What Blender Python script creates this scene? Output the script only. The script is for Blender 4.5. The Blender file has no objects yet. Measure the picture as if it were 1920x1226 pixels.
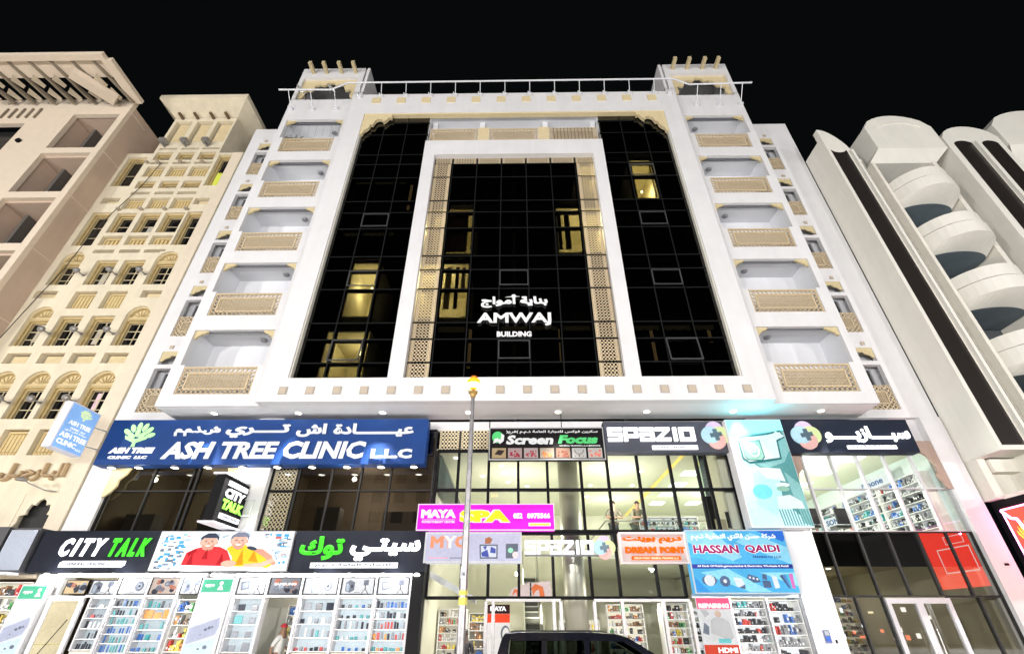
import bpy, bmesh, math, random
from mathutils import Matrix, Vector
random.seed(7)
R = math.radians
SC = bpy.context.scene
COL = SC.collection

# ------------------------------------------------------------------ camera, world, added lamps, exposure
cd = bpy.data.cameras.new("camera")
cd.sensor_width = 36.0
cd.lens = 16.41
cd.clip_end = 2000
cam = bpy.data.objects.new("camera", cd)
cam.matrix_world = (Matrix.Translation((0.112, 0, 1.75)) @ Matrix.Rotation(0.01302, 4, 'Z')
                    @ Matrix.Rotation(R(90) + 0.57298, 4, 'X') @ Matrix.Rotation(0.00098, 4, 'Z'))
COL.objects.link(cam)
SC.camera = cam
w = bpy.data.worlds.new("World")
SC.world = w
w.use_nodes = True
bg = w.node_tree.nodes['Background']
bg.inputs[0].default_value = (0.0022, 0.0028, 0.0030, 1)
bg.inputs[1].default_value = 1.0
# unseen street lamps added behind the viewpoint to light the facades evenly
ADDED_LAMPS = [(-44, -26, 7.2, 1.75), (-22, -26, 7.2, 1.3), (0, -26, 7.2, .8), (22, -26, 7.2, .82), (44, -26, 7.2, .85),
              (-27, -3.5, 5.6, 0.18), (-9, -3.5, 5.6, 0.14), (9, -3.5, 5.6, 0.14), (27, -3.5, 5.6, 0.16)]
for lx, ly, lz, lp in ADDED_LAMPS:
    sd = bpy.data.lights.new("added_lamp_light", 'POINT'); sd.energy = 19000 * lp; sd.color = (1.0, 0.975, 0.955); sd.shadow_soft_size = 0.2
    so_ = bpy.data.objects.new("added_lamp_light", sd); so_.location = (lx, ly, lz - .45); COL.objects.link(so_)
SC.view_settings.view_transform = 'Standard'
SC.view_settings.look = 'None'
SC.view_settings.exposure = 0.0
SC.view_settings.gamma = 1.0
SC.view_settings.use_curve_mapping = False
SC.render.engine = 'CYCLES'
SC.cycles.use_denoising = True
SC.cycles.max_bounces = 6
SC.cycles.diffuse_bounces = 3
SC.cycles.glossy_bounces = 3
SC.cycles.transmission_bounces = 3
SC.cycles.transparent_max_bounces = 12
SC.cycles.caustics_reflective = False
SC.cycles.caustics_refractive = False
SC.cycles.sample_clamp_indirect = 4.0

# ------------------------------------------------------------------ materials
MATS = {}
def mat(name, col, rough=0.7, metal=0.0, var=0.0, scale=3.0, streak=0.0, bump=0.0, em=0.0, emcol=None, coat=0.0, dirt=0.0):
    if name in MATS: return MATS[name]
    m = bpy.data.materials.new(name); m.use_nodes = True
    nt = m.node_tree; n = nt.nodes; l = nt.links
    b = n['Principled BSDF']
    b.inputs['Roughness'].default_value = rough
    b.inputs['Metallic'].default_value = metal
    b.inputs['Coat Weight'].default_value = coat
    c = (col[0], col[1], col[2], 1)
    b.inputs['Base Color'].default_value = c
    if em:
        e = emcol or col
        b.inputs['Emission Color'].default_value = (e[0], e[1], e[2], 1)
        b.inputs['Emission Strength'].default_value = em
    if var or streak or bump or dirt:
        tc = n.new('ShaderNodeTexCoord')
        mp = n.new('ShaderNodeMapping'); l.new(tc.outputs['Object'], mp.inputs[0])
        nz = n.new('ShaderNodeTexNoise'); nz.inputs['Scale'].default_value = scale
        nz.inputs['Detail'].default_value = 6; nz.inputs['Roughness'].default_value = 0.6
        l.new(mp.outputs[0], nz.inputs['Vector'])
        last = None
        def mul(fac_out, lo, hi, prev):
            mr = n.new('ShaderNodeMapRange'); l.new(fac_out, mr.inputs[0])
            mr.inputs[1].default_value = 0.3; mr.inputs[2].default_value = 0.7
            mr.inputs[3].default_value = lo; mr.inputs[4].default_value = hi
            mx = n.new('ShaderNodeMixRGB'); mx.blend_type = 'MULTIPLY'; mx.inputs[0].default_value = 1
            if prev is None: mx.inputs[1].default_value = c
            else: l.new(prev, mx.inputs[1])
            l.new(mr.outputs[0], mx.inputs[2]); return mx.outputs[0]
        if var: last = mul(nz.outputs[0], 1 - var, 1.0 + var * 0.4, last)
        if streak:
            mp2 = n.new('ShaderNodeMapping'); mp2.inputs['Scale'].default_value = (2.2, 2.2, 0.12)
            l.new(tc.outputs['Object'], mp2.inputs[0])
            n2 = n.new('ShaderNodeTexNoise'); n2.inputs['Scale'].default_value = 1.6; n2.inputs['Detail'].default_value = 5
            l.new(mp2.outputs[0], n2.inputs['Vector'])
            last = mul(n2.outputs[0], 1 - streak, 1.0, last)
        if dirt:
            n3 = n.new('ShaderNodeTexNoise'); n3.inputs['Scale'].default_value = 0.55; n3.inputs['Detail'].default_value = 8
            n3.inputs['Roughness'].default_value = 0.75
            l.new(mp.outputs[0], n3.inputs['Vector'])
            last = mul(n3.outputs[0], 1 - dirt, 1.0, last)
        if last is not None: l.new(last, b.inputs['Base Color'])
        if bump:
            bp = n.new('ShaderNodeBump'); bp.inputs['Strength'].default_value = bump; bp.inputs['Distance'].default_value = 0.02
            nb = n.new('ShaderNodeTexNoise'); nb.inputs['Scale'].default_value = 40; nb.inputs['Detail'].default_value = 4
            l.new(mp.outputs[0], nb.inputs['Vector']); l.new(nb.outputs[0], bp.inputs['Height']); l.new(bp.outputs[0], b.inputs['Normal'])
    MATS[name] = m
    return m
def glow(name, col, s):
    if name in MATS: return MATS[name]
    m = mat(name, (min(col[0], .9) * .12, min(col[1], .9) * .12, min(col[2], .9) * .12), 0.7, em=s, emcol=col)
    nt = m.node_tree; b = nt.nodes['Principled BSDF']
    b.inputs['Specular IOR Level'].default_value = 0.12
    if s < 1.7:      # uneven backlighting and printed grain
        tc = nt.nodes.new('ShaderNodeTexCoord'); prev = None
        for sc_, lo in ((1.1, .86), (14.0, .93)):
            nz = nt.nodes.new('ShaderNodeTexNoise'); nz.inputs['Scale'].default_value = sc_; nz.inputs['Detail'].default_value = 5; nt.links.new(tc.outputs['Object'], nz.inputs['Vector'])
            mr = nt.nodes.new('ShaderNodeMapRange'); mr.inputs[1].default_value = .35; mr.inputs[2].default_value = .65; mr.inputs[3].default_value = lo; mr.inputs[4].default_value = 1.05
            nt.links.new(nz.outputs[0], mr.inputs[0])
            if prev is None: prev = mr.outputs[0]
            else:
                mm = nt.nodes.new('ShaderNodeMath'); mm.operation = 'MULTIPLY'; nt.links.new(prev, mm.inputs[0]); nt.links.new(mr.outputs[0], mm.inputs[1]); prev = mm.outputs[0]
        ms = nt.nodes.new('ShaderNodeMath'); ms.operation = 'MULTIPLY'; ms.inputs[1].default_value = s; nt.links.new(prev, ms.inputs[0]); nt.links.new(ms.outputs[0], b.inputs['Emission Strength'])
    return m
def glass(name, tint, refl=1.0, rough=0.0, base=0.03):
    if name in MATS: return MATS[name]
    m = bpy.data.materials.new(name); m.use_nodes = True
    nt = m.node_tree; n = nt.nodes; l = nt.links
    n.remove(n['Principled BSDF'])
    out = n['Material Output']
    tr = n.new('ShaderNodeBsdfTransparent'); tr.inputs[0].default_value = (*tint, 1)
    gl = n.new('ShaderNodeBsdfGlossy'); gl.inputs['Roughness'].default_value = rough; gl.inputs[0].default_value = (refl, refl, refl, 1)
    fr = n.new('ShaderNodeFresnel'); fr.inputs[0].default_value = 1.5
    ad = n.new('ShaderNodeMath'); ad.operation = 'ADD'; ad.inputs[1].default_value = base; l.new(fr.outputs[0], ad.inputs[0])
    ge = n.new('ShaderNodeNewGeometry'); om = n.new('ShaderNodeMath'); om.operation = 'SUBTRACT'; om.inputs[0].default_value = 1; l.new(ge.outputs['Backfacing'], om.inputs[1])
    ml = n.new('ShaderNodeMath'); ml.operation = 'MULTIPLY'; l.new(ad.outputs[0], ml.inputs[0]); l.new(om.outputs[0], ml.inputs[1])
    tm = n.new('ShaderNodeMixRGB'); tm.inputs[1].default_value = (*tint, 1); tm.inputs[2].default_value = (1, 1, 1, 1); l.new(ge.outputs['Backfacing'], tm.inputs[0]); l.new(tm.outputs[0], tr.inputs[0])
    mx = n.new('ShaderNodeMixShader'); l.new(ml.outputs[0], mx.inputs[0]); l.new(tr.outputs[0], mx.inputs[1]); l.new(gl.outputs[0], mx.inputs[2])
    l.new(mx.outputs[0], out.inputs[0])
    MATS[name] = m
    return m

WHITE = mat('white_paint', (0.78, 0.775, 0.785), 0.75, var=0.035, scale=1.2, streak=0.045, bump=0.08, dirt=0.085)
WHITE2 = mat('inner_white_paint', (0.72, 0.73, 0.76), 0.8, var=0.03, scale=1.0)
TAN = mat('tan_trim', (0.58, 0.46, 0.27), 0.75, var=0.10, scale=6, bump=0.1)
TANL = mat('cream_trim', (0.72, 0.60, 0.36), 0.7, var=0.08, scale=5)
LATT = mat('sand_lattice', (0.62, 0.50, 0.33), 0.7, var=0.08, scale=9)
BLACKF = mat('black_frame', (0.006, 0.006, 0.007), 0.7)
BLACKF.node_tree.nodes['Principled BSDF'].inputs['Specular IOR Level'].default_value = 0.12
DARKF = mat('grey_mullion', (0.03, 0.03, 0.03), 0.7)
DARKF.node_tree.nodes['Principled BSDF'].inputs['Specular IOR Level'].default_value = 0.2
GLINE = mat('silver_gasket', (0.009, 0.010, 0.010), 0.7)
GLINE.node_tree.nodes['Principled BSDF'].inputs['Specular IOR Level'].default_value = 0.1
DGLASS = glass('dark_tinted_glass', (0.16, 0.155, 0.135), 0.85, 0.0, 0.03)
MGLASS = glass('smoked_glass', (0.26, 0.245, 0.21), 0.9, 0.0, 0.05)
CGLASS = glass('clear_glass', (0.93, 0.95, 0.92), 0.8, 0.0, 0.0)
CGLASS2 = glass('clear_reflective_glass', (0.62, 0.61, 0.56), 1.0, 0.0, 0.20)
ROOMDARK = mat('unlit_room', (0.035, 0.034, 0.032), 0.9)
STEEL = mat('brushed_steel', (0.62, 0.62, 0.60), 0.28, 1.0)
CHROME = mat('satin_aluminium', (0.68, 0.68, 0.72), 0.35, 0.6)

# ------------------------------------------------------------------ mesh helpers
class MB:
    def __init__(s, T=None): s.v = []; s.f = []; s.m = []; s.T = T; s.org = Vector((0, 0, 0))
    def add(s, vs, fs, mi=0):
        k = len(s.v)
        for p in vs:
            p = Vector(p)
            s.v.append(s.T @ p if s.T else p)
        for f in fs: s.f.append([k + i for i in f]); s.m.append(mi)
        return s
    def box(s, x0, x1, y0, y1, z0, z1, mi=0):
        if x1 < x0: x0, x1 = x1, x0
        if y1 < y0: y0, y1 = y1, y0
        if z1 < z0: z0, z1 = z1, z0
        return s.add([(x0, y0, z0), (x1, y0, z0), (x1, y1, z0), (x0, y1, z0), (x0, y0, z1), (x1, y0, z1), (x1, y1, z1), (x0, y1, z1)],
                     [(0, 3, 2, 1), (4, 5, 6, 7), (0, 1, 5, 4), (1, 2, 6, 5), (2, 3, 7, 6), (3, 0, 4, 7)], mi)
    def prism(s, pts, y0, y1, mi=0):       # polygon in x,z pushed from y0 to y1
        n = len(pts)
        a = sum(pts[i][0] * pts[(i + 1) % n][1] - pts[(i + 1) % n][0] * pts[i][1] for i in range(n))
        if a < 0: pts = pts[::-1]
        vs = [(x, y0, z) for x, z in pts] + [(x, y1, z) for x, z in pts]
        fs = [tuple(range(n)), tuple(range(2 * n - 1, n - 1, -1))] + [(i, i + n, (i + 1) % n + n, (i + 1) % n) for i in range(n)]
        return s.add(vs, fs, mi)
    def prismx(s, pts, x0, x1, mi=0):      # polygon in y,z pushed along x
        n = len(pts)
        vs = [(x0, y, z) for y, z in pts] + [(x1, y, z) for y, z in pts]
        fs = [tuple(range(n))[::-1], tuple(range(n, 2 * n))] + [(i, (i + 1) % n, (i + 1) % n + n, i + n) for i in range(n)]
        return s.add(vs, fs, mi)
    def poly(s, pts, mi=0): return s.add(pts, [tuple(range(len(pts)))], mi)
    def tube(s, p, q, r, n=8, mi=0, r2=None):
        p, q = Vector(p), Vector(q); d = (q - p).normalized()
        a = d.orthogonal().normalized(); b = d.cross(a); r2 = r if r2 is None else r2
        vs = [p + (a * math.cos(t) + b * math.sin(t)) * r for t in [2 * math.pi * i / n for i in range(n)]]
        vs += [q + (a * math.cos(t) + b * math.sin(t)) * r2 for t in [2 * math.pi * i / n for i in range(n)]]
        fs = [(i, (i + 1) % n, (i + 1) % n + n, i + n) for i in range(n)] + [tuple(range(n))[::-1], tuple(range(n, 2 * n))]
        return s.add(vs, fs, mi)
    def path(s, pts, r, n=6, mi=0):
        for a, b in zip(pts, pts[1:]): s.tube(a, b, r, n, mi)
        return s
    def lathe(s, prof, c, n=16, mi=0, axis='z'):
        vs = []; c = Vector(c)
        for r_, z in prof:
            for i in range(n):
                t = 2 * math.pi * i / n
                o = Vector((r_ * math.cos(t), r_ * math.sin(t), z))
                if axis == 'y': o = Vector((o.x, z, o.y))
                vs.append(c + o)
        fs = []
        for j in range(len(prof) - 1):
            for i in range(n):
                k = (i + 1) % n
                fs.append((j * n + i, j * n + k, (j + 1) * n + k, (j + 1) * n + i))
        fs.append(tuple(range(n))[::-1]); fs.append(tuple(range((len(prof) - 1) * n, len(prof) * n)))
        return s.add(vs, fs, mi)
    def wall(s, x0, x1, z0, z1, y0, y1, holes, mi=0):     # slab in x,z with rectangular holes
        xs = sorted({x0, x1, *[h[0] for h in holes], *[h[1] for h in holes]})
        zs = sorted({z0, z1, *[h[2] for h in holes], *[h[3] for h in holes]})
        xs = [x for x in xs if x0 <= x <= x1]; zs = [z for z in zs if z0 <= z <= z1]
        nx, nz = len(xs) - 1, len(zs) - 1
        def solid(i, j):
            if i < 0 or j < 0 or i >= nx or j >= nz: return False
            cx, cz = (xs[i] + xs[i + 1]) / 2, (zs[j] + zs[j + 1]) / 2
            return not any(h[0] < cx < h[1] and h[2] < cz < h[3] for h in holes)
        for i in range(nx):
            for j in range(nz):
                if not solid(i, j): continue
                a, b, c, d = xs[i], xs[i + 1], zs[j], zs[j + 1]
                s.add([(a, y0, c), (b, y0, c), (b, y0, d), (a, y0, d)], [(0, 1, 2, 3)], mi)
                s.add([(a, y1, c), (b, y1, c), (b, y1, d), (a, y1, d)], [(3, 2, 1, 0)], mi)
                if not solid(i - 1, j): s.add([(a, y0, c), (a, y1, c), (a, y1, d), (a, y0, d)], [(3, 2, 1, 0)], mi)
                if not solid(i + 1, j): s.add([(b, y0, c), (b, y1, c), (b, y1, d), (b, y0, d)], [(0, 1, 2, 3)], mi)
                if not solid(i, j - 1): s.add([(a, y0, c), (b, y0, c), (b, y1, c), (a, y1, c)], [(3, 2, 1, 0)], mi)
                if not solid(i, j + 1): s.add([(a, y0, d), (b, y0, d), (b, y1, d), (a, y1, d)], [(0, 1, 2, 3)], mi)
        return s
    def ring(s, cx, cz, ro, ri, y0, y1, n=10, mi=0):
        vs = []
        for y in (y0, y1):
            for r_ in (ro, ri):
                vs += [(cx + r_ * math.cos(2 * math.pi * i / n), y, cz + r_ * math.sin(2 * math.pi * i / n)) for i in range(n)]
        fs = []
        for i in range(n):
            k = (i + 1) % n
            fs += [(i, k, n + k, n + i), (n + i, n + k, 3 * n + k, 3 * n + i), (2 * n + i, 2 * n + k, k, i)]
        return s.add(vs, fs, mi)
    def disc(s, cx, cz, r_, y0, y1, n=12, mi=0, a=1.0):
        return s.prism([(cx + r_ * math.cos(2 * math.pi * i / n), cz + r_ * a * math.sin(2 * math.pi * i / n)) for i in range(n)], y0, y1, mi)
    def mesh(s, name, org=Vector((0, 0, 0)), smooth=False):
        me = bpy.data.meshes.new(name)
        me.from_pydata([tuple(p - org) for p in s.v], [], s.f)
        if any(s.m): me.polygons.foreach_set('material_index', s.m)
        if smooth: me.polygons.foreach_set('use_smooth', [True] * len(s.f))
        me.update()
        return me
ORG = {}
def org(o): return ORG.get(o.name, Vector((0, 0, 0)))
def put(o, parent=None, loc=None):
    COL.objects.link(o)
    L = Vector(loc) if loc is not None else (org(parent) if parent else Vector((0, 0, 0)))
    ORG[o.name] = L
    if parent: o.parent = parent; o.location = L - org(parent)
    else: o.location = L
    return o
def tag(o, label=None, cat=None, group=None, kind=None):
    if label: o['label'] = label
    if cat: o['category'] = cat
    if group: o['group'] = group
    if kind: o['kind'] = kind
    return o
def thing(name, label, cat, loc, group=None):
    o = bpy.data.objects.new(name, None); o.empty_display_size = 0.1
    put(o, None, loc); return tag(o, label, cat, group)
def part(mb, name, mats, parent=None, label=None, kind=None, smooth=False, loc=None):
    if not isinstance(mats, (list, tuple)): mats = [mats]
    L = Vector(loc) if loc is not None else (org(parent) if parent else Vector((0, 0, 0)))
    me = mb.mesh(name, L, smooth)
    for m in mats: me.materials.append(m)
    o = bpy.data.objects.new(name, me); put(o, parent, L)
    return tag(o, label, kind=kind)
def solo(mb, name, mats, label, cat, group=None, smooth=False, loc=None):
    if loc is None and mb.v: loc = Vector((sum(p.x for p in mb.v) / len(mb.v), sum(p.y for p in mb.v) / len(mb.v), min(p.z for p in mb.v)))
    o = part(mb, name, mats, None, smooth=smooth, loc=loc); return tag(o, label, cat, group)
_cache = {}
def pieces(key, mk, name, mats, parent, locs):       # alike pieces sharing one mesh; mk() builds it round the origin
    if key not in _cache:
        me = mk().mesh(name)
        for m in (mats if isinstance(mats, (list, tuple)) else [mats]): me.materials.append(m)
        _cache[key] = me
    out = []
    for L in locs:
        o = bpy.data.objects.new(name, _cache[key]); put(o, parent, L); out.append(o)
    return out
def kids(o): return [c for c in bpy.data.objects if c.parent == o]
def dup(root, newloc, label=None, group=None):
    base = org(root)
    def rec(o, par):
        c = o.copy(); COL.objects.link(c)
        ORG[c.name] = org(o) - base + Vector(newloc)
        if par: c.parent = par
        else: c.location = newloc
        for k in CH.get(o.name, []): rec(k, c)
        return c
    r = rec(root, None)
    if label: r['label'] = label
    if group: r['group'] = group
    return r
CH = {}
def index_children(root):
    def rec(o):
        CH[o.name] = kids(o)
        for k in CH[o.name]: rec(k)
    rec(root)

# Arabic shaping into presentation forms, drawn right to left
AF = {'ا': (0xFE8D, 2), 'أ': (0xFE83, 2), 'ب': (0xFE8F, 4), 'ة': (0xFE93, 2), 'ت': (0xFE95, 4), 'ج': (0xFE9D, 4), 'ح': (0xFEA1, 4), 'د': (0xFEA9, 2), 'ذ': (0xFEAB, 2),
      'ر': (0xFEAD, 2), 'ز': (0xFEAF, 2), 'س': (0xFEB1, 4), 'ش': (0xFEB5, 4), 'ص': (0xFEB9, 4), 'ع': (0xFEC9, 4), 'ف': (0xFED1, 4), 'ق': (0xFED5, 4), 'ك': (0xFED9, 4),
      'ل': (0xFEDD, 4), 'م': (0xFEE1, 4), 'ن': (0xFEE5, 4), 'ه': (0xFEE9, 4), 'و': (0xFEED, 2), 'ي': (0xFEF1, 4), 'ئ': (0xFE89, 4)}
def ar(s):
    out = []; n = len(s)
    for i, c in enumerate(s):
        if c not in AF: out.append(c); continue
        base, k = AF[c]
        p = i > 0 and (s[i - 1] == 'ـ' or (s[i - 1] in AF and AF[s[i - 1]][1] == 4))
        q = k == 4 and i < n - 1 and (s[i + 1] == 'ـ' or s[i + 1] in AF)
        out.append(chr(base + (3 if p and q else 1 if p else 2 if q else 0)))
    return ''.join(reversed(out))
def text_mesh(s, bold, depth, res=2):
    c = bpy.data.curves.new('lettering', 'FONT'); c.body = s; c.size = 1.0
    c.resolution_u = res; c.extrude = depth; c.bevel_depth = bold; c.bevel_resolution = 0
    o = bpy.data.objects.new('lettering', c); COL.objects.link(o)
    bpy.context.view_layer.update()
    dg = bpy.context.evaluated_depsgraph_get()
    me = bpy.data.meshes.new_from_object(o.evaluated_get(dg))
    vs = [v.co.copy() for v in me.vertices]; fs = [tuple(p.vertices) for p in me.polygons]
    bpy.data.objects.remove(o); bpy.data.curves.remove(c); bpy.data.meshes.remove(me)
    return vs, fs
def lettering(s, x0, x1, z0, z1, y, depth, m, parent, T=None, bold=0.02, shear=0.0, split=False, name='lettering', kind=None, res=2):
    """raised lettering filling the box x0..x1, z0..z1, its back on y, its front on y-depth"""
    vs, fs = text_mesh(s, bold, 0.02, res)
    if not vs: return
    vs = [Vector((v.x + shear * v.y, v.y, v.z)) for v in vs]
    ax, bx = min(v.x for v in vs), max(v.x for v in vs); az, bz = min(v.y for v in vs), max(v.y for v in vs)
    d0, d1 = min(v.z for v in vs), max(v.z for v in vs)
    sx, sz, sd_ = (x1 - x0) / (bx - ax), (z1 - z0) / (bz - az), depth / (d1 - d0)
    W = [Vector((x0 + (v.x - ax) * sx, y - (v.z - d0) * sd_, z0 + (v.y - az) * sz)) for v in vs]
    if not split:
        mb = MB(T); mb.add(W, fs); return part(mb, name, m, parent, kind=kind)
    # separate into letters: islands whose x ranges overlap stay together
    par = list(range(len(W)))
    def find(a):
        while par[a] != a: par[a] = par[par[a]]; a = par[a]
        return a
    for f in fs:
        r0 = find(f[0])
        for k in f[1:]: par[find(k)] = r0
    isl = {}
    for f in fs: isl.setdefault(find(f[0]), []).append(f)
    rng = []
    for r0, ff in isl.items():
        ids = {k for f in ff for k in f}
        xs = [vs[k].x - shear * vs[k].y for k in ids]
        rng.append([min(xs), max(xs), ff])
    rng.sort(key=lambda t: t[0])
    gr = []
    for a, b, ff in rng:
        if gr and a < gr[-1][1] - 0.35 * min(b - a, gr[-1][1] - gr[-1][0]): gr[-1][1] = max(gr[-1][1], b); gr[-1][2] = gr[-1][2] + ff
        else: gr.append([a, b, ff])
    for a, b, ff in gr:
        ids = sorted({k for f in ff for k in f}); mp = {k: i for i, k in enumerate(ids)}
        mb = MB(T); mb.add([W[k] for k in ids], [tuple(mp[k] for k in f) for f in ff])
        part(mb, 'letter', m, parent)
def facing_plus_x(X, Y, Z=0): return Matrix.Translation((X, Y, Z)) @ Matrix.Rotation(R(90), 4, 'Z')    # local x -> +Y, local depth y -> -X
def facing_minus_x(X, Y, Z=0): return Matrix.Translation((X, Y, Z)) @ Matrix.Rotation(R(-90), 4, 'Z')  # local x -> -Y, local depth y -> +X
# ------------------------------------------------------------------ ground
gm = MB(); gm.box(-400, 400, -300, 500, -0.35, -0.15)
tag(part(gm, 'ground', mat('dusty_ground', (0.20, 0.18, 0.15), 0.9, var=0.2, scale=0.3)), kind='structure')
rd = MB(); rd.box(-90, 90, -30, 5.0, -0.15, 0.0)
tag(part(rd, 'road', mat('asphalt', (0.06, 0.06, 0.062), 0.85, var=0.25, scale=8, bump=0.4)), kind='structure')
pk = MB(); pk.box(-90, 90, 5.0, 12.6, -0.15, 0.0)  # unseen parking strip, made pale to bounce light up at the overhang
tag(part(pk, 'parking_pavement', mat('pale_pavers', (0.42, 0.40, 0.37), 0.7, var=0.15, scale=2)), kind='structure')
PAVE = mat('pale_paving', (0.55, 0.53, 0.49), 0.6, var=0.12, scale=2)  # unseen paving, kept pale so it throws light back at the soffit
pv = MB(); pv.box(-90, 90, 12.75, 15.5, -0.15, 0.12)
pvo = tag(part(pv, 'pavement', PAVE), kind='structure')
kb = MB(); kb.box(-90, 90, 12.6, 12.75, -0.15, 0.13)
tag(part(kb, 'kerb', mat('kerb_stone', (0.42, 0.41, 0.38), 0.8, var=0.2, scale=6)), kind='structure')
ld = MB()
for k in range(-16, 17): ld.box(k * 3.1 - 0.06, k * 3.1 + 0.06, 10.9, 12.6, 0.004, 0.006)
tag(part(ld, 'parking_line_marking', mat('road_paint', (0.7, 0.7, 0.68), 0.7, var=0.2, scale=12)), kind='structure')
isl = MB(); isl.box(-30, 30, 9.75, 10.55, -0.15, 0.13)
tag(part(isl, 'median_pavement', PAVE), kind='structure')

# ================================================================== AMWAJ BUILDING
FH, Z0 = 3.22, 8.38
AM = thing('apartment_building', 'white eight storey apartment building with a dark glass centre between two columns of lattice balconies', 'building', (0, 15.6, 0))
# --- central frame
fr = MB()
fr.wall(-8.45, 8.45, 7.95, 25.45, 14.0, 14.3, [(-7.6, -4.25, 8.8, 23.78), (4.25, 7.6, 8.8, 23.78), (-3.72, 3.72, 8.8, 20.45), (-4.25, 4.25, 21.5, 23.78)])
fr.box(-8.45, -8.2, 14.3, 16.4, 7.952, 25.45); fr.box(8.2, 8.45, 14.3, 16.4, 7.952, 25.45)
fr.box(-8.2, 8.2, 14.3, 15.3, 25.2, 25.447)
part(fr, 'front_frame', WHITE, AM)
# thin projecting inner lips round the openings
for a, b, c, d in ((-7.6, -4.25, 8.8, 23.78), (4.25, 7.6, 8.8, 23.78)):
    s = -1 if a < 0 else 1
    xo = a if s < 0 else b
    lip = MB(); lip.box(xo - s * 0.0, xo - s * 0.05, 14.06, 14.24, c, d)
    part(lip, 'reveal_lining', mat('cream_reveal', (0.72, 0.70, 0.62), 0.7, var=0.05), AM)
so = MB(); so.box(-7.6, 7.6, 14.03, 14.28, 23.70, 23.778)
part(so, 'lintel_soffit', TANL, AM)
def scallop(sx, X, Z, k=1.0):     # corner bracket, right angle at X,Z, growing towards sx and down
    P = [(0, 0), (1.43, 0), (1.43, -.27), (1.30, -.20), (1.2, -.42), (1.05, -.62)]
    for t in range(0, 6): a = R(20 + t * 28); P.append((0.83 + 0.22 * math.cos(a), -.58 + 0.22 * math.sin(a) * 1.05))
    P += [(0.55, -.80), (0.42, -.78), (0.40, -1.0), (0.30, -1.17), (0.16, -1.3), (0.14, -1.52), (0, -1.62)]
    return [(X + sx * x * k, Z + z * k) for x, z in P]
for sx, X in ((1, -7.6), (-1, 7.6)):
    m = MB(); m.prism(scallop(sx, X, 23.70), 14.04, 14.2); part(m, 'arch_corner_ornament', TANL, AM)
# small square tiles on the frame
sq = lambda s_, d: (lambda: MB().box(-s_, s_, -d, d, -s_, s_))
pieces('sqB', sq(0.105, 0.03), 'square_tile', mat('pinkish_tan_tile', (0.50, 0.42, 0.33), 0.6), AM, [(-7.63 + i * 0.8966, 13.98, 8.33) for i in range(18)])
pieces('sqBf', lambda: MB().wall(-.14, .14, -.14, .14, -.02, .02, [(-.105, .105, -.105, .105)]), 'tile_rim', mat('tile_rim', (0.42, 0.38, 0.34), 0.8), AM, [(-7.63 + i * 0.8966, 13.985, 8.33) for i in range(18)])
pieces('sqT', sq(0.22, 0.03), 'square_tile', TANL, AM, [(-7.16 + i * 1.302, 13.98, 24.86) for i in range(12)])
# --- dark glass bays
ROWS = [8.8]
k = -1
for k in range(-1, 5):
    for dz in (0.0, 1.55, 2.5):
        z = 11.15 + (k) * 3.21 + dz
        if 8.9 < z < 23.75: ROWS.append(z)
ROWS.append(23.9); ROWS = sorted(ROWS)
def bay(cols, z1, mats_, yg=14.26, skip=()):
    gr = MB(); rows = [z for z in ROWS if z < z1 - 0.1] + [z1]
    for x in cols[1:-1]: gr.box(x - 0.022, x + 0.022, yg - 0.018, yg + 0.05, 8.8, z1)
    for z in rows[1:-1]: gr.box(cols[0], cols[-1], yg - 0.020, yg + 0.052, z - 0.022, z + 0.022)
    part(gr, 'mullion_grid', GLINE, AM)
    bk = MB()
    for x in cols[1:-1]: bk.box(x - 0.06, x + 0.06, yg + 0.055, yg + 0.16, 8.8, z1)
    for z in rows[1:-1]: bk.box(cols[0], cols[-1], yg + 0.057, yg + 0.158, z - 0.06, z + 0.06)
    part(bk, 'inner_mullions', BLACKF, AM)
    for a, b in zip(cols, cols[1:]):
        for c, d in zip(rows, rows[1:]):
            key = ('pane', round(b - a, 2), round(d - c, 2))
            pieces(key, lambda: MB().box(-(b - a) / 2 + .022, (b - a) / 2 - .022, -0.006, 0.006, -(d - c) / 2 + .022, (d - c) / 2 - .022), 'pane', DGLASS, AM, [((a + b) / 2, yg, (c + d) / 2)])
bay([-7.6, -6.5, -5.37, -4.25], 23.9, None)
bay([4.25, 5.37, 6.5, 7.6], 23.9, None)
bay([-3.72, -2.86, -1.72, -0.57, 0.57, 1.72, 2.86, 3.72], 20.65, None)
# ventilating sashes outlined in silver
sash = lambda: MB().wall(-.56, .56, -.37, .37, -.02, .02, [(-.525, .525, -.34, .34)])
pieces('sash', sash, 'sash', mat('sash_silver', (0.05, 0.052, 0.055), 0.6), AM,
       [(0.0, 14.225, 10.02 + 3.21), (0.0, 14.225, 9.55 + .45), (5.935, 14.225, 20.0 - .45), (5.935, 14.225, 13.66 - .45 + .0), (5.935, 14.225, 16.87 - .45), (-5.935, 14.225, 16.87 - .45), (-5.935, 14.225, 13.24)])
tilt = MB(Matrix.Translation((-5.935, 14.2, 10.42)) @ Matrix.Rotation(R(-9), 4, 'X'))
tilt.wall(-.56, .56, -.95, 0, -.02, .02, [(-.52, .52, -.90, -.05)])
part(tilt, 'open_sash', mat('sash_silver', (0.05, 0.052, 0.055), 0.6), AM)
tilt = MB(Matrix.Translation((5.935, 14.2, 10.42)) @ Matrix.Rotation(R(-7), 4, 'X'))
tilt.wall(-.56, .56, -.95, 0, -.02, .02, [(-.52, .52, -.90, -.05)])
part(tilt, 'open_sash', mat('sash_silver', (0.05, 0.052, 0.055), 0.6), AM)
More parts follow.
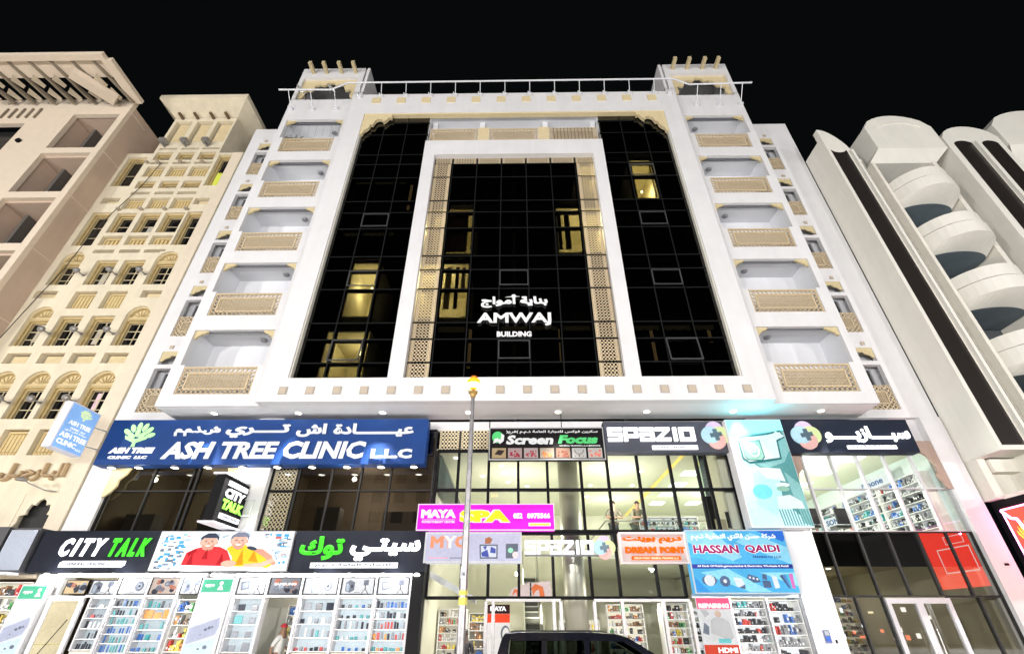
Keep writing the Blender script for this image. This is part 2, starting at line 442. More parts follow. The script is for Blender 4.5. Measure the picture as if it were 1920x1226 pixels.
# perforated screens behind the glass in the outer columns and the top row
def perforated(mb, x0, x1, z0, z1, y, step=0.137, r=0.046, ex=0.13):
    """sand coloured screen with staggered round holes, plus a finer border strip left and right"""
    nx = max(1, round((x1 - x0 - 2 * ex) / step)); nz = max(1, round((z1 - z0) / step))
    sx, sz = (x1 - x0 - 2 * ex) / nx, (z1 - z0) / nz
    def cell(cx, cz, hx, hz, rr, n=8):
        o = []; i_ = []
        for t in range(n):
            a = 2 * math.pi * (t + .5) / n; c, s = math.cos(a), math.sin(a); q = max(abs(c), abs(s))
            o.append((cx + hx * c / q, y, cz + hz * s / q)); i_.append((cx + rr * c, y, cz + rr * s))
        mb.add(o + i_, [(t, (t + 1) % n, n + (t + 1) % n, n + t) for t in range(n)])
    for j in range(nz):
        for i in range(nx):
            cell(x0 + ex + (i + .5) * sx, z0 + (j + .5) * sz, sx / 2, sz / 2, r)
        for xa in (x0, x1 - ex):
            for h in (0, 1):
                for g in (0, 1):
                    cell(xa + ex * (.25 + .5 * g), z0 + (j + .25 + .5 * h) * sz, ex / 4, sz / 4, 0.019, 4)
for a, b in ((-3.72, -2.90), (2.90, 3.72)):
    for c, d in zip([z for z in ROWS if z < 20], [z for z in ROWS if 9 < z < 20.7] ):
        m = MB(); perforated(m, a + .03, b - .03, c + .04, d - .04, 14.236); part(m, 'lattice_screen', LATT, AM)
for a, b in zip([-3.72, -2.86, -1.72, -0.57, 0.57, 1.72, 2.86], [-2.86, -1.72, -0.57, 0.57, 1.72, 2.86, 3.72]):
    m = MB(); perforated(m, a + .05, b - .05, 20.0 + .06, 20.44, 14.236, step=.125, r=.042, ex=.08); part(m, 'lattice_screen', LATT, AM)
# --- interior behind the dark glass: floor slabs, side walls, back wall
it = MB()
it.box(-8.2, 8.2, 18.0, 18.2, 7.97, 25.2)
for k in range(-1, 6):
    z = 11.35 + 3.21 * k
    if 9 < z < 25: it.box(-8.19, 8.19, 14.5, 18.0, z - 0.28, z)
for x in (-8.19, -4.05, 0.0, 3.95, 8.1): it.box(x - .05, x + .05, 14.5, 18.0, 7.97, 20.9 if abs(x) < 5 else 25.2)
part(it, 'unlit_interior', ROOMDARK, AM)
YW = mat('yellow_room_wall', (0.80, 0.75, 0.50), 0.8, var=0.1, scale=2)
CURT = mat('brown_curtain', (0.10, 0.06, 0.04), 0.9)
LAMPW = glow('lit_ceiling_lamp', (1.0, 0.86, 0.42), 30)
def lit_room(x0, x1, z0, z1, lx, ly, lz, power, col=(1.0, 0.86, 0.50)):
    r_ = MB()
    y0, y1 = 14.56, 16.9
    r_.box(x0, x1, y1 - .04, y1, z0, z1); r_.box(x0, x0 + .04, y0, y1 - .04, z0, z1); r_.box(x1 - .04, x1, y0, y1 - .04, z0, z1)
    r_.box(x0 + .04, x1 - .04, y0, y1 - .04, z1 - .05, z1); r_.box(x0 + .04, x1 - .04, y0, y1 - .04, z0, z0 + .05)
    part(r_, 'lit_room', YW, AM)
    b = MB(); b.lathe([(.015, .12), (.05, .06), (.05, 0), (.02, -.03)], (lx, ly, lz), 12); part(b, 'room_lamp', LAMPW, AM)
    L = bpy.data.lights.new('room_light', 'POINT'); L.energy = power * .8; L.color = col; L.shadow_soft_size = 0.08
    o = bpy.data.objects.new('room_light', L); o.location = (lx, ly, lz - .14); COL.objects.link(o)
lit_room(-6.55, -5.42, 11.62, 14.3, -6.0, 15.6, 13.72, 170)
lit_room(-6.9, -5.3, 8.9, 11.0, -5.9, 15.5, 10.55, 110)
lit_room(-3.9, -1.8, 11.55, 14.24, -3.2, 15.3, 13.7, 230)
lit_room(-3.9, -1.75, 14.75, 17.4, -3.5, 15.1, 16.6, 150)
lit_room(1.85, 3.85, 14.75, 17.4, 3.3, 15.1, 16.6, 220)
lit_room(5.45, 6.6, 17.96, 20.6, 6.1, 15.3, 19.2, 230)
lit_room(3.0, 3.85, 17.98, 20.62, 3.5, 15.2, 20.2, 60)
cu = MB()
def curtain(x0, x1, z0, z1, y=14.62, n=7, mi=0):
    vs = []; N = n * 4
    for i in range(N + 1):
        x = x0 + (x1 - x0) * i / N; yy = y + 0.035 * math.sin(i * math.pi / 2)
        vs += [(x, yy, z0), (x, yy, z1)]
    cu.add(vs, [(2 * i, 2 * i + 2, 2 * i + 3, 2 * i + 1) for i in range(N)], mi)
curtain(-2.85, -1.98, 14.9, 17.3); curtain(-3.72, -3.45, 14.9, 17.3); curtain(1.9, 2.05, 15.0, 17.2); curtain(2.18, 2.42, 15.0, 17.2)
curtain(-2.35, -2.2, 12.0, 14.1, n=3); curtain(-3.1, -2.9, 12.0, 14.1, n=3, mi=1); curtain(-2.75, -2.5, 12.0, 14.1, n=3, mi=1); curtain(-2.1, -1.95, 12.9, 14.1, n=3, mi=1)
curtain(5.5, 5.62, 18.1, 20.4, n=2); curtain(6.42, 6.5, 18.1, 20.4, n=2)
part(cu, 'curtain', [CURT, mat('straw_curtain', (0.55, 0.45, 0.2), 0.9)], AM)
val = MB()
def valance(x0, x1, z, n=8):
    P = [(x0, z + .2)]
    for i in range(n * 4 + 1):
        t = i / (n * 4); P.append((x0 + (x1 - x0) * t, z - .07 * abs(math.sin(t * n * math.pi))))
    P.append((x1, z + .2)); val.prism(P, 14.44, 14.47)
for a in ((-7.3, -5.0, 19.0), (-7.2, -5.1, 15.75), (-2.85, -1.8, 17.35), (1.75, 2.85, 10.95), (-.5, 1.6, 10.98), (4.4, 7.3, 10.95), (-2.8, -1.8, 10.9)): valance(*a)
part(val, 'curtain_valance', mat('olive_valance', (0.22, 0.20, 0.12), 0.9), AM)
strips = MB()
for x, z0_, z1_ in ((-1.66, 9.4, 11.0), (1.62, 9.5, 11.0), (4.95, 9.5, 10.9), (7.05, 10.4, 10.95), (-4.75, 17.3, 18.9)): strips.box(x, x + .11, 14.48, 14.52, z0_, z1_)
part(strips, 'curtain_edge', mat('tan_drape', (0.62, 0.42, 0.2), 0.9, em=0.25, emcol=(0.62, 0.42, 0.2)), AM)
# --- penthouse balcony above the centre
ph = MB()
ph.box(-4.25, 4.25, 15.3, 15.45, 21.3, 23.9); ph.box(-4.25, 4.25, 14.3, 15.3, 23.8, 23.9); ph.box(-4.25, 4.25, 14.32, 15.3, 21.28, 21.46)
ph.box(-4.35, -4.252, 14.3, 15.3, 21.3, 23.9); ph.box(4.252, 4.35, 14.3, 15.3, 21.3, 23.9)
for x in (-4.06, -1.62, 1.62, 4.06): ph.box(x - .13, x + .13, 14.62, 15.3, 22.4, 23.8)
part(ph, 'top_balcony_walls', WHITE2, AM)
# --- lattice balcony panels
def lattice(mb, W, H, rows=(0.17), fine=0.115):
    """panel centred on x, bottom at z=0, front at y=0: rim, row of rings all round, inner frame, starry net"""
    t = 0.05
    mb.wall(-W / 2, W / 2, 0, H, 0, 0.07, [(-W / 2 + .035, W / 2 - .035, .03, H - .05)])
    rr = 0.083
    nx = int(round((W - .07) / (2 * rr))); nz = int(round((H - .08) / (2 * rr)))
    sx, sz = (W - .07) / nx, (H - .08) / nz
    for i in range(nx):
        for j in (0, nz - 1): mb.ring(-W / 2 + .035 + (i + .5) * sx, .03 + (j + .5) * sz, rr, rr - .022, .015, .055)
    for j in range(1, nz - 1):
        for i in (0, nx - 1): mb.ring(-W / 2 + .035 + (i + .5) * sx, .03 + (j + .5) * sz, rr, rr - .022, .015, .055)
    a, b, c, d = -W / 2 + .035 + sx, W / 2 - .035 - sx, .03 + sz, H - .05 - sz
    mb.wall(a, b, c, d, 0.0, .06, [(a + .045, b - .045, c + .045, d - .045)])
    a += .045; b -= .045; c += .045; d -= .045
    # net: diagonals both ways clipped to the rectangle, plus verticals
    h = d - c
    k = a - h
    def bar(x0, z0, x1, z1, w_=0.011):
        dx, dz = x1 - x0, z1 - z0; L = math.hypot(dx, dz)
        if L < 1e-3: return
        nx_, nz_ = -dz / L * w_, dx / L * w_
        mb.prism([(x0 + nx_, z0 + nz_), (x0 - nx_, z0 - nz_), (x1 - nx_, z1 - nz_), (x1 + nx_, z1 + nz_)], .02, .045)
    x = a - h
    while x < b:
        x0, z0, x1, z1 = x, c, x + h, d
        if x0 < a: z0 += a - x0; x0 = a
        if x1 > b: z1 -= x1 - b; x1 = b
        if x1 > x0: bar(x0, z0, x1, z1); bar(a + b - x0, z0, a + b - x1, z1)
        x += fine
    x = a + fine / 2
    while x < b: bar(x, c, x, d, .008); x += fine
    z = c + fine / 2
    while z < d: bar(a, z, b, z, .008); z += fine
pieces('lat', lambda: (lambda m: (lattice(m, 2.58, 1.06), m)[1])(MB()), 'lattice_panel', LATT, AM,
       [(s * 10.25, 14.38, Z0 + .005 + FH * k) for s in (-1, 1) for k in range(5)])
pieces('latP', lambda: (lambda m: (lattice(m, 2.35, 1.04), m)[1])(MB()), 'lattice_panel', LATT, AM, [(-2.93, 14.1, 21.51), (0.0, 14.1, 21.51), (2.93, 14.1, 21.51)])
pieces('latpost', lambda: MB().box(-.26, .26, 0, .1, 0, 1.09), 'lattice_post', TANL, AM, [(-1.47, 14.08, 21.505), (1.47, 14.08, 21.505)])
brace = MB()
for i in range(12): brace.box(1.95 + i * .17, 1.98 + i * .17, 14.06, 14.08, 21.56, 22.5)
part(brace, 'railing_bars', mat('dark_rail_bars', (0.25, 0.2, 0.14), 0.6), AM)
# --- wings with balconies
for s in (-1, 1):
    X = lambda a, b: (min(s * a, s * b), max(s * a, s * b))
    holes = []
    for k in range(5):
        z = Z0 + FH * k
        holes.append((*X(8.77, 11.73), z + 1.12, z + 2.58)); holes.append((*X(8.95, 11.55), z, z + 1.12))
    holes.append((*X(8.72, 11.80), 25.65, 27.72))
    m = MB()
    m.wall(*X(8.452, 12.0), 7.955, 28.7, 14.35, 14.5, holes)
    a, b = X(11.85, 12.0); m.box(a, b, 14.5, 16.4, 7.957, 28.7)
    a, b = X(8.2, 8.35); m.box(a, b, 14.352, 16.6, 25.45, 28.7)
    a, b = X(8.35, 11.85); m.box(a, b, 14.5, 16.6, 28.55, 28.698)
    part(m, 'wing_wall', WHITE, AM)
    # balcony boxes
    bx_ = MB()
    a, b = X(8.46, 11.84)
    for k in range(5):
        z = Z0 + FH * k
        bx_.box(a, b, 14.5, 15.75, z - .42, z - .22)                       # slab
        bx_.box(a, b, 14.7, 15.75, z + 2.62, z + 2.78)                     # ceiling
        bx_.box(a, b, 15.6, 15.75, z - .22, z + 2.62)                      # back wall
        a1, b1 = X(8.46, 8.62); bx_.box(a1, b1, 14.5, 15.6, z - .22, z + 2.62)
        a1, b1 = X(11.75, 11.84); bx_.box(a1, b1, 14.5, 15.6, z - .22, z + 2.62)
    bx_.box(a, b, 14.5, 16.4, 25.3, 25.5)
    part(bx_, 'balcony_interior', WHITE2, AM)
    # grey strip standing in for the shadow line inside the beam
    for k in range(5):
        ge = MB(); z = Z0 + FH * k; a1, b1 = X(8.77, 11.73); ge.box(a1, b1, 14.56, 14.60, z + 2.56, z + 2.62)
        part(ge, 'shade_strip', mat('shade_strip_grey', (0.20, 0.21, 0.24), 0.6), AM)
    # corner brackets of the openings
    def brk(sx):
        P = [(x * .72, z * .62) for x, z in [(0, 0), (.62, 0), (.62, -.09), (.52, -.10), (.47, -.19), (.34, -.21), (.27, -.31), (.17, -.36), (.13, -.5), (0, -.52)]]
        return lambda: MB().prism([(sx * x, z) for x, z in P], -.04, .04)
    TB = mat('tan_bracket', (0.62, 0.52, 0.30), 0.7, var=0.1, scale=8)
    for sx, xx in ((1, X(8.77, 11.73)[0]), (-1, X(8.77, 11.73)[1])):
        pieces(('brk', sx), brk(sx), 'corner_bracket', TB, AM, [(xx, 14.46, Z0 + FH * k + 2.575) for k in range(5)])
    # ceiling lamps
    DL = mat('grey_dome_lamp', (0.22, 0.22, 0.24), 0.35)
    pieces('dome', lambda: MB().lathe([(.13, 0), (.14, -.03), (.10, -.08), (.03, -.10)], (0, 0, 0), 12), 'ceiling_lamp', DL, AM,
           [(s * 9.55, 15.15, Z0 + FH * k + 2.62) for k in range(5)])
    # tower arch
    a, b = X(8.72, 11.80); c = (a + b) / 2; zt = 27.72
    P = [(a, zt), (b, zt), (b, 25.85)]
    def sc(x0, t0): return None
    half = [(0, 0), (0, -1.75), (.22, -1.68), (.30, -1.35), (.20, -1.1), (.38, -.92), (.62, -.95), (.72, -.7), (.70, -.5), (.98, -.38), (1.2, -.5), (1.32, -.36), (1.37, -.22), (1.54, -.2), (1.54, 0)]
    for sg, xx in ((1, a), (-1, b)):
        m = MB(); m.prism([(xx + sg * x, zt + z) for x, z in half], 14.5, 14.62); part(m, 'scalloped_arch', TANL, AM)
    pieces('viga', lambda: MB().box(-.085, .085, -.62, 0, -.11, .11), 'roof_beam', mat('wood_beam', (0.60, 0.50, 0.30), 0.7, var=0.15, scale=10), AM,
           [(s * x, 14.35, 28.25) for x in (8.95, 9.75, 10.6, 11.35)])
    # --- main block beside the wing
    e = 14.8 if s > 0 else 14.25
    a, b = X(12.0, e)
    hs = []
    for k in range(5):
        z = 8.26 + FH * k; hs.append((*X(12.001, 13.68), z, z + 1.78)); hs.append((*X(12.2, 13.66), z + 1.95, z + 2.52))
    m = MB(); m.wall(a, b, 7.95, 24.9, 15.6, 15.78, hs); m.box(*X(e - .15, e), 15.78, 32, 7.95, 24.9)
    m.box(a, b, 15.78, 32, 24.7, 24.898)
    part(m, 'side_wall', WHITE, AM)
    nb = MB(); nb.box(*X(12.0, e - .16), 16.02, 16.1, 7.97, 24.7)
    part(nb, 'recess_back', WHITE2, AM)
    for k in range(5):
        z = 8.26 + FH * k
        wn = MB(); wn.box(*X(12.1, 13.42), 15.98, 16.0, z + .3, z + 1.76, 0); o = part(wn, 'window', DGLASS, AM)
        wf = MB(); wf.wall(*X(12.05, 13.5), z + .25, z + 1.78, 15.94, 15.99, [(*X(12.1, 12.72), z + .31, z + 1.72), (*X(12.78, 13.44), z + .31, z + 1.72)]); part(wf, 'window_frame', mat('grey_window_frame', (0.32, 0.33, 0.36), 0.5), o)
        wd = MB(); wd.box(*X(12.1, 13.42), 16.005, 16.015, z + .3, z + 1.76); part(wd, 'unlit_room', ROOMDARK, o)
        m = MB()
        P = [(x_ * .8, z_ * .75) for x_, z_ in [(0, 0), (1.1, 0), (1.1, -.06), (.92, -.08), (.82, -.2), (.62, -.26), (.50, -.22), (.40, -.36), (.22, -.42), (.12, -.56), (0, -.56)]]
        m.prism([(s * (13.66 - x), z + 2.52 + zz) for x, zz in P], 15.63, 15.68); part(m, 'corner_bracket', mat('tan_bracket', (0.6, 0.5, 0.3)), AM)
    pieces('smallsq', sq(0.07, 0.03), 'square_tile', mat('pinkish_tan_tile', (0.5, 0.42, 0.33)), AM, [(s * 13.38, 15.59, 8.26 + FH * k + 2.70) for k in range(5)])
    def small_lat():
        m = MB(); m.wall(-.85, .85, 0, .96, 0, .06, [(-.82, .82, .03, .93)])
        for i in range(9):
            for j in range(5):
                if j in (0, 4) or i in (0, 8): m.ring(-.73 + i * .1825, .12 + j * .18, .09, .05, .01, .05, 8)
        m.wall(-.63, .63, .22, .74, 0, .05, [(-.59, .59, .26, .70)])
        for i in range(14):
            for j in range(5): m.ring(-.53 + i * .0815, .30 + j * .09, .045, .026, .01, .04, 6)
        return m
    pieces('slat', small_lat, 'lattice_panel', LATT, AM, [(s * 12.84, 15.66, 8.265 + FH * k) for k in range(5)])
# roof louvre wall, posts and parapet cubes
rl = MB(); rl.box(-8.1, 8.1, 15.3, 15.4, 25.45, 26.55); part(rl, 'roof_screen', BLACKF, AM)
pieces('rpost', lambda: MB().box(-.02, .02, -.02, .02, 0, 1.0), 'screen_post', mat('faint_post', (0.10, 0.10, 0.10), 0.5), AM, [(-7.8 + i * .45, 15.25, 25.5) for i in range(36)])
pieces('cube', lambda: MB().box(-.15, .15, 0, .3, 0, .16), 'parapet_block', WHITE, AM, [(x, 14.1, 25.45) for x in (-4.9, -1.7, 2.3, 5.7)])
# underside of the overhang
so = MB()
so.box(-8.2, 8.2, 14.3, 15.62, 7.95, 8.1); so.box(-12.0, -8.2, 14.5, 15.62, 7.951, 8.1); so.box(8.2, 12.0, 14.5, 15.62, 7.951, 8.1)
part(so, 'overhang_soffit', mat('white_soffit', (0.80, 0.80, 0.80), 0.7, var=0.02), AM)

# --- ground floor and mezzanine structure
gf = MB()
gf.box(-14.25, -13.42, 15.6, 16.0, 0.1, 7.95)          # left pier
gf.box(-9.0, -8.12, 15.5, 16.0, 0.1, 7.95)            # pilaster
gf.box(8.2, 9.05, 15.45, 16.4, 0.1, 4.27)              # pier with keypad
gf.box(7.25, 9.05, 15.9, 16.4, 4.27, 7.95)
gf.box(14.1, 14.8, 15.55, 16.2, 0.1, 7.95)             # right pier
gf.box(9.05, 14.1, 15.8, 16.0, 6.9, 7.95); gf.box(-13.42, 8, 15.85, 16.0, 7.6, 7.95)
part(gf, 'pier', WHITE, AM)
for X_, sx in ((-13.42, 1), (-8.98, -1)):
    P = [(0, 0), (.58, 0), (.60, -.18), (.50, -.42), (.34, -.60), (.36, -.78), (.24, -.98), (.10, -1.12), (0, -1.14)]
    m = MB(); m.prism([(X_ + sx * x, 6.45 + z) for x, z in P], 15.52, 15.60); part(m, 'corner_bracket', TANL, AM)
st = MB(); P = [(13.27, 7.08), (14.19, 7.08), (14.21, 5.53), (13.94, 5.55)]
st.prism([(13.25, 7.1), (14.12, 7.1), (14.12, 5.53), (13.94, 5.55), (13.90, 5.72), (13.78, 5.96), (13.86, 6.12), (13.86, 6.32), (13.75, 6.6), (13.62, 6.70), (13.3, 6.72)], 15.58, 15.66)
part(st, 'scalloped_stone', mat('brown_stone', (0.36, 0.27, 0.22), 0.7, var=0.1), AM)
P = [(0, 0), (.55, 0), (.5, -.2), (.45, -.55), (.28, -.7), (.2, -1.0), (0, -1.15)]
st = MB(); st.prism([(9.06 + x, 6.72 + z) for x, z in P], 15.6, 15.66); part(st, 'scalloped_stone', mat('brown_stone', (0.36, 0.27, 0.22)), AM)
# glazed storefronts
def storefront(xs, zs, y, mfr, wv, wh, gl, rail_name='mullions', depth=.1, panes_skip=()):
    g = MB()
    for x in xs: g.box(x - wv / 2, x + wv / 2, y - .03, y + depth, zs[0], zs[-1])
    for z in zs: g.box(xs[0], xs[-1], y - .034, y + depth + .004, z - wh / 2, z + wh / 2)
    part(g, rail_name, mfr, AM)
    for a, b in zip(xs, xs[1:]):
        for c, d in zip(zs, zs[1:]):
            pm = MB().box(a + wv / 2, b - wv / 2, y + .02, y + .03, c + wh / 2, d - wh / 2)
            part(pm, 'pane', gl, AM, loc=((a + b) / 2, y, (c + d) / 2))
storefront([-13.42, -12.1, -10.78, -10.6, -9.0], [4.3, 5.54, 6.72, 7.6], 15.72, DARKF, .05, .04, MGLASS)
storefront([-7.2, -6.1, -5.12, -4.13, -2.72], [4.3, 5.54, 6.72, 7.6], 15.72, DARKF, .05, .04, MGLASS)
storefront([-2.62, -1.89, -0.87, 0.12, 1.09, 2.21, 3.1, 4.12, 5.2, 6.10, 6.42, 7.2], [4.3, 5.56, 6.86], 15.72, BLACKF, .085, .085, CGLASS)
storefront([-2.62, -1.60, -0.80, 0.12, 1.15, 2.27, 3.1, 4.22, 5.0], [2.5, 4.24], 15.72, BLACKF, .085, .085, CGLASS)
storefront([9.05, 9.66, 10.6, 11.48, 12.38, 13.28, 14.1], [4.28, 5.56, 6.9], 15.72, mat('silver_mullion', (.5, .5, .53), .5, .3), .065, .03, CGLASS)
storefront([9.05, 9.62, 10.6, 11.5, 12.4, 13.3, 14.1], [2.55, 4.26], 15.72, mat('grey_mullion', (0.05, .05, .05)), .045, .03, CGLASS2)
storefront([9.05, 9.85, 10.62], [0.15, 2.53], 15.72, mat('grey_mullion', (0.05, .05, .05)), .045, .03, CGLASS2)
storefront([12.52, 13.4, 14.1], [0.15, 2.53], 15.72, mat('grey_mullion', (0.05, .05, .05)), .045, .03, CGLASS2)
# shop entrances of steel and glass
def door_pair(x0, x1, ztop, lab):
    g = MB(); g.wall(x0, x1, 0.13, ztop, 15.62, 15.74, [(x0 + .12, (x0 + x1) / 2 - .10, .2, ztop - .14), ((x0 + x1) / 2 + .10, x1 - .12, .2, ztop - .14)])
    d = part(g, 'door', mat('silver_mullion', (.5, .5, .53), .5, .3), AM, label=lab)
    h = MB()
    for x in ((x0 + x1) / 2 - .14, (x0 + x1) / 2 + .14):
        h.tube((x, 15.56, .9), (x, 15.56, 1.75), .018); h.tube((x, 15.56, 1.7), (x, 15.63, 1.7), .012); h.tube((x, 15.56, .95), (x, 15.63, .95), .012)
    part(h, 'handle', STEEL, d)
    for a, b in ((x0 + .12, (x0 + x1) / 2 - .10), ((x0 + x1) / 2 + .10, x1 - .12)):
        part(MB().box(a, b, 15.67, 15.68, .2, ztop - .14), 'pane', CGLASS2, d)
    return d
door_pair(10.64, 12.48, 2.5, 'aluminium framed double glass door')
SATIN = mat('satin_steel', (0.42, 0.41, 0.42), 0.45, 0.5)
pp = MB()
for x in (-0.83, -0.62, 1.12, 1.32, 2.28, 3.08, 4.26, 5.02): part(MB().box(x - .045, x + .045, 15.55, 15.70, .13, 2.40), 'door_post', SATIN, AM)
pp.box(-.83, 1.32, 15.56, 15.69, 2.40, 2.47); pp.box(2.28, 5.02, 15.56, 15.69, 2.40, 2.47)
part(pp, 'door_head', SATIN, AM, kind='stuff')
tl = MB(); perforated(tl, -2.6, -1.93, 6.92, 7.6, 15.74, .125, .044, .05); perforated(tl, -1.85, -0.9, 6.92, 7.6, 15.74, .125, .044, .05); part(tl, 'lattice_screen', mat('pale_lattice', (0.78, 0.68, 0.45), 0.7), AM)
for a, b in ((4.33, 5.5), (5.58, 6.7)):
    tl = MB(); perforated(tl, -8.08, -7.26, a, b, 15.80, .125, .042, .1); part(tl, 'lattice_screen', mat('pale_lattice', (0.78, 0.68, 0.45), 0.7), AM)
for q_ in ((-2.6, -.9, 15.80, 15.82, 6.9, 7.6), (-8.1, -7.2, 15.86, 15.88, 4.3, 6.75)): part(MB().box(*q_), 'screen_backing', ROOMDARK, AM)
g_ = MB(); g_.wall(-8.12, -7.22, 4.3, 6.75, 15.70, 15.76, [(-8.06, -7.28, 4.34, 5.5), (-8.06, -7.28, 5.57, 6.7)]); part(g_, 'screen_frame', BLACKF, AM)
part(MB().box(-8.06, -7.28, 15.72, 15.73, 4.34, 6.7), 'pane', glass('glossy_clear', (.95, .95, .95), 1.0, 0, .12), AM)
# letters on the dark glass
SG = thing('building_name_sign', 'white raised bilingual name lettering on the dark central glass', 'sign', (0, 14.15, 10.48))
WL = mat('white_letter', (0.85, 0.85, 0.86), 0.5, em=0.15)
lettering('AMWAJ', -1.35, 1.36, 10.94, 11.50, 14.2, .09, WL, SG, bold=.03, split=True)
lettering('BUILDING', -.62, .63, 10.48, 10.70, 14.2, .06, WL, SG, bold=.045)
lettering(ar('بناية أمواج'), -1.23, 1.26, 11.74, 12.34, 14.2, .08, WL, SG, bold=.045)
pins = MB()
for x in (-1.0, -.4, .2, .8): pins.box(x, x + .02, 14.18, 14.27, 11.1, 11.12); pins.box(x, x + .02, 14.18, 14.27, 12.0, 12.02); pins.box(x / 2, x / 2 + .02, 14.18, 14.27, 10.58, 10.6)
part(pins, 'fixing_pin', STEEL, SG)
# roof handrail
HR = thing('roof_safety_rail', 'long white tubular rail running along the roof edge between the two corner towers', 'rail', (0, 13.7, 24.7))
hr = MB(); hr.path([(-12.25, 13.62, 25.36), (-9.5, 13.62, 25.30), (-8.75, 13.62, 25.92), (8.35, 13.62, 25.95), (9.1, 13.62, 25.40), (12.35, 13.62, 25.50)], .045, 8)
part(hr, 'handrail', mat('white_metal', (.75, .76, .8), .35), HR)
for i, x in enumerate([-11.75, -10.6, -9.35, -8.1, -6.95, -5.65, -4.35, -3.05, -1.75, -.45, .85, 2.15, 3.45, 4.75, 6.05, 7.35, 8.15, 9.55, 10.75, 11.85]):
    wing = abs(x) > 8.5
    zb = 24.72 if wing else 25.22; yb = 14.34 if wing else 13.99; zt = (25.33 if x < 0 else 25.43) if wing else 25.93
    m = MB(); m.tube((x, yb - .10, zb + .05), (x, 13.62, zt), .02, 6); m.box(x - .1, x + .1, yb - .12, yb, zb - .08, zb + .05); m.tube((x - .08, yb - .12, zb), (x - .08, yb - .2, zb + .02), .03, 6)
    part(m, 'stanchion', mat('white_metal', (.75, .76, .8), .35), HR)
for i, (x, lab) in enumerate(((-11.0, 'thin lightning rod nearest the outer corner of the left tower'), (-9.1, 'thin lightning rod nearest the inner corner of the left tower'))):
    m = MB(); m.path([(x, 15.2, 28.6), (x - .08, 15.2, 29.6), (x - .2, 15.2, 30.3)], .02, 5); solo(m, 'lightning_rod', mat('white_metal', (.75, .76, .8), .35), lab, 'antenna', 'lightning rods on the left tower')
# clutter in the left tower: dishes
for X_, Y_, Z_, lab in ((-11.35, 13.9, 25.75, 'white satellite dish on the rail at the outer side of the left tower'), (-9.75, 13.9, 25.85, 'white satellite dish on the rail beside the left tower arch')):
    T_ = Matrix.Translation((X_, Y_, Z_)) @ Matrix.Rotation(R(65), 4, 'Y') @ Matrix.Rotation(R(30), 4, 'X')
    sd_ = thing('satellite_dish', lab, 'dish', (X_, Y_, Z_ - .4), 'satellite dishes on the roof rail')
    m = MB(T_); m.lathe([(.02, 0), (.16, .02), (.27, .08), (.28, .09), (.16, .035), (.02, .015)], (0, 0, 0), 14); part(m, 'reflector', mat('dish_white', (.62, .62, .58), .5), sd_)
    m = MB(); m.tube((X_, Y_, Z_), (X_ + .05, Y_ - .02, Z_ - .45), .02, 6); m.tube((X_, Y_, Z_ - .1), (X_ + .25, Y_ + .02, Z_ - .1), .012, 5); part(m, 'arm', STEEL, sd_)
# top left balcony: clothes lines and a dry plant
cl = MB()
for i in range(8): cl.tube((-11.55 + i * .38, 14.42, 22.4 + .02 * i), (-11.75 + i * .38 + .1, 14.45, 23.7), .006, 4)
solo(cl, 'wire_screen', mat('thin_wire', (.25, .25, .25), .5), 'row of thin wires strung over the topmost left balcony', 'wires')
pl = MB(); random.seed(3)
for i in range(42):
    a, h = random.uniform(0, 6.28), random.uniform(.15, .6)
    x, y, z = -11.2 + random.uniform(-.1, .1), 14.6, 22.3
    q = (x + math.cos(a) * h * .8, y + math.sin(a) * .12, z + h * .7)
    pl.tube((x, y, z), q, .008, 4); pl.poly([q, (q[0] + .07, q[1], q[2] + .03), (q[0] + .03, q[1], q[2] + .09)]); pl.poly([q, (q[0] - .07, q[1] - .03, q[2] - .02), (q[0] - .02, q[1], q[2] + .06)])
tp = thing('potted_plant', 'sparse dry plant peeping over the topmost left balcony lattice', 'plant', (-11.2, 14.6, 21.3))
part(pl, 'foliage', mat('dry_leaf', (.12, .12, .08), .8), tp)
m = MB(); m.lathe([(.12, 21.3), (.17, 21.9), (.18, 22.3), (.15, 22.3), (.13, 22.0)], (-11.2, 14.6, 0), 12); part(m, 'pot', mat('terracotta', (.4, .2, .12), .8), tp)
# ================================================================== CREAM HERITAGE STYLE BUILDING (left)
CREAM = mat('cream_render', (0.80, 0.715, 0.54), 0.8, var=0.08, scale=1.4, streak=0.10, bump=0.15, dirt=0.12)
CREAMP = mat('pale_cream_render', (0.76, 0.66, 0.52), 0.8, var=0.05, streak=0.06, dirt=0.06)
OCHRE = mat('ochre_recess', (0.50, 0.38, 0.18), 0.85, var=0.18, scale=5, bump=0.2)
BAR = mat('cream_glazing_bar', (0.55, 0.47, 0.30), 0.6)
BGLASS = glass('black_window_glass', (0.05, 0.05, 0.05), 0.6, 0.0, 0.02)
CB = thing('heritage_building', 'cream building with a wind tower, arched windows and louvred panels beside the white building', 'building', (-17.4, 15.6, 0))
arch_h = []      # (x0,x1,z0,z1 spring top, arched)
cols = [-19.93, -18.60, -17.29, -15.90]
def wn(x, z, h, arched, w_=.97): arch_h.append((x, x + w_, z, z + h, arched))
for i, x in enumerate([-21.0, -19.75, -18.42, -17.25, -15.95][1:]): wn(x, 8.03, 1.93, True)
for i, x in enumerate(cols): wn(x, 11.07, 1.90 if i in (0, 3) else 1.42, i in (0, 3))
for i, x in enumerate([-20.14, -18.54, -17.30, -15.92]): wn(x, 14.10, 1.88 if i in (0, 3) else 1.38, i in (0, 3))
tower = [-18.98, -17.80, -16.66]
plain = [(-20.2, -19.25, 16.36, 18.5), (-15.62, -14.68, 16.36, 18.5), (-20.3, -19.3, 20.35, 22.6), (-15.56, -14.62, 20.35, 22.75)]
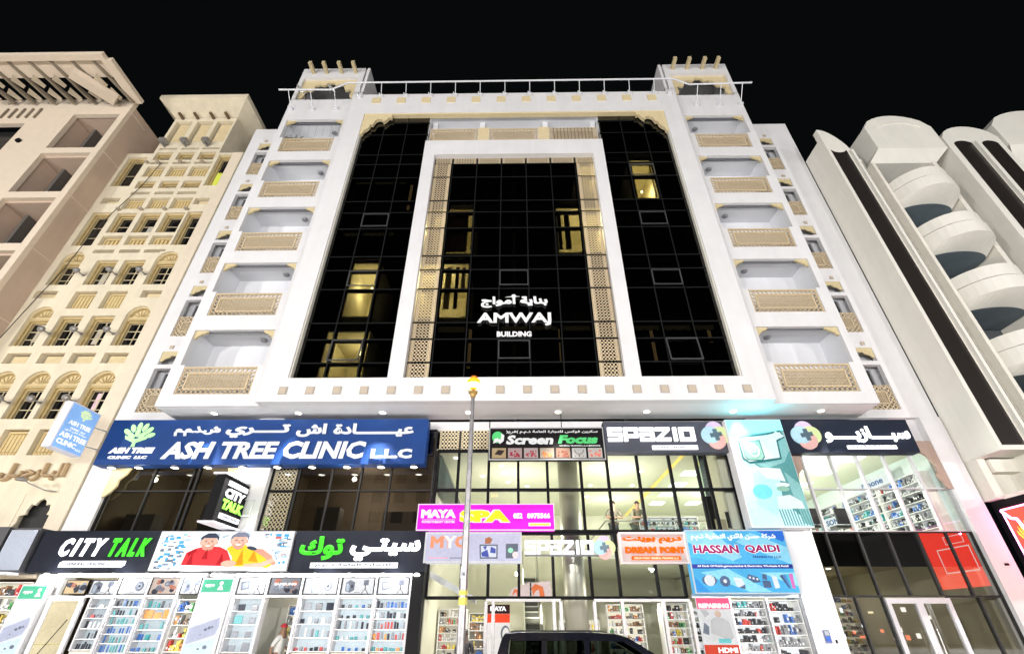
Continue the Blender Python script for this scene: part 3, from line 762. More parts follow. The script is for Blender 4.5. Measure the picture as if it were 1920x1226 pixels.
small = [(x, x + .95, 17.15, 18.45) for x in tower] + [(x, x + .92, 20.18, 20.72) for x in tower] + [(x, x + .88, 22.36, 23.0) for x in tower]
louv = [(x, x + .95, 16.38, 16.95) for x in tower] + [(x, x + .95, 18.72, 19.48) for x in tower] + [(x, x + .95, 21.05, 21.85) for x in tower] \
     + [(-18.6, -17.65, 12.85, 13.75), (-17.25, -16.35, 12.85, 13.75), (-19.4, -18.45, 6.72, 7.65), (-18.0, -17.1, 6.72, 7.65), (-16.75, -15.85, 6.72, 7.65), (-15.45, -14.75, 6.72, 7.65)]
tray = [(x, x + .95, 15.9, 16.1) for x in tower] + [(x, x + .95, 19.72, 19.92) for x in tower] + [(x, x + .95, 22.02, 22.2) for x in tower] + [(x, x + .95, 23.2, 23.36) for x in tower] \
     + [(-20.3, -19.35, 13.4, 13.78), (-15.75, -14.9, 13.4, 13.78), (-20.2, -19.3, 19.1, 19.5), (-15.6, -14.75, 19.0, 19.45)] \
     + [(x, x + .95, 10.28, 10.74) for x in (-19.75, -18.42, -17.2, -15.92)]
blank = [(x, x + .92, 23.85, 25.7) for x in tower]
door_h = [(-20.3, -19.0, 4.3, 5.42), (-18.6, -17.3, 4.3, 5.42), (-15.98, -14.69, 4.3, 5.42)]
rects = [(a, b, c, d) for a, b, c, d, e in arch_h] + plain + small + louv + tray + door_h
m = MB(); m.wall(-20.5, -14.32, 3.0, 22.9, 15.6, 15.98, rects)
m.wall(-19.15, -15.64, 22.9, 26.3, 15.6, 15.98, [r_ for r_ in small + tray + blank if r_[3] > 22.9])
m.box(-15.84, -15.64, 15.98, 19, 22.9, 26.3); m.box(-19.15, -18.95, 15.98, 19, 22.9, 26.3)
m.box(-14.52, -14.33, 15.98, 30, 3.0, 22.88); m.box(-20.5, -14.52, 15.98, 30, 22.7, 22.88)
part(m, 'facade_wall', CREAM, CB)
# fill the top corners of the arched openings
fl = MB()
for a, b, c, d, e in arch_h:
    if not e: continue
    r_ = (b - a) / 2; cx = (a + b) / 2; zs = d - r_
    for s in (-1, 1):
        P = [(cx + s * r_, d), (cx, d)] + [(cx + s * r_ * math.sin(t * math.pi / 16), zs + r_ * math.cos(t * math.pi / 16)) for t in range(1, 8)] + [(cx + s * r_, zs)]
        # concave piece split into quads
        arc = [(cx + s * r_ * math.sin(t * math.pi / 16), zs + r_ * math.cos(t * math.pi / 16)) for t in range(0, 9)]
        for t in range(8):
            (xa, za), (xb, zb) = arc[t], arc[t + 1]
            fl.prism([(xa, za), (xb, zb), (xb, d), (xa, d)], 15.601, 15.9)
part(fl, 'arch_spandrels', CREAM, CB, kind='stuff')
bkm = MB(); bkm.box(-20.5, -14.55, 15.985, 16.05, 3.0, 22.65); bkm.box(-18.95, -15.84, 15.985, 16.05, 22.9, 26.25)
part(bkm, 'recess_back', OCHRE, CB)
def win(a, b, c, d, arched, nx=2, nz=3):
    r_ = (b - a) / 2; cx = (a + b) / 2
    top = d - r_ - .08 if arched else d
    f = MB()
    # stepped surround
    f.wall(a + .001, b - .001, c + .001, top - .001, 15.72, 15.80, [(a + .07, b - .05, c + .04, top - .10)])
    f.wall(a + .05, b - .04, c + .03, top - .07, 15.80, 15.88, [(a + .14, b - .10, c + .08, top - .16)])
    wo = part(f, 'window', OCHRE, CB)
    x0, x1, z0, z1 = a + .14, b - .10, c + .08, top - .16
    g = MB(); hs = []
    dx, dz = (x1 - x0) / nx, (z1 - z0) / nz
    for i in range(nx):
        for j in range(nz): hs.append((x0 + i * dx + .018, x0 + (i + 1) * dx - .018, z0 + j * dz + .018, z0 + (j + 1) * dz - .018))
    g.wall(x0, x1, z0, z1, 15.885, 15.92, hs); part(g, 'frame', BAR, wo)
    for h in hs:
        key = ('cp', round(h[1] - h[0], 2), round(h[3] - h[2], 2))
        pieces(key, lambda: MB().box(-(h[1] - h[0]) / 2, (h[1] - h[0]) / 2, -.003, .003, -(h[3] - h[2]) / 2, (h[3] - h[2]) / 2), 'pane', mat('black_pane', (0.006, 0.006, 0.007), 0.08), wo, [((h[0] + h[1]) / 2, 15.905, (h[2] + h[3]) / 2)])
    if arched:
        zs = d - r_
        fan = MB()
        fan.prism([(cx + r_ * math.cos(t * math.pi / 12), zs + r_ * math.sin(t * math.pi / 12)) for t in range(13)], 15.84, 15.90, 0)
        fan.box(a, b, 15.74, 15.84, zs - .07, zs, 1)
        for t in range(12):
            a0, a1 = t * math.pi / 12, (t + 1) * math.pi / 12
            for ro, ri, y0, y1, mi in ((1.0, .90, 15.70, 15.84, 1),):
                fan.prism([(cx + r_ * ro * math.cos(a0), zs + r_ * ro * math.sin(a0)), (cx + r_ * ro * math.cos(a1), zs + r_ * ro * math.sin(a1)),
                           (cx + r_ * ri * math.cos(a1), zs + r_ * ri * math.sin(a1)), (cx + r_ * ri * math.cos(a0), zs + r_ * ri * math.sin(a0))], y0, y1, mi)
        for t in range(7):
            an = math.pi * (t + .5) / 7; hw = .085
            P = [(cx + .12 * math.cos(an), zs + .12 * math.sin(an)), (cx + r_ * .72 * math.cos(an - hw * 1.5), zs + r_ * .72 * math.sin(an - hw * 1.5)), (cx + r_ * .82 * math.cos(an), zs + r_ * .82 * math.sin(an)), (cx + r_ * .72 * math.cos(an + hw * 1.5), zs + r_ * .72 * math.sin(an + hw * 1.5))]
            fan.prism(P, 15.80, 15.84, 1)
        part(fan, 'fanlight', [OCHRE, mat('cream_ray', (0.62, 0.50, 0.28), 0.7)], wo)
for a, b, c, d, e in arch_h: win(a, b, c, d, e)
for a, b, c, d in small: win(a, b, c, d, False, 1 if d < 21 and c > 19 else 1, 2 if d < 19 else 1)
for i, (a, b, c, d) in enumerate(plain):
    win(a, b, c, d, False, 1, 3 if d < 19 else 2)
# louvred panels, trays, blank panels
def louver_panel(a, b, c, d):
    m = MB(); m.wall(a + .03, b - .03, c + .02, d - .04, 15.76, 15.84, [(a + .12, b - .10, c + (.14 if d - c > .7 else .07), d - .12)]); m.box(a + .1, b - .08, 15.86, 15.9, c + .04, d - .10)
    n = 5 if d - c > .7 else 4
    for i in range(n):
        x = a + .12 + (b - a - .22) * (i + .5) / n; m.box(x - .055, x + .055, 15.78, 15.86, c + (.16 if d - c > .7 else .08), d - .14)
    if d - c > .7:
        for i in range(6): x = a + .12 + (b - a - .22) * (i + .5) / 6; m.disc(x, c + .08, .045, 15.74, 15.77, 8)
    part(m, 'louvred_panel', mat('gold_ochre_panel', (0.60, 0.46, 0.22), 0.8, var=0.12, scale=6), CB)
for r_ in louv: louver_panel(*r_)
for a, b, c, d in tray + blank:
    m = MB(); m.box(a + .1, b - .03, 15.80, 15.84, c + .02, d - .05); part(m, 'recessed_panel', mat('pale_panel', (0.66, 0.54, 0.32), 0.8, var=0.1), CB)
# cornice of the tower: flaring crown
m = MB()
m.add([(-19.15, 15.58, 26.0), (-15.64, 15.58, 26.0), (-14.72, 14.6, 26.35), (-19.6, 14.6, 26.35), (-19.6, 14.6, 26.65), (-14.72, 14.6, 26.65), (-19.15, 18.5, 26.0), (-15.64, 18.5, 26.0), (-19.6, 18.5, 26.35), (-14.72, 18.5, 26.35), (-19.6, 18.5, 26.65), (-14.72, 18.5, 26.65)],
      [(0, 1, 2, 3), (3, 2, 5, 4), (1, 7, 9, 2), (2, 9, 11, 5), (0, 3, 8, 6), (3, 4, 10, 8), (4, 5, 11, 10)])
part(m, 'crown_cornice', CREAM, CB)
for x in (-18.7, -17.85, -16.95, -16.1):
    m = MB(); m.box(x - .06, x + .06, 15.2, 15.6, 25.86, 25.98); part(m, 'beam_end', mat('dark_wood', (0.14, 0.09, 0.05), 0.8), CB)
for x, z in [(x + .46, 22.1) for x in tower] + [(-19.1, 22.1)] + [(x, 18.62) for x in (-18.98, -17.9, -16.75, -15.7)]:
    m = MB(); m.box(x - .07, x + .07, 15.42, 15.6, z - .05, z + .05); part(m, 'beam_end', mat('grey_wood', (0.40, 0.34, 0.26), 0.8), CB)
# pale strip beside the white building
m = MB(); m.box(-14.85, -14.33, 15.575, 15.6, 3.0, 22.9); part(m, 'corner_strip', CREAMP, CB)
# doorway arches
for a, b, c, d in door_h:
    for s, xx in ((1, a), (-1, b)):
        P = [(0, 0), (.65, 0), (.65, -.12), (.52, -.2), (.46, -.34), (.34, -.30), (.28, -.48), (.30, -.62), (.12, -.66), (.14, -.86), (0, -1.1)]
        m = MB(); m.prism([(xx + s * x, d + z) for x, z in P], 15.62, 15.7); part(m, 'lobed_arch', CREAM, CB)
    m = MB(); m.box(a, b, 15.9, 15.93, c, d); part(m, 'dark_opening', ROOMDARK, CB)
NS = thing('building_lettering', 'tan raised Arabic name lettering on the cream wall above the lobed arches', 'sign', (-16, 15.6, 5.85))
lettering(ar('البـارجيـل'), -17.15, -14.98, 5.82, 6.42, 15.6, .16, mat('bronze_letters', (0.42, 0.30, 0.17), 0.6), NS, bold=.04)
yc = MB(); curt_save = cu; cu = yc; curtain(-15.45, -14.7, 20.45, 21.6, y=15.96 - .03, n=6)
cu = curt_save
# the lit curtain stands in the opening of the big right window
yc.T = None
part(yc, 'yellow_curtain', mat('yellow_curtain', (0.55, 0.60, 0.10), 0.8, em=0.35, emcol=(0.62, 0.62, 0.08)), CB, loc=org(CB))
for o in bpy.data.objects:
    if o.name.startswith('yellow_curtain'): o.location.y -= 0.065
# floodlights on the cream facade
FLM = [mat('floodlight_grey', (0.30, 0.29, 0.28), 0.4, 0.4), mat('floodlight_lens', (0.5, 0.5, 0.48), 0.2)]
def flood(x, z, label, group='floodlights on the cream facade'):
    t = thing('floodlight', label, 'floodlight', (x, 15.5, z), group)
    m = MB(); m.lathe([(.05, -.12), (.12, -.05), (.13, .05), (.09, .07)], (x, 15.25, z), 10, axis='y'); part(m, 'lamp_head', FLM, t)
    m = MB(); m.tube((x, 15.35, z), (x + .05, 15.6, z - .02), .025, 6); m.box(x, x + .1, 15.57, 15.6, z - .06, z + .03); part(m, 'bracket', FLM[0], t)
for i, (x, z, lab) in enumerate(((-18.75, 14.62, 'leftmost floodlight of the upper row on the cream facade'), (-17.35, 14.66, 'floodlight between the two square windows of the upper row'), (-16.05, 14.65, 'floodlight left of the topmost right arched window'),
        (-18.62, 11.63, 'leftmost floodlight of the middle row of windows'), (-17.33, 11.62, 'floodlight between the two square windows of the middle row'), (-16.02, 11.61, 'floodlight left of the right arched window of the middle row'),
        (-18.5, 8.66, 'floodlight at the picture edge beside the lowest arched windows'), (-17.35, 8.66, 'floodlight left of the second lowest arched window'), (-16.1, 8.70, 'dark floodlight just above the blue hanging clinic sign'))):
    flood(x, z, lab)
for x, lab in ((-18.75, 'left grey floodlight at the foot of the wind tower panels'), (-17.6, 'middle grey floodlight at the foot of the wind tower panels'), (-16.45, 'right grey floodlight at the foot of the wind tower panels')):
    t = thing('floodlight', lab, 'floodlight', (x, 15.5, 23.5), 'floodlights at the tower top')
    m = MB(); m.box(x - .16, x + .16, 15.2, 15.5, 23.5, 23.72); m.box(x - .03, x + .03, 15.3, 15.6, 23.4, 23.5); part(m, 'lamp_head', FLM[0], t)
t = thing('wall_lamp', 'round shaded lamp on a curved arm below the Arabic lettering', 'lamp', (-15.3, 15.6, 5.5))
m = MB(); m.path([(-15.0, 15.58, 5.5), (-15.15, 15.3, 5.48), (-15.45, 14.95, 5.62), (-15.6, 14.85, 5.72)], .02, 6); part(m, 'arm', FLM[0], t)
m = MB(); m.lathe([(.02, .1), (.16, 0), (.15, -.03), (.02, .05)], (-15.62, 14.85, 5.70), 12); part(m, 'shade', FLM, t)
# loose cable down the facade
m = MB(); pts = [(-18.35, 15.55, 22.0), (-18.6, 15.52, 20.2), (-19.15, 15.5, 18.2), (-19.5, 15.5, 16.6), (-19.6, 15.45, 14.8), (-19.75, 15.4, 13.6), (-20.05, 15.4, 12.2), (-20.3, 15.4, 11.0), (-20.4, 15.45, 9.6)]
m.path([(p[0] + .03 * math.sin(i * 2.1), p[1], p[2]) for i, p in enumerate(pts)], .018, 5)
solo(m, 'cable', mat('black_cable', (0.02, 0.02, 0.02), 0.6), 'dark loose cable hanging down the left side of the cream facade', 'cable')

# ================================================================== PINK APARTMENT BLOCK (far left)
PINK = mat('pink_render_shaded', (0.58, 0.44, 0.34), 0.85, var=0.06, scale=1.0, streak=0.05, bump=0.15, dirt=0.08)  # darker copy of the facade render: side and recess shade put into colour
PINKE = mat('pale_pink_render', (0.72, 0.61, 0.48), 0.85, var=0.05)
PB = thing('apartment_block', 'pink beige apartment block with deep open balconies at the left edge', 'building', (-24, 14.4, 0))
ph_ = 3.2
hs = [(-23.3, -20.83, 21.81 - ph_ * k, 24.6 - ph_ * k) for k in range(6)]
hs += [(-30, -25.5, 21.6 - ph_ * k, 23.86 - ph_ * k) for k in range(6)]
m = MB(); m.wall(-34, -20.5, 0, 25.4, 14.4, 14.62, [h for h in hs if h[2] > 0]); part(m, 'facade_wall', PINKE, PB)
m = MB(); m.wall(14.62, 17.2, 0, 25.4, 0, 1, [])
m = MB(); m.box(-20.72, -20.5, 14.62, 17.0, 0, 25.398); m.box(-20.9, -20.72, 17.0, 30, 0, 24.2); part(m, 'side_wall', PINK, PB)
for k in range(7):
    m = MB(); z = 24.95 - ph_ * k; m.box(-20.5, -20.47, 14.4, 15.6, z - .03, z); part(m, 'string_course', PINKE, PB)
inn = MB()
for k in range(6):
    z = 21.81 - ph_ * k
    inn.box(-23.6, -20.72, 14.62, 16.6, z - .5, z - .3); inn.box(-23.6, -20.72, 16.4, 16.6, z - .3, z + 2.85); inn.box(-23.6, -23.4, 14.62, 16.4, z - .3, z + 2.85); inn.box(-23.4, -20.72, 14.62, 16.4, z + 2.82, z + 2.92)
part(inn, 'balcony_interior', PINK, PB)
for k in range(5):
    z = 21.81 - ph_ * k
    m = MB(); m.box(-22.35, -22.2, 14.9, 16.4, z - .2, z + 2.2); part(m, 'balcony_divider', mat('dark_divider', (0.10, 0.09, 0.08), 0.8), PB)
    m = MB(); m.box(-23.3, -20.9, 16.33, 16.4, z - .3, z + 1.7); part(m, 'balcony_door', mat('dark_glass_door', (0.02, 0.02, 0.02), 0.25), PB)
    m = MB(); m.box(-30, -25.5, 14.9, 14.95, 21.6 - ph_ * k, 23.86 - ph_ * k); part(m, 'window', mat('dark_glass_door', (0.02, 0.02, 0.02)), PB)
    m = MB(); m.tube((-24.95, 14.30, z + .55), (-24.95, 14.42, z + .55), .13, 12); part(m, 'wall_vent', BLACKF, PB)
# pergola canopy reaching over the street at roof level
m = MB(); m.box(-34, -20.3, 11.8, 12.1, 25.5, 25.75); m.box(-20.55, -20.05, 12.1, 14.4, 25.5, 25.75); m.box(-34, -20.5, 14.4, 14.62, 25.4, 26.0)
m.box(-34, -20.56, 12.1, 13.0, 25.62, 25.74)
part(m, 'roof_canopy', PINKE, PB)
random.seed(11)
for i in range(7):
    x = -21.1 - i * 1.08
    m = MB(); m.add([(x, 12.05, 25.55), (x + .12, 12.05, 25.55), (x + .75, 14.3, 25.4), (x + .6, 14.3, 25.4), (x, 12.05, 25.62), (x + .12, 12.05, 25.62), (x + .75, 14.3, 25.6), (x + .6, 14.3, 25.6)], [(0, 1, 2, 3), (4, 7, 6, 5), (0, 3, 7, 4), (1, 5, 6, 2), (0, 4, 5, 1), (3, 2, 6, 7)])
    part(m, 'canopy_beam', mat('grey_brown_beam', (0.22, 0.18, 0.13), 0.85, var=.2), PB)
    for (yy, dx) in ((13.0, .25), (13.7, .5)):
        m = MB(); c = x + dx - .45; m.add([(c - .28, yy - .02, 25.42), (c + .25, yy + .3, 25.42), (c + .05, yy + .42, 25.38), (c, yy - .25, 25.5)], [(0, 1, 2), (0, 3, 1), (0, 2, 3), (1, 3, 2)]); part(m, 'canopy_bracket', mat('dull_tan_bracket', (0.42, 0.35, 0.25), 0.85, var=.2), PB)
m = MB(Matrix.Translation((-21.7, 13.3, 25.2)) @ Matrix.Rotation(R(-38), 4, 'Z')); m.box(-.28, .28, -.95, .95, -.1, .25); part(m, 'canopy_bracket', PINKE, PB)
m = MB(); m.box(-34, -21.9, 14.3, 14.395, 24.7, 24.72)
for i in range(5): m = MB(); m.box(-25.3 - i * .45, -25.22 - i * .45, 14.32, 14.4, 24.3, 25.1); part(m, 'wall_slot', mat('grey_brown_beam', (0.22, 0.18, 0.13)), PB)

# ================================================================== RIGHT CREAM TOWER BLOCK
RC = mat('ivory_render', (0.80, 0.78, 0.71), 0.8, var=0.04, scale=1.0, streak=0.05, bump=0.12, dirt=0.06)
RCD = mat('ivory_render_shaded', (0.74, 0.71, 0.63), 0.85, var=0.06)  # darker copy of the ivory, with shade put into the colour
STRIP = mat('dark_bronze_glazing', (0.022, 0.018, 0.016), 0.25)
RB = thing('tower_block', 'ivory tower block with rounded balconies between tall fins striped with dark glazing', 'building', (17, 14.2, 0))
def capped(x0, x1, z0, zl, zr, n=10, side='both'):
    P = [(x0, z0)]
    for i in range(n + 1):
        t = i / n; x = x0 + (x1 - x0) * t
        if side == 'both': z = zl + (zr - zl) * math.sin(math.pi * t) ** .55
        else: z = zr + (zl - zr) * math.cos(t * math.pi / 2) ** .7
        P.append((x, z))
    P.append((x1, z0)); return P
m = MB(); m.prism(capped(14.85, 15.95, 6.35, 22.3, 20.7, side='fall'), 14.2, 14.5); m.box(14.85, 15.02, 14.5, 15.6, 6.35, 21.7); m.box(15.02, 15.95, 14.5, 15.6, 6.35, 20.6)
part(m, 'fin', RC, RB)
m = MB(); m.prism(capped(14.99, 15.70, 6.5, 20.75, 20.55, side='both'), 14.185, 14.2); part(m, 'dark_glazing_strip', STRIP, RB)
m = MB(); m.box(15.78, 15.90, 14.05, 14.2, 6.4, 20.6); part(m, 'fin_rib', RC, RB)
m = MB(); m.box(15.95, 16.2, 14.3, 14.4, 3, 20.0); part(m, 'dark_glazing_strip', STRIP, RB)
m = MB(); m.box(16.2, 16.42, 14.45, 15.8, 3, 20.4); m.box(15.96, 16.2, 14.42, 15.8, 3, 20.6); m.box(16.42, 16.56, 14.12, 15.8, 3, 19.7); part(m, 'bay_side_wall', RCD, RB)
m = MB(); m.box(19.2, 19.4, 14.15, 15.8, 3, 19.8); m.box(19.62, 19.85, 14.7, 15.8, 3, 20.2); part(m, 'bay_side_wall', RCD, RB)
m = MB(); m.box(19.4, 19.62, 14.6, 14.7, 3, 19.8); part(m, 'dark_glazing_strip', STRIP, RB)
# crown box over the balconies
m = MB(); P = capped(16.95, 20.15, 20.5, 22.1, 23.0)
m.prism(P, 13.95, 14.2); m.box(16.95, 20.15, 14.2, 15.2, 20.48, 22.1)
m.add([(16.95, 13.95, 20.5), (20.15, 13.95, 20.5), (19.45, 14.2, 19.75), (16.42, 14.2, 19.75), (16.42, 15.8, 19.75), (19.45, 15.8, 19.75), (16.95, 15.2, 20.5), (20.15, 15.2, 20.5)], [(0, 3, 2, 1), (3, 4, 5, 2), (0, 6, 4, 3), (1, 2, 5, 7)])
part(m, 'crown_box', RC, RB)
m = MB(); n = 14
arc = [(17.45 + 2.2 * i / n, 22.05 + .35 * math.sin(math.pi * i / n)) for i in range(n + 1)]
for (xa, za), (xb, zb) in zip(arc, arc[1:]): m.prism([(xa, za), (xb, zb), (xb, zb + .07), (xa, za + .07)], 13.9, 13.95)
part(m, 'crown_moulding', RC, RB)
# balconies
def half_round(z0, z1, rx, ry, cx=17.88, y0=14.75, mi=0, m=None, n=18):
    m = m or MB()
    P = [(cx + rx * math.cos(math.pi * i / n), y0 - ry * math.sin(math.pi * i / n)) for i in range(n + 1)]
    vs = [(x, y, z0) for x, y in P] + [(x, y, z1) for x, y in P]; N = n + 1
    m.add(vs, [(i, i + 1, N + i + 1, N + i) for i in range(n)] + [tuple(range(N)), tuple(range(N, 2 * N))[::-1]], mi); return m
bp = 2.70
for k in range(7):
    z = 18.35 - bp * k
    if z < 3: break
    m = MB(); half_round(z - .50, z, 1.31, 1.5, m=m); half_round(z - .55, z - .50, 1.25, 1.42, m=m); half_round(z - 1.10, z - .55, 1.33, 1.54, m=m)
    b = part(m, 'balcony', RC, RB)
    # tapering underside
    m = MB(); n = 18
    P = [(17.88 + 1.33 * math.cos(math.pi * i / n), 14.75 - 1.54 * math.sin(math.pi * i / n), z - 1.10) for i in range(n + 1)] + [(17.88 + 1.24 * math.cos(math.pi * i / n), 14.75 - .60 * math.sin(math.pi * i / n), z - 1.32) for i in range(n + 1)]
    N = n + 1; m.add(P, [(i, N + i, N + i + 1, i + 1) for i in range(n)] + [tuple(range(N, 2 * N))]); part(m, 'balcony_underside', RC, b)
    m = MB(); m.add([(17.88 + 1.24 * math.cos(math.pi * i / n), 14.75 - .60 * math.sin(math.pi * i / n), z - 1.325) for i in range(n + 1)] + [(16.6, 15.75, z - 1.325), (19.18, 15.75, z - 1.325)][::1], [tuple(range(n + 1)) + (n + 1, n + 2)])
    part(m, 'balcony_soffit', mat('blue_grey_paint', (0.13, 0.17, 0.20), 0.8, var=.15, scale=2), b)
m = MB(); m.box(16.56, 19.2, 15.8, 15.9, 3, 20.4); part(m, 'bay_back_wall', mat('shadowed_wall', (0.08, 0.09, 0.10), 0.8), RB)  # shade behind the balconies put into the wall colour
# second fin and a third crown
m = MB(); m.prism(capped(20.35, 22.95, 4, 21.35, 22.15), 14.0, 14.3); m.box(20.35, 20.5, 14.3, 16, 4, 21.3); m.box(22.8, 22.95, 14.3, 16, 4, 21.3); part(m, 'fin', RC, RB)
for a, b in ((20.65, 21.5), (21.95, 22.7)):
    m = MB(); m.prism(capped(a, b, 4.2, 20.85, 21.05), 13.985, 14.0); part(m, 'dark_glazing_strip', STRIP, RB)
m = MB(); m.box(21.55, 21.72, 13.85, 14.0, 4, 20.9); part(m, 'fin_rib', RC, RB)
m = MB(); m.prism(capped(23.1, 27.5, 20.7, 22.2, 23.3), 13.95, 15.2); m.add([(23.1, 13.95, 20.7), (27.5, 13.95, 20.7), (27, 14.5, 19.9), (23.4, 14.5, 19.9)], [(0, 3, 2, 1)]); part(m, 'crown_box', RC, RB)
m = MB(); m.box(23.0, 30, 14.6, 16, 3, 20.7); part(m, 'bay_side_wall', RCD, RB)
for k in range(6):
    z = 18.4 - bp * k
    if z < 4: break
    m = half_round(z - 1.12, z, 1.6, 1.5, cx=25.2); part(m, 'balcony', RC, RB)
# foot of the block
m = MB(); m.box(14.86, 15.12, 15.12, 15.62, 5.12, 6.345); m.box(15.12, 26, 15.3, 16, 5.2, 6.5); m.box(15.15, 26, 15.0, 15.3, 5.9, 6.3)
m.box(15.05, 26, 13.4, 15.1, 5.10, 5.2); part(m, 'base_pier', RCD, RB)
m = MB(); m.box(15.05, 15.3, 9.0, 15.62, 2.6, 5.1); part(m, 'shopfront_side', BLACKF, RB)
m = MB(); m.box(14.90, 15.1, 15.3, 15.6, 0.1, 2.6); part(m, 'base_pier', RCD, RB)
# things on the balconies
m = MB(); m.box(-.35, .35, -.2, .2, 0, .5)

for x in (17.0, 21.5, -17.0):  # spots added without fixtures to bounce light onto the undersides above
    L = bpy.data.lights.new('added_bounce_spot', 'SPOT'); L.energy = 4200; L.color = (1, .95, .88); L.spot_size = R(110); L.spot_blend = .7; L.shadow_soft_size = .1
    o = bpy.data.objects.new('added_bounce_spot', L); o.location = (x, 13.2, 5.0); o.rotation_euler = (R(-12), 0, 0); COL.objects.link(o)
# tower standing across the avenue, seen only as a dim reflection in the dark glass
AT = thing('office_tower', 'tall brown tower across the avenue dimly mirrored in the dark glass', 'building', (-10, -72, 0))
m = MB(); m.wall(-34, 8, 0, 52, -72.0, -71.0, [(-31 + i * 4.6, -28.6 + i * 4.6, 4 + j * 4.0, 6.4 + j * 4.0) for i in range(8) for j in range(11)])
part(m, 'facade_wall', mat('brown_tower_wall', (.34, .25, .18), .8, var=.2, scale=.2), AT); part(MB().box(-34, 8, -85, -72.5, 0, 51.8), 'core', ROOMDARK, AT)
AT = thing('office_building', 'lower pale building across the avenue dimly mirrored in the dark glass', 'building', (30, -70, 0))
m = MB(); m.wall(14, 50, 0, 30, -70.0, -69.0, [(16 + i * 4.2, 18.6 + i * 4.2, 4 + j * 3.6, 6.0 + j * 3.6) for i in range(8) for j in range(7)])
part(m, 'facade_wall', mat('pale_block_wall', (.4, .36, .3), .8, var=.2, scale=.2), AT); part(MB().box(14, 50, -85, -70.5, 0, 29.8), 'core', ROOMDARK, AT)

# row of lit shops across the avenue, mirrored low in the shop windows
SR = thing('shop_row', 'row of lit shops across the avenue mirrored low in the shop windows', 'shops', (0, -45, 0))
part(MB().box(-60, 60, -47, -45.1, 0, 5.5), 'wall', mat('dark_shop_wall', (.12, .10, .09), .8), SR)
rr_ = random.Random(77)
for i in range(150):
    x = -57 + i * .76; c_ = rr_.choice([(1, .95, .8), (1, .9, .7), (.9, .97, 1), (1, .95, .85), (1, .93, .8), (.9, .2, .1), (1, .8, .5)])
    if rr_.random() < .2: continue
    z_ = rr_.choice([.4, 1.1, 1.9, 2.7, 3.5]) + rr_.uniform(0, .3); part(MB().box(x, x + rr_.uniform(.3, .75), -45.1, -45.0, z_, z_ + rr_.uniform(.2, .6)), 'shop_window', glow('far_window_%d%d' % (int(c_[0] * 9), int(c_[2] * 9)), c_, 4.0), SR)

# details on the cream facade windows: drawn curtains behind a few panes
for x, z, w_, h_, c_ in ((-15.62, 8.35, .16, .8, (.7, .5, .55)), (-17.0, 11.3, .2, .7, (.5, .45, .35)), (-18.2, 14.3, .25, .6, (.45, .42, .35)), (-19.5, 11.4, .2, .9, (.4, .36, .3)), (-17.4, 17.3, .3, .5, (.42, .4, .34))):
    part(MB().box(x, x + w_, 15.893, 15.899, z, z + h_), 'curtain', mat('curtain_%d%d' % (int(c_[0] * 99), int(c_[1] * 99)), c_, .9), CB)
# ================================================================== SHOP INTERIORS
def room_light(x, y, z, p, col=(1, .97, .9), r=.35):
    L = bpy.data.lights.new('shop_light', 'POINT'); L.energy = p * (.5 if y > 15.7 else 1); L.color = col; L.shadow_soft_size = r
    o = bpy.data.objects.new('shop_light', L); o.location = (x, y, z); COL.objects.link(o)
CWALL = mat('shop_cream_wall', (0.74, 0.73, 0.60), 0.8, var=.04)
CCEIL = mat('shop_ceiling', (0.76, 0.78, 0.62), 0.8, var=.03, scale=.6)
TEAL = mat('shop_pale_green_wall', (0.70, 0.80, 0.76), 0.8, var=.04)
FLO = mat('polished_floor', (0.6, 0.58, 0.52), 0.25)
CI = thing('shopping_hall', 'bright cream shop hall behind the central and right storefront glass', 'interior', (3, 20, 0.12))
m = MB(); m.box(-2.7, 14.1, 15.9, 27, 6.9, 7.0); part(m, 'ceiling', CCEIL, CI)
m = MB(); m.box(-2.75, -2.65, 15.9, 27, .12, 6.9); m.box(-2.65, 14.1, 26.9, 27, .12, 6.9); m.box(6.95, 7.2, 16.0, 18.2, 4.2, 6.9); m.box(8.0, 8.25, 16.0, 27, .12, 3.8); part(m, 'wall', CWALL, CI)
m = MB(); m.box(14.0, 14.1, 15.9, 27, 4.2, 6.9); m.box(7.2, 7.3, 16.4, 18.0, 4.2, 6.9); part(m, 'wall', TEAL, CI)
m = MB(); m.box(2.5, 14.1, 18.6, 26.9, 3.85, 4.1); m.box(7.2, 14.1, 16.1, 18.6, 3.85, 4.1); part(m, 'mezzanine_slab', CCEIL, CI)
m = MB(); m.box(-2.65, 14.1, 15.9, 26.9, .08, .125); part(m, 'floor', FLO, CI)
# white stair soffit at the far left of the hall
m = MB(); m.add([(-2.62, 16.2, 3.25), (-2.62, 16.9, 3.25), (-1.2, 16.2, 2.55), (-1.2, 16.9, 2.55), (-2.62, 16.2, 3.05), (-2.62, 16.9, 3.05), (-1.2, 16.2, 2.38), (-1.2, 16.9, 2.38)], [(0, 2, 3, 1), (4, 5, 7, 6), (0, 4, 6, 2), (2, 6, 7, 3)]); part(m, 'stair_soffit', WHITE2, CI)
m = MB(); m.add([(-2.62, 16.2, 6.85), (-2.62, 18, 6.85), (-2.62, 16.2, 5.6), (-2.62, 18, 5.6), (-2.0, 16.2, 5.6), (-2.0, 18, 5.6), (-2.55, 16.2, 6.85), (-2.55, 18, 6.85)], [(2, 4, 6, 0), (4, 5, 7, 6), (3, 1, 7, 5), (2, 3, 5, 4)]); part(m, 'sloping_bulkhead', mat('grey_green_panel', (.12, .16, .14), .5), CI)
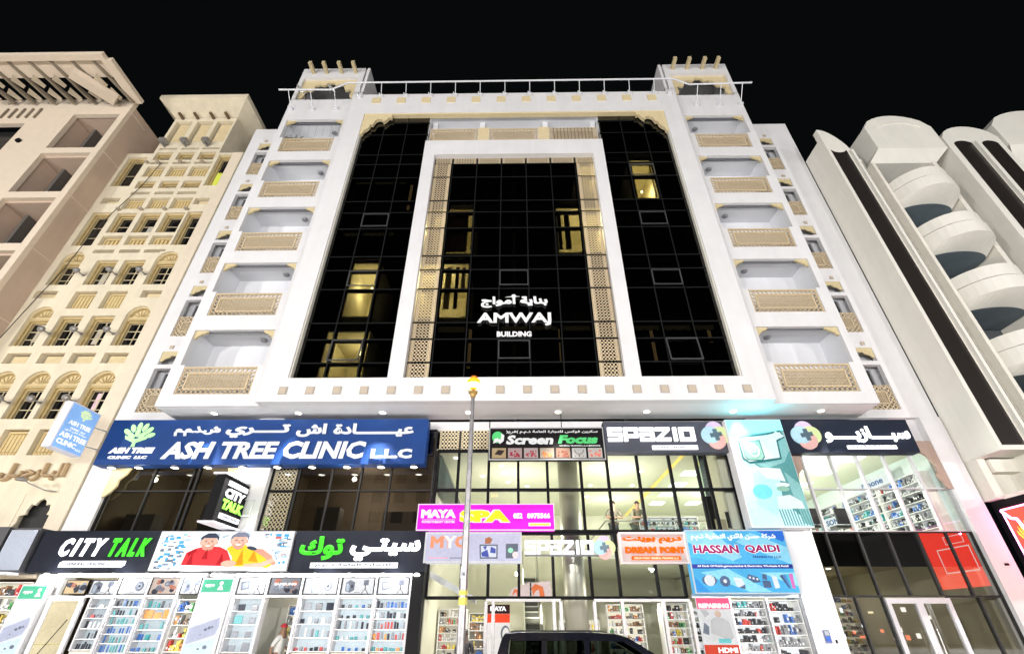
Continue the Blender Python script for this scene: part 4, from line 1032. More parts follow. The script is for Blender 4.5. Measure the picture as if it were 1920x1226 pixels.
# round steel column and a square dark one
m = MB(); m.lathe([(.36, .12), (.36, 6.9)], (1.9, 17.0, 0), 32); part(m, 'round_column', mat('polished_column', (.50, .49, .44), .4, .8), CI, smooth=True)
m = MB(); m.box(6.35, 6.62, 16.15, 16.4, 4.1, 5.45, 0); m.box(6.37, 6.6, 16.17, 16.38, 5.45, 6.9, 1); part(m, 'square_column', [BLACKF, mat('mirror_panel', (.6, .75, .75), .1, .8)], CI)
# yellow strip light along the ceiling and panels
m = MB(); m.box(5.86, 5.98, 16.0, 26.8, 6.86, 6.897); part(m, 'yellow_ceiling_strip', glow('amber_strip', (1.0, .72, .18), 1.3), CI)
PANL = glow('ceiling_panel_light', (.95, 1.0, 1.0), 2.2)
for x, y in [(6.9 + i * 1.75, 16.9 + j * 1.75) for i in range(4) for j in range(5)]:
    if 6.9 <= x <= 7.3 and y < 18.3: continue
    m = MB(); m.box(x - .32, x + .32, y - .32, y + .32, 6.875, 6.897); part(m, 'ceiling_light_panel', PANL, CI)
DLM = glow('warm_downlight', (1.0, .93, .75), 9)
dl = lambda: MB().lathe([(.075, 0), (.085, -.02), (.05, -.03)], (0, 0, 0), 12)
pieces('dl', dl, 'downlight', DLM, CI, [(x, y, 6.897) for x, y in ((-2.1, 16.6), (-1.3, 19), (-.5, 17.6), (-.45, 18.6), (-.3, 19.9), (.5, 20.6), (2.9, 17.8), (3.2, 20.5), (3.3, 22.5), (4.9, 18.4), (5.0, 20.5), (4.4, 23))])
for p_ in ((0, 18.5, 5.2, 330), (3.8, 18.0, 5.6, 300), (10.4, 17.6, 5.6, 760), (9, 21.5, 5.6, 340), (4.5, 23, 5.5, 260), (0, 23, 4.4, 260), (11.5, 21.5, 5.6, 250)):  # point lights added at mid height, without fixtures, to brighten the ceiling
    room_light(*p_, col=(.97, 1.0, .94) if p_[0] > 7 else (1, .97, .86))
for p_ in ((-1.2, 17.6, 2.2, 120), (4.0, 17.4, 2.4, 110), (.8, 21, 2.2, 100), (5.2, 20.5, 2.2, 60)): room_light(*p_, col=(1, .95, .8))
# mezzanine rail
m = MB(); m.path([(2.6, 18.55, 4.3), (3.35, 18.5, 5.1), (8.0, 18.45, 5.1)], .03, 6)
for x in (3.35, 4.6, 5.9): m.tube((x, 18.5, 4.1), (x, 18.5, 5.1), .02, 6)
r_ = part(m, 'handrail', STEEL, CI); m = MB(); m.box(3.4, 7.0, 18.5, 18.51, 4.12, 5.02); part(m, 'glass_panel', glass('rail_glass', (.8, .88, .84), .7, 0, .05), r_)
# escalator
es = thing('escalator', 'narrow escalator rising into the hall behind the double doors', 'escalator', (.62, 17.5, .12))
m = MB(); n = 18
for i in range(n): m.box(.36, .90, 17.6 + i * .40, 18.02 + i * .40, .12 + i * .2, .30 + i * .2, 0); m.box(.362, .898, 17.585 + i * .40, 17.6 + i * .40, .28 + i * .2, .32 + i * .2, 1)
part(m, 'steps', [mat('step_grey', (.07, .075, .06), .6), mat('step_edge', (.42, .44, .38), .5)], es)
for x in (.28, .93): m = MB(); m.add([(x, 17.3, .12), (x, 17.3, 1.15), (x, 24.8, 4.9), (x, 24.8, 3.7), (x + .05, 17.3, .12), (x + .05, 17.3, 1.15), (x + .05, 24.8, 4.9), (x + .05, 24.8, 3.7)], [(0, 3, 2, 1), (4, 5, 6, 7), (1, 2, 6, 5), (0, 1, 5, 4)]); part(m, 'balustrade', STEEL, es)
# wall shelving seen through the glass
PAL = [mat('goods_%s' % n_, c_, .5) for n_, c_ in (('black', (.02, .02, .025)), ('grey', (.25, .26, .28)), ('white', (.75, .75, .75)), ('red', (.55, .05, .04)), ('blue', (.05, .16, .5)), ('orange', (.7, .28, .05)),
      ('teal', (.06, .35, .36)), ('yellow', (.75, .6, .1)), ('green', (.08, .35, .1)), ('pink', (.7, .25, .4)), ('brown', (.25, .13, .06)))]
SHW = mat('shelf_white', (.8, .8, .78), .5)
def shelf_unit(x0, x1, z0, z1, y, label, rows=5, seed=1, T=None, warm=0, name='display_shelf', fill=.85, em=0.5, depth=.35, grp=None):
    rnd = random.Random(seed); rows = int(rows * 1.45)
    t = thing(name, label, 'display', tuple(T @ Vector(((x0 + x1) / 2, y, z0))) if T else ((x0 + x1) / 2, y, z0), grp)
    m = MB(T); m.box(x0, x1, y + depth, y + depth + .03, z0, z1); part(m, 'back_panel', glow('backlit_panel_%d_%.1f' % (warm, em), (1, .93, .72) if warm else (.93, .97, 1), em), t)
    m = MB(T)
    for j in range(rows + 1): m.box(x0, x1, y, y + depth, z0 + (z1 - z0) * j / rows - .012, z0 + (z1 - z0) * j / rows + .012)
    m.box(x0 - .03, x0, y - .01, y + depth, z0, z1); m.box(x1, x1 + .03, y - .01, y + depth, z0, z1)
    part(m, 'shelf_frame', SHW, t)
    g = MB(T); h = (z1 - z0) / rows
    for j in range(rows):
        x = x0 + .03; run = 0
        while x < x1 - .05:
            if run <= 0: mi = rnd.choice([0, 0, 0, 1, 1, 2, 2, 3, 5, 7, 10, 10, 4, 8] if warm else [0, 0, 0, 0, 1, 1, 1, 1, 2, 2, 4, 3, 6]); run = rnd.randint(1, 4); base = rnd.uniform(.03, .10)
            ww = base * rnd.uniform(.8, 1.25); hh = rnd.uniform(.3, .85) * h
            if rnd.random() < fill and x + ww < x1 - .02:
                g.box(x, x + ww * .82, y + .02 + rnd.uniform(0, .05), y + depth * .6, z0 + h * j + .013, z0 + h * j + .013 + hh, mi)
                zl = z0 + h * j + .013 + hh * rnd.uniform(.15, .5); g.box(x + ww * .12, x + ww * .70, y + .012, y + .02, zl, zl + hh * rnd.uniform(.15, .35), rnd.choice([2, 0, 2, 1, mi]))
            x += ww; run -= 1
    part(g, 'goods', PAL, t, kind='stuff')
    return t
shelf_unit(-2.55, -1.65, .5, 2.3, 18.4, 'warm lit shelf of colourful goods just right of the black shop pillar', 6, 5, warm=1)
shelf_unit(-1.6, -.9, .4, 2.2, 19.2, 'dark stacked goods behind the left glass door beside the lamp post', 5, 8, warm=1, em=.15)
shelf_unit(1.55, 2.9, .4, 2.0, 19.4, 'counter of orange and brown goods right of the escalator', 4, 9, warm=1, em=.8)
shelf_unit(3.2, 4.4, .3, 2.45, 19.0, 'warm lit shelf with amber packets behind the right double doors', 7, 10, warm=1, em=.9)
shelf_unit(4.45, 5.2, .3, 2.4, 16.6, 'shelf of small accessories left of the repairing poster', 7, 12, warm=1, em=.6)
shelf_unit(5.4, 7.9, .3, 2.4, 20.5, 'long shelf deep inside behind the repairing poster', 7, 13, em=.8)
shelf_unit(9.3, 10.6, .3, 2.7, 22.0, 'dim shelf behind the glass left of the aluminium door', 6, 14, warm=1, em=.25)
shelf_unit(10.8, 13.9, .3, 2.9, 22.5, 'long cream lit shelf behind the aluminium glass door', 8, 15, warm=1, em=.7)
T_ = facing_minus_x(13.95, 0)
for i, (ya, lab) in enumerate(((-25.5, 'farthest green lit shelf on the right wall of the upper shop'), (-23.0, 'middle green lit shelf on the right wall of the upper shop'), (-20.5, 'third green lit shelf on the right wall of the upper shop'), (-18.2, 'nearest green lit shelf on the right wall of the upper shop'))):
    shelf_unit(ya, ya + 2.2, 4.2, 6.2, -.4, lab, 5, 20 + i, T=T_, em=.9)
for i, (s_, y0, z0) in enumerate((('SONY', 21.2, 5.55), ('iPhone', 18.2, 6.35), ('SONY', 23.6, 5.9))):
    nm = thing('brand_board', ['white fascia reading SONY on the right wall of the upper shop', 'white fascia reading iPhone above the nearest shelf of the upper shop', 'farther white fascia reading SONY above the middle shelf'][i], 'sign', (13.6, y0, z0), 'brand boards in the upper shop')
    m = MB(); m.box(13.5, 13.56, y0 - 1.0, y0 + 1.0, z0 - .18, z0 + .2); part(m, 'board', glow('board_white', (.9, .97, 1), .8), nm)
    lettering(s_, -y0 - .6, -y0 + .6, z0 - .1, z0 + .12, -.46, .02, mat('navy_print', (.03, .08, .2), .5), nm, T=facing_minus_x(13.95, 0), bold=.03)
T_ = facing_minus_x(7.9, 0)
shelf_unit(5.3, 8.0, 4.1, 5.9, 22.0, 'long green lit shelf behind the mezzanine rail', 4, 33, em=.8)
shelf_unit(9.3, 13.4, 4.1, 6.0, 24.5, 'shelf along the back wall of the upper right shop', 5, 34, em=.9)
m = MB(); m.box(-.42, .42, -.03, .03, -.33, .33)
for x, y, lab in ((7.3, 16.6, 'dark monitor back seen just above the blue trading sign'),):
    t = thing('monitor', lab, 'monitor', (7.0, 16.3, 4.45)); m = MB(); m.box(6.85, 7.2, 16.1, 16.16, 4.45, 4.95); part(m, 'screen_back', BLACKF, t); m = MB(); m.box(6.98, 7.06, 16.12, 16.2, 4.11, 4.45); part(m, 'stand', BLACKF, t)
t = thing('monitor', 'beige monitor back left of the dark one above the blue trading sign', 'monitor', (6.6, 16.3, 4.4)); m = MB(); m.box(6.45, 6.8, 16.1, 16.15, 4.42, 4.72); part(m, 'screen_back', mat('beige_plastic', (.5, .42, .26), .4), t); m = MB(); m.box(6.6, 6.66, 16.12, 16.2, 4.11, 4.42); part(m, 'stand', STEEL, t)
# chairs and a ventilator near the right shop window
for i, (x, lab) in enumerate(((9.75, 'black chair leaning at the lower left of the upper right shop window'), (10.75, 'dark office chair in the upper right shop window'))):
    t = thing('office_chair', lab, 'chair', (x, 16.6, 4.1), 'chairs in the upper shop window')
    m = MB(); m.box(x - .24, x + .24, 16.45, 16.85, 4.52, 4.60); part(m, 'seat', PAL[0], t)
    m = MB(); m.box(x - .22, x + .22, 16.36, 16.42, 4.62, 5.1); part(m, 'backrest', PAL[0], t)
    m = MB(); m.tube((x, 16.65, 4.15), (x, 16.65, 4.52), .03); 
    for q in range(5): a = q * 1.257; m.tube((x, 16.65, 4.2), (x + .25 * math.cos(a), 16.65 + .25 * math.sin(a), 4.13), .018, 5)
    part(m, 'pedestal', STEEL, t)
# bulkhead and ceiling of the lower right shop
m = MB(); m.box(9.05, 14.1, 15.9, 16.05, 3.34, 4.27); part(m, 'dark_bulkhead', BLACKF, CI)
m = MB(); m.box(9.05, 14.1, 16.5, 26.8, 3.60, 3.70); part(m, 'lower_ceiling', mat('olive_ceiling', (.45, .40, .28), .7), CI)
m = MB(); m.box(14.0, 14.1, 16.1, 26.8, .12, 3.7); part(m, 'wall', CWALL, CI)
pieces('dl', dl, 'downlight', DLM, CI, [(x, y, 3.597) for x, y in ((9.8, 17.6), (10.9, 17.4), (12.1, 17.4), (9.6, 19), (11.4, 19.2))])
room_light(11.5, 18.6, 2.6, 34, (1, .93, .7)); room_light(12.6, 21.5, 2.6, 40, (1, .93, .7))
# dim clinic floor behind the smoked glass
CL = thing('clinic_interior', 'dim brown interior behind the smoked glass under the blue clinic sign', 'interior', (-8, 18, 4.2))
m = MB(); m.box(-13.4, -2.76, 19.0, 19.1, 4.2, 7.9); m.box(-13.4, -2.76, 16.0, 19.0, 4.1, 4.2); m.box(-13.4, -2.76, 16.0, 19.0, 6.75, 6.85); m.box(-8.4, -8.3, 16.0, 19.0, 4.2, 6.75); m.box(-13.5, -13.4, 15.9, 19.1, 4.2, 7.9)
part(m, 'room_shell', mat('brown_grey_wall', (.30, .26, .20), .8, var=.2, scale=.8), CL)
m = MB(); m.box(-13.2, -12.2, 16.6, 17.2, 4.2, 5.0); m.box(-6.9, -6.1, 17, 17.5, 4.2, 5.3); m.box(-10.9, -10.2, 17, 17.4, 4.2, 5.4); m.box(-4.5, -3.4, 16.8, 17.4, 4.2, 5.1)
part(m, 'cabinets', mat('grey_cabinet', (.12, .12, .12), .6), CL, kind='stuff')
room_light(-11, 17.4, 5.8, 230, (1, .92, .75)); room_light(-5.5, 17.4, 5.8, 230, (1, .86, .75))  # lights added without fixtures so the clinic shows through the glass

# ================================================================== SIGNS
def matte(m_, v=.12): m_.node_tree.nodes['Principled BSDF'].inputs['Specular IOR Level'].default_value = v; return m_
PR = lambda n_, c_, r_=.7: matte(mat('print_' + n_, c_, r_))
def backlit(n_, c_, s_): return glow('backlit_' + n_, c_, s_)
NAVY = matte(mat('anthracite_panel', (.009, .011, .019), .7, var=.05), .15)
HALO = glow('halo_white_letter', (.97, .97, 1.0), 2.6)
GREENL = glow('green_lit_letter', (.07, .80, .03), 1.25)
def signbox(name, label, x0, x1, z0, z1, yf, yb, face, rim=None, rw=.03, cat='sign', group=None, T=None, rimout=.012):
    L = Vector(((x0 + x1) / 2, (yf + yb) / 2, z0)); L = T @ L if T else L
    t = thing(name, label, cat, tuple(L), group)
    m = MB(T); m.box(x0, x1, yf, yb, z0, z1); part(m, 'panel', face, t)
    if rim:
        m = MB(T); m.wall(x0 - .01, x1 + .01, z0 - .01, z1 + .01, yf - rimout, yf + .04, [(x0 + rw, x1 - rw, z0 + rw, z1 - rw)]); part(m, 'rim', rim, t)
    return t
def tree_logo(cx, cz, s, y, par, m_, T=None):
    for i, a in enumerate((-1.35, -.95, -.52, -.08, .36, .8, 1.25)):
        for k, (r0, sz) in enumerate(((.42, .25), (.80, .25))):
            if k == 0 and i % 2 == 0 or k == 1 and abs(a) > 1.3: continue
            x = cx + s * r0 * math.sin(a) * 1.05; z = cz + s * (r0 * math.cos(a)); 
            mb = MB(T); P = []
            for t in range(9):
                q = 2 * math.pi * t / 9; u, v = sz * s * .55 * math.cos(q), sz * s * 1.1 * math.sin(q)
                P.append((x + u * math.cos(a) + v * math.sin(a), z - u * math.sin(a) + v * math.cos(a)))
            mb.prism(P, y - .03, y); part(mb, 'leaf', m_, par)
    mb = MB(T); mb.prism([(cx - .1 * s, cz - .45 * s), (cx + .1 * s, cz - .45 * s), (cx + .08 * s, cz - .2 * s), (cx + .62 * s, cz + .02 * s), (cx + .72 * s, cz + .25 * s), (cx + .35 * s, cz + .12 * s), (cx, cz + .02 * s), (cx - .35 * s, cz + .12 * s), (cx - .72 * s, cz + .25 * s), (cx - .62 * s, cz + .02 * s), (cx - .08 * s, cz - .2 * s)], y - .03, y)
    part(mb, 'trunk', m_, par)
# --- blue clinic sign
S = signbox('clinic_sign', 'long royal blue fascia sign with raised white ASH TREE CLINIC lettering', -13.82, -2.94, 6.24, 7.78, 15.12, 15.55, matte(mat('royal_blue_panel', (.003, .036, .17), .6, var=.15, scale=1.2, em=.03, emcol=(.02, .10, .45)), .25))
SWL = glow('sign_white_letter', (.98, .98, 1), 1.0); SHL = glow('sign_white_bright', (.98, .98, 1), 1.4)
lettering('ASH TREE CLINIC', -11.62, -4.92, 6.40, 6.98, 15.1, .10, SWL, S, bold=.036, shear=.13, split=True)
lettering('L.L.C', -4.72, -3.36, 6.40, 6.72, 15.1, .10, SWL, S, bold=.06, split=True)
lettering(ar('عيـــــــادة'), -6.1, -3.38, 7.14, 7.60, 15.1, .09, SWL, S, bold=.04)
lettering(ar('اش'), -7.35, -6.35, 7.14, 7.60, 15.1, .09, SWL, S, bold=.045)
lettering(ar('تــــري'), -9.75, -7.6, 7.12, 7.58, 15.1, .09, SWL, S, bold=.045)
lettering(ar('ش.ذ.م.م'), -11.5, -9.95, 7.18, 7.52, 15.1, .09, SWL, S, bold=.055)
tree_logo(-12.75, 7.08, .56, 15.1, S, glow('pale_green_leaf', (.55, 1.0, .45), 1.3))
lettering('ASH TREE', -13.45, -11.95, 6.60, 6.80, 15.1, .06, SHL, S, bold=.07, shear=.16)
lettering('CLINIC  LLC', -13.40, -12.1, 6.42, 6.52, 15.1, .05, SHL, S, bold=.06, shear=.16)
ULAMP = glow('sign_downlamp', (1.0, .98, .85), 14)
for i, x in enumerate([-13.3, -12.4, -11.2, -10.1, -8.95, -7.8, -6.65, -5.5, -4.38, -3.3]):
    t = thing('sign_spotlight', ['outermost left', 'second', 'third', 'fourth', 'fifth', 'sixth', 'seventh', 'eighth', 'ninth', 'last and rightmost'][i] + ' small spotlight from the left under the blue clinic sign', 'spotlight', (x, 15.3, 6.2), 'spotlights under the clinic sign')
    m = MB(); m.lathe([(.10, .05), (.11, 0), (.08, -.015)], (x, 15.3, 6.19), 12); part(m, 'lens', ULAMP, t)
    m = MB(); m.lathe([(.125, .05), (.13, -.01), (.112, -.01), (.112, .03)], (x, 15.3, 6.19), 12); part(m, 'ring', STEEL, t)
    if i % 3 == 1: room_light(x, 15.25, 6.05, 14, (1, .93, .7), .08)
# --- hanging clinic blade sign
T_ = facing_plus_x(-14.2, 0)
S = signbox('hanging_sign', 'pale blue lit hanging sign reading ASH TREE CLINIC left of the blue fascia', 13.78, 14.95, 6.42, 7.90, 0, .28, mat('pale_violet_box', (.6, .6, .68), .5, em=.15, emcol=(.8, .8, .95)), T=T_)
m = MB(T_); m.box(13.82, 14.91, -.012, -.001, 6.46, 7.86); part(m, 'face', glow('clinic_blue_face', (.28, .52, .98), .95), S)
tree_logo(14.40, 7.56, .24, -.012, S, glow('pale_green_leaf2', (.8, 1, .6), .9), T=T_)
for s_, a, b, c, d in (('ASH TREE', 13.95, 14.82, 7.22, 7.36), ('CLINIC  LLC', 14.1, 14.7, 7.10, 7.16), ('ASH TREE', 13.86, 14.88, 6.80, 6.96), ('CLINIC', 13.86, 14.6, 6.58, 6.74), ('LLC', 14.63, 14.84, 6.56, 6.62)):
    lettering(s_, a, b, c, d, -.012, .01, glow('blade_white', (.98, .98, 1), 1.1), S, T=T_, bold=.05)
lettering(ar('عيادة اش تري'), 13.95, 14.8, 7.0, 7.08, -.012, .01, glow('blade_white', (.98, .98, 1), 1.1), S, T=T_, bold=.03)
m = MB()
for z in (7.5, 6.85): m.path([(-14.34, 14.95, z), (-14.34, 15.2, z), (-14.12, 15.6, z - .02)], .022, 6)
part(m, 'bracket', STEEL, S)
# --- city talk fascia
S = signbox('shop_sign', 'dark fascia sign with glowing white and green CITY TALK lettering in Latin letters', -14.3, -10.72, 3.12, 4.24, 15.15, 15.6, NAVY)
lettering('C I T Y', -13.50, -12.17, 3.52, 4.02, 15.1, .09, HALO, S, bold=.05, shear=.28, split=True)
lettering('T A L K', -12.0, -10.86, 3.52, 4.02, 15.1, .09, GREENL, S, bold=.05, shear=.28, split=True)
m = MB(); m.prism([(-13.35, 3.24), (-11.5, 3.24), (-11.42, 3.30), (-11.42, 3.41), (-13.27, 3.41), (-13.35, 3.36)], 15.08, 15.12); part(m, 'light_box', glow('strip_white', (.97, .97, 1), 1.6), S)
lettering('GENERAL TRADING L.L.C', -13.15, -11.6, 3.285, 3.365, 15.08, .01, PR('dark', (.05, .06, .1)), S, shear=.15, bold=.02)
S = signbox('shop_sign', 'dark fascia sign with glowing green and white Arabic lettering right of the photo screen', -6.58, -2.62, 3.12, 4.22, 15.15, 15.6, NAVY)
lettering(ar('توك'), -6.35, -5.05, 3.42, 4.06, 15.1, .09, GREENL, S, bold=.045)
lettering(ar('سيتـي'), -4.85, -2.78, 3.40, 4.0, 15.1, .09, HALO, S, bold=.045)
m = MB(); m.box(-5.95, -3.4, 15.08, 15.12, 3.22, 3.36); part(m, 'light_box', glow('strip_white', (.97, .97, 1), 1.6), S)
lettering(ar('للتجارة العامة ذ.م.م'), -5.8, -3.6, 3.24, 3.345, 15.08, .01, PR('dark', (.05, .06, .1)), S, bold=.03)
# --- photo screen
S = signbox('photo_screen', 'bright printed screen showing two smiling boys in red and yellow shirts', -10.68, -6.62, 3.14, 4.22, 15.10, 15.5, mat('screen_case', (.2, .2, .22), .5))
m = MB(); m.box(-10.66, -6.64, 15.09, 15.1, 3.16, 4.20); part(m, 'print', glow('screen_white', (.95, .97, 1), 1.3), S)
rnd = random.Random(4); g = MB()
for i in range(320):
    x = rnd.uniform(-10.62, -6.75); z = rnd.uniform(3.18, 4.1)
    if -9.9 < x < -7.2 and z < 4.0: continue
    g.box(x, min(x + rnd.uniform(.04, .2), -6.66), 15.0835 + i * 1e-5, 15.09, z, z + rnd.uniform(.015, .08), rnd.choice([0, 0, 1, 2] if x < -9.9 else [0, 1, 2, 2, 3, 4]))
part(g, 'printed_shelves', [glow('pr_blue', (.1, .5, .9), .8), PR('ink', (.1, .12, .16)), glow('pr_pale', (.6, .75, .85), .8), PR('grey', (.4, .42, .45)), glow('pr_red', (.8, .15, .12), .8)], S, kind='stuff')
EL = lambda cx, cz, a, b, n=18, rot=0: [(cx + a * math.cos(t) * math.cos(rot) - b * math.sin(t) * math.sin(rot), cz + a * math.cos(t) * math.sin(rot) + b * math.sin(t) * math.cos(rot)) for t in [2 * math.pi * i / n for i in range(n)]]
def flat(P, y, m_, nm, par=None, T=None):
    mb = MB(T); mb.prism(P, y - .004, y); return part(mb, nm, m_, par or S)
SK, RD, YL, HR_ = glow('pr_skin', (1.0, .55, .42), .95), glow('pr_shirt_red', (1.0, .04, .05), 1.1), glow('pr_shirt_yellow', (1.0, .62, .03), 1.1), PR('hair', (.02, .03, .05))
flat([(-9.75, 3.28), (-9.7, 3.62), (-9.45, 3.74), (-9.15, 3.80), (-8.75, 3.78), (-8.5, 3.68), (-8.3, 3.4), (-8.25, 3.24)], 15.082, RD, 'printed_shirt')
flat([(-8.55, 3.74), (-8.35, 3.85), (-8.0, 3.84), (-7.8, 3.72), (-7.3, 3.55), (-7.0, 3.34), (-7.2, 3.22), (-8.3, 3.24), (-8.3, 3.5)], 15.082, YL, 'printed_shirt')
flat([(-7.85, 3.74), (-7.45, 3.72), (-7.15, 3.55), (-6.95, 3.32), (-7.05, 3.28), (-7.35, 3.5), (-7.6, 3.62)], 15.078, glow('pr_coral', (.95, .35, .25), 1), 'printed_sleeve')
RD2, YL2, SK2 = glow('pr_red_shade', (.55, .01, .02), .9), glow('pr_yellow_shade', (.85, .36, .01), .9), glow('pr_skin_shade', (.80, .33, .25), .85)
for P, m_ in (([(-9.6, 3.3), (-9.5, 3.62), (-9.42, 3.3)], RD2), ([(-9.2, 3.45), (-9.1, 3.76), (-9.02, 3.45)], RD2), ([(-8.72, 3.3), (-8.62, 3.62), (-8.5, 3.3)], RD2), ([(-9.66, 3.62), (-9.45, 3.74), (-9.4, 3.66), (-9.6, 3.52)], RD2), ([(-8.15, 3.3), (-8.05, 3.72), (-7.92, 3.3)], YL2), ([(-7.8, 3.4), (-7.7, 3.68), (-7.5, 3.36)], YL2),
              ([(-9.28, 3.72), (-9.2, 3.83), (-9.0, 3.83), (-8.94, 3.72), (-9.1, 3.66)], SK2), ([(-8.36, 3.76), (-8.3, 3.86), (-8.12, 3.86), (-8.06, 3.76), (-8.2, 3.7)], SK2), ([(-7.0, 3.40), (-7.35, 3.24), (-7.9, 3.22), (-7.9, 3.32), (-7.4, 3.36), (-7.1, 3.48)], SK)):
    flat(P, 15.0775, m_, 'printed_fold')
for cx, cz, k in ((-9.12, 3.90, 0), (-8.22, 3.93, 1)):
    for dx in (-.235, .235): flat(EL(cx + dx, cz - .01, .035, .05, 8), 15.0768, SK2, 'printed_ear')
    flat(EL(cx, cz, .24, .19), 15.076, SK, 'printed_face')
    flat([(cx - .27, cz + .02), (cx - .26, cz + .16), (cx - .1, cz + .255), (cx + .12, cz + .255), (cx + .27, cz + .15), (cx + .27, cz + .03), (cx + .2, cz + .12), (cx - .18, cz + .12)], 15.071, HR_ if not k else PR('hair2', (.10, .11, .16)), 'printed_hair')
    flat(EL(cx, cz - .07, .17, .10), 15.0735, SK2, 'printed_cheek'); flat(EL(cx - .01, cz - .045, .15, .09), 15.0725, SK, 'printed_cheek'); flat([(cx - .02, cz + .01), (cx + .02, cz + .01), (cx + .035, cz - .05), (cx - .035, cz - .05)], 15.0718, SK2, 'printed_nose')
    for dx in (-.09, .09): flat(EL(cx + dx, cz + .02, .04, .013, 8), 15.070, HR_, 'printed_eye'); flat([(cx + dx - .05, cz + .055), (cx + dx, cz + .075), (cx + dx + .05, cz + .055), (cx + dx, cz + .065)], 15.070, HR_, 'printed_brow')
    flat(EL(cx, cz - .095, .07, .022, 10), 15.070, glow('pr_smile', (1, .95, .9), 1), 'printed_smile')
m = MB(); m.prism([(-9.95, 3.17), (-9.9, 3.30), (-7.35, 3.24), (-7.0, 3.17)], 15.068, 15.072); part(m, 'printed_counter', glow('screen_white', (.95, .97, 1), 1.3), S)
flat(EL(-8.35, 3.33, .22, .09), 15.066, SK, 'printed_hand')
flat(EL(-7.78, 3.74, .16, .05, rot=-.2), 15.066, HR_, 'printed_headset')
# --- ribbed aluminium sign of the neighbouring shop
S = thing('ribbed_sign', 'blank ribbed aluminium fascia at the bottom left picture edge', 'sign', (-15.4, 15.2, 3.1))
m = MB(); m.box(-17.5, -14.36, 15.05, 15.6, 3.1, 4.30); m.box(-17.5, -15.25, 14.95, 15.05, 3.08, 4.32); part(m, 'panel', mat('anthracite_box', (.03, .03, .035), .5), S)
m = MB(); m.add([(-15.2, 14.98, 3.15), (-14.4, 14.98, 3.15), (-14.4, 15.0, 4.25), (-15.2, 15.0, 4.25)], [(0, 1, 2, 3)])
rb = lambda: MB().box(-.011, .011, -.02, 0, 0, 1.08)
pieces('rib', rb, 'rib', mat('ribbed_aluminium', (.42, .46, .55), .4, .3), S, [(-15.18 + i * .045, 15.02, 3.16) for i in range(18)])
m = MB(); m.box(-17.5, -14.4, 14.7, 15.1, 3.03, 3.09); part(m, 'ledge', WHITE2, S)
NSH = shelf_unit(-17.4, -14.5, .4, 2.9, 15.8, 'warm lit goods of the neighbouring shop at the bottom left edge', 5, 61, warm=1, em=.7)
# --- city talk hanging sign
T_ = facing_plus_x(-8.6, 0)
S = signbox('hanging_sign', 'black hanging box sign with white and green CITY TALK on the white pilaster', 14.02, 15.45, 4.36, 5.60, 0, .30, BLACKF, T=T_)
WB = glow('blade_letter_white', (.97, .97, 1), 1.6)
lettering('CITY', 14.2, 15.35, 5.02, 5.30, -.005, .04, WB, S, T=T_, bold=.07, shear=.15)
lettering('TALK', 14.2, 15.38, 4.70, 4.98, -.005, .04, glow('blade_letter_green', (.35, 1, .1), 1.8), S, T=T_, bold=.07, shear=.15)
for z in (5.36, 4.44):
    m = MB(T_); m.box(14.25, 15.35, -.04, -.002, z, z + .14); part(m, 'light_box', WB, S)
    lettering('GENERAL TRADING' if z < 5 else 'MOBILE PHONES', 14.35, 15.25, z + .04, z + .1, -.04, .006, PR('dark', (.05, .06, .1)), S, T=T_) if z < 5 else None
for q_ in ((-8.98, -8.55, 13.96, 15.42, 5.62, 5.68), (-8.95, -8.5, 13.92, 15.4, 4.26, 4.31)): part(MB().box(*q_), 'cover_plate', mat('pale_plate', (.6, .6, .66), .4), S)
m = MB()
for z in (5.2, 4.7): m.path([(-8.6, 15.4, z), (-8.35, 15.42, z), (-8.35, 15.52, z)], .018, 5)
m.tube((-8.35, 15.42, 4.7), (-8.35, 15.42, 5.2), .014, 5); part(m, 'bracket', WHITE2, S)
# --- screen focus
S = signbox('shop_sign', 'black sign reading Screen Focus with a row of seven thumbnail pictures', -.84, 2.98, 6.38, 7.46, 15.15, 15.4, matte(mat('black_sign_face', (.006, .005, .006), .7)), glow('white_rim', (.9, .9, .9), .35), .025)
lettering('Screen', -.28, 1.3, 6.88, 7.20, 15.15, .02, glow('flat_white', (.95, .95, .95), .8), S, bold=.05, shear=.18)
lettering('Focus', 1.45, 2.78, 6.90, 7.20, 15.15, .02, mat('deep_green_letter', (.04, .35, .10), .5, em=.35, emcol=(.03, .4, .1)), S, bold=.06, shear=.18)
lettering(ar('سكرين فوكس للتجارة العامة ذ.م.م (فرع)'), -.28, 2.8, 7.25, 7.37, 15.15, .01, glow('flat_white', (.95, .95, .95), .8), S, bold=.03)
lettering('GENERAL TRADING L.L.C (BRANCH)', 1.48, 2.84, 6.80, 6.86, 15.15, .01, glow('flat_white', (.95, .95, .95), .8), S, bold=.04)
flat(EL(-.56, 7.13, .19, .2), 15.146, mat('deep_green_letter', (.04, .35, .10)), 'logo_disc')
flat([(-.60, 7.02), (-.48, 6.90), (-.36, 7.0), (-.34, 7.2), (-.44, 7.26), (-.46, 7.05), (-.52, 7.08)], 15.142, glow('flat_white', (.95, .95, .95), .8), 'logo_swirl')
flat([(-.72, 6.92), (-.58, 6.96), (-.54, 7.1), (-.66, 7.08)], 15.142, glow('flat_white', (.95, .95, .95), .8), 'logo_swirl')
rnd = random.Random(9)
thumbs = [((.75, .55, .3), (.03, .02, .02)), ((.7, .5, .5), (.25, .03, .05)), ((.75, .62, .6), (.3, .05, .07)), ((.8, .65, .5), (.4, .13, .05)), ((.55, .35, .25), (.1, .03, .02)), ((.8, .78, .75), (.15, .12, .1)), ((.8, .75, .7), (.6, .2, .15))]
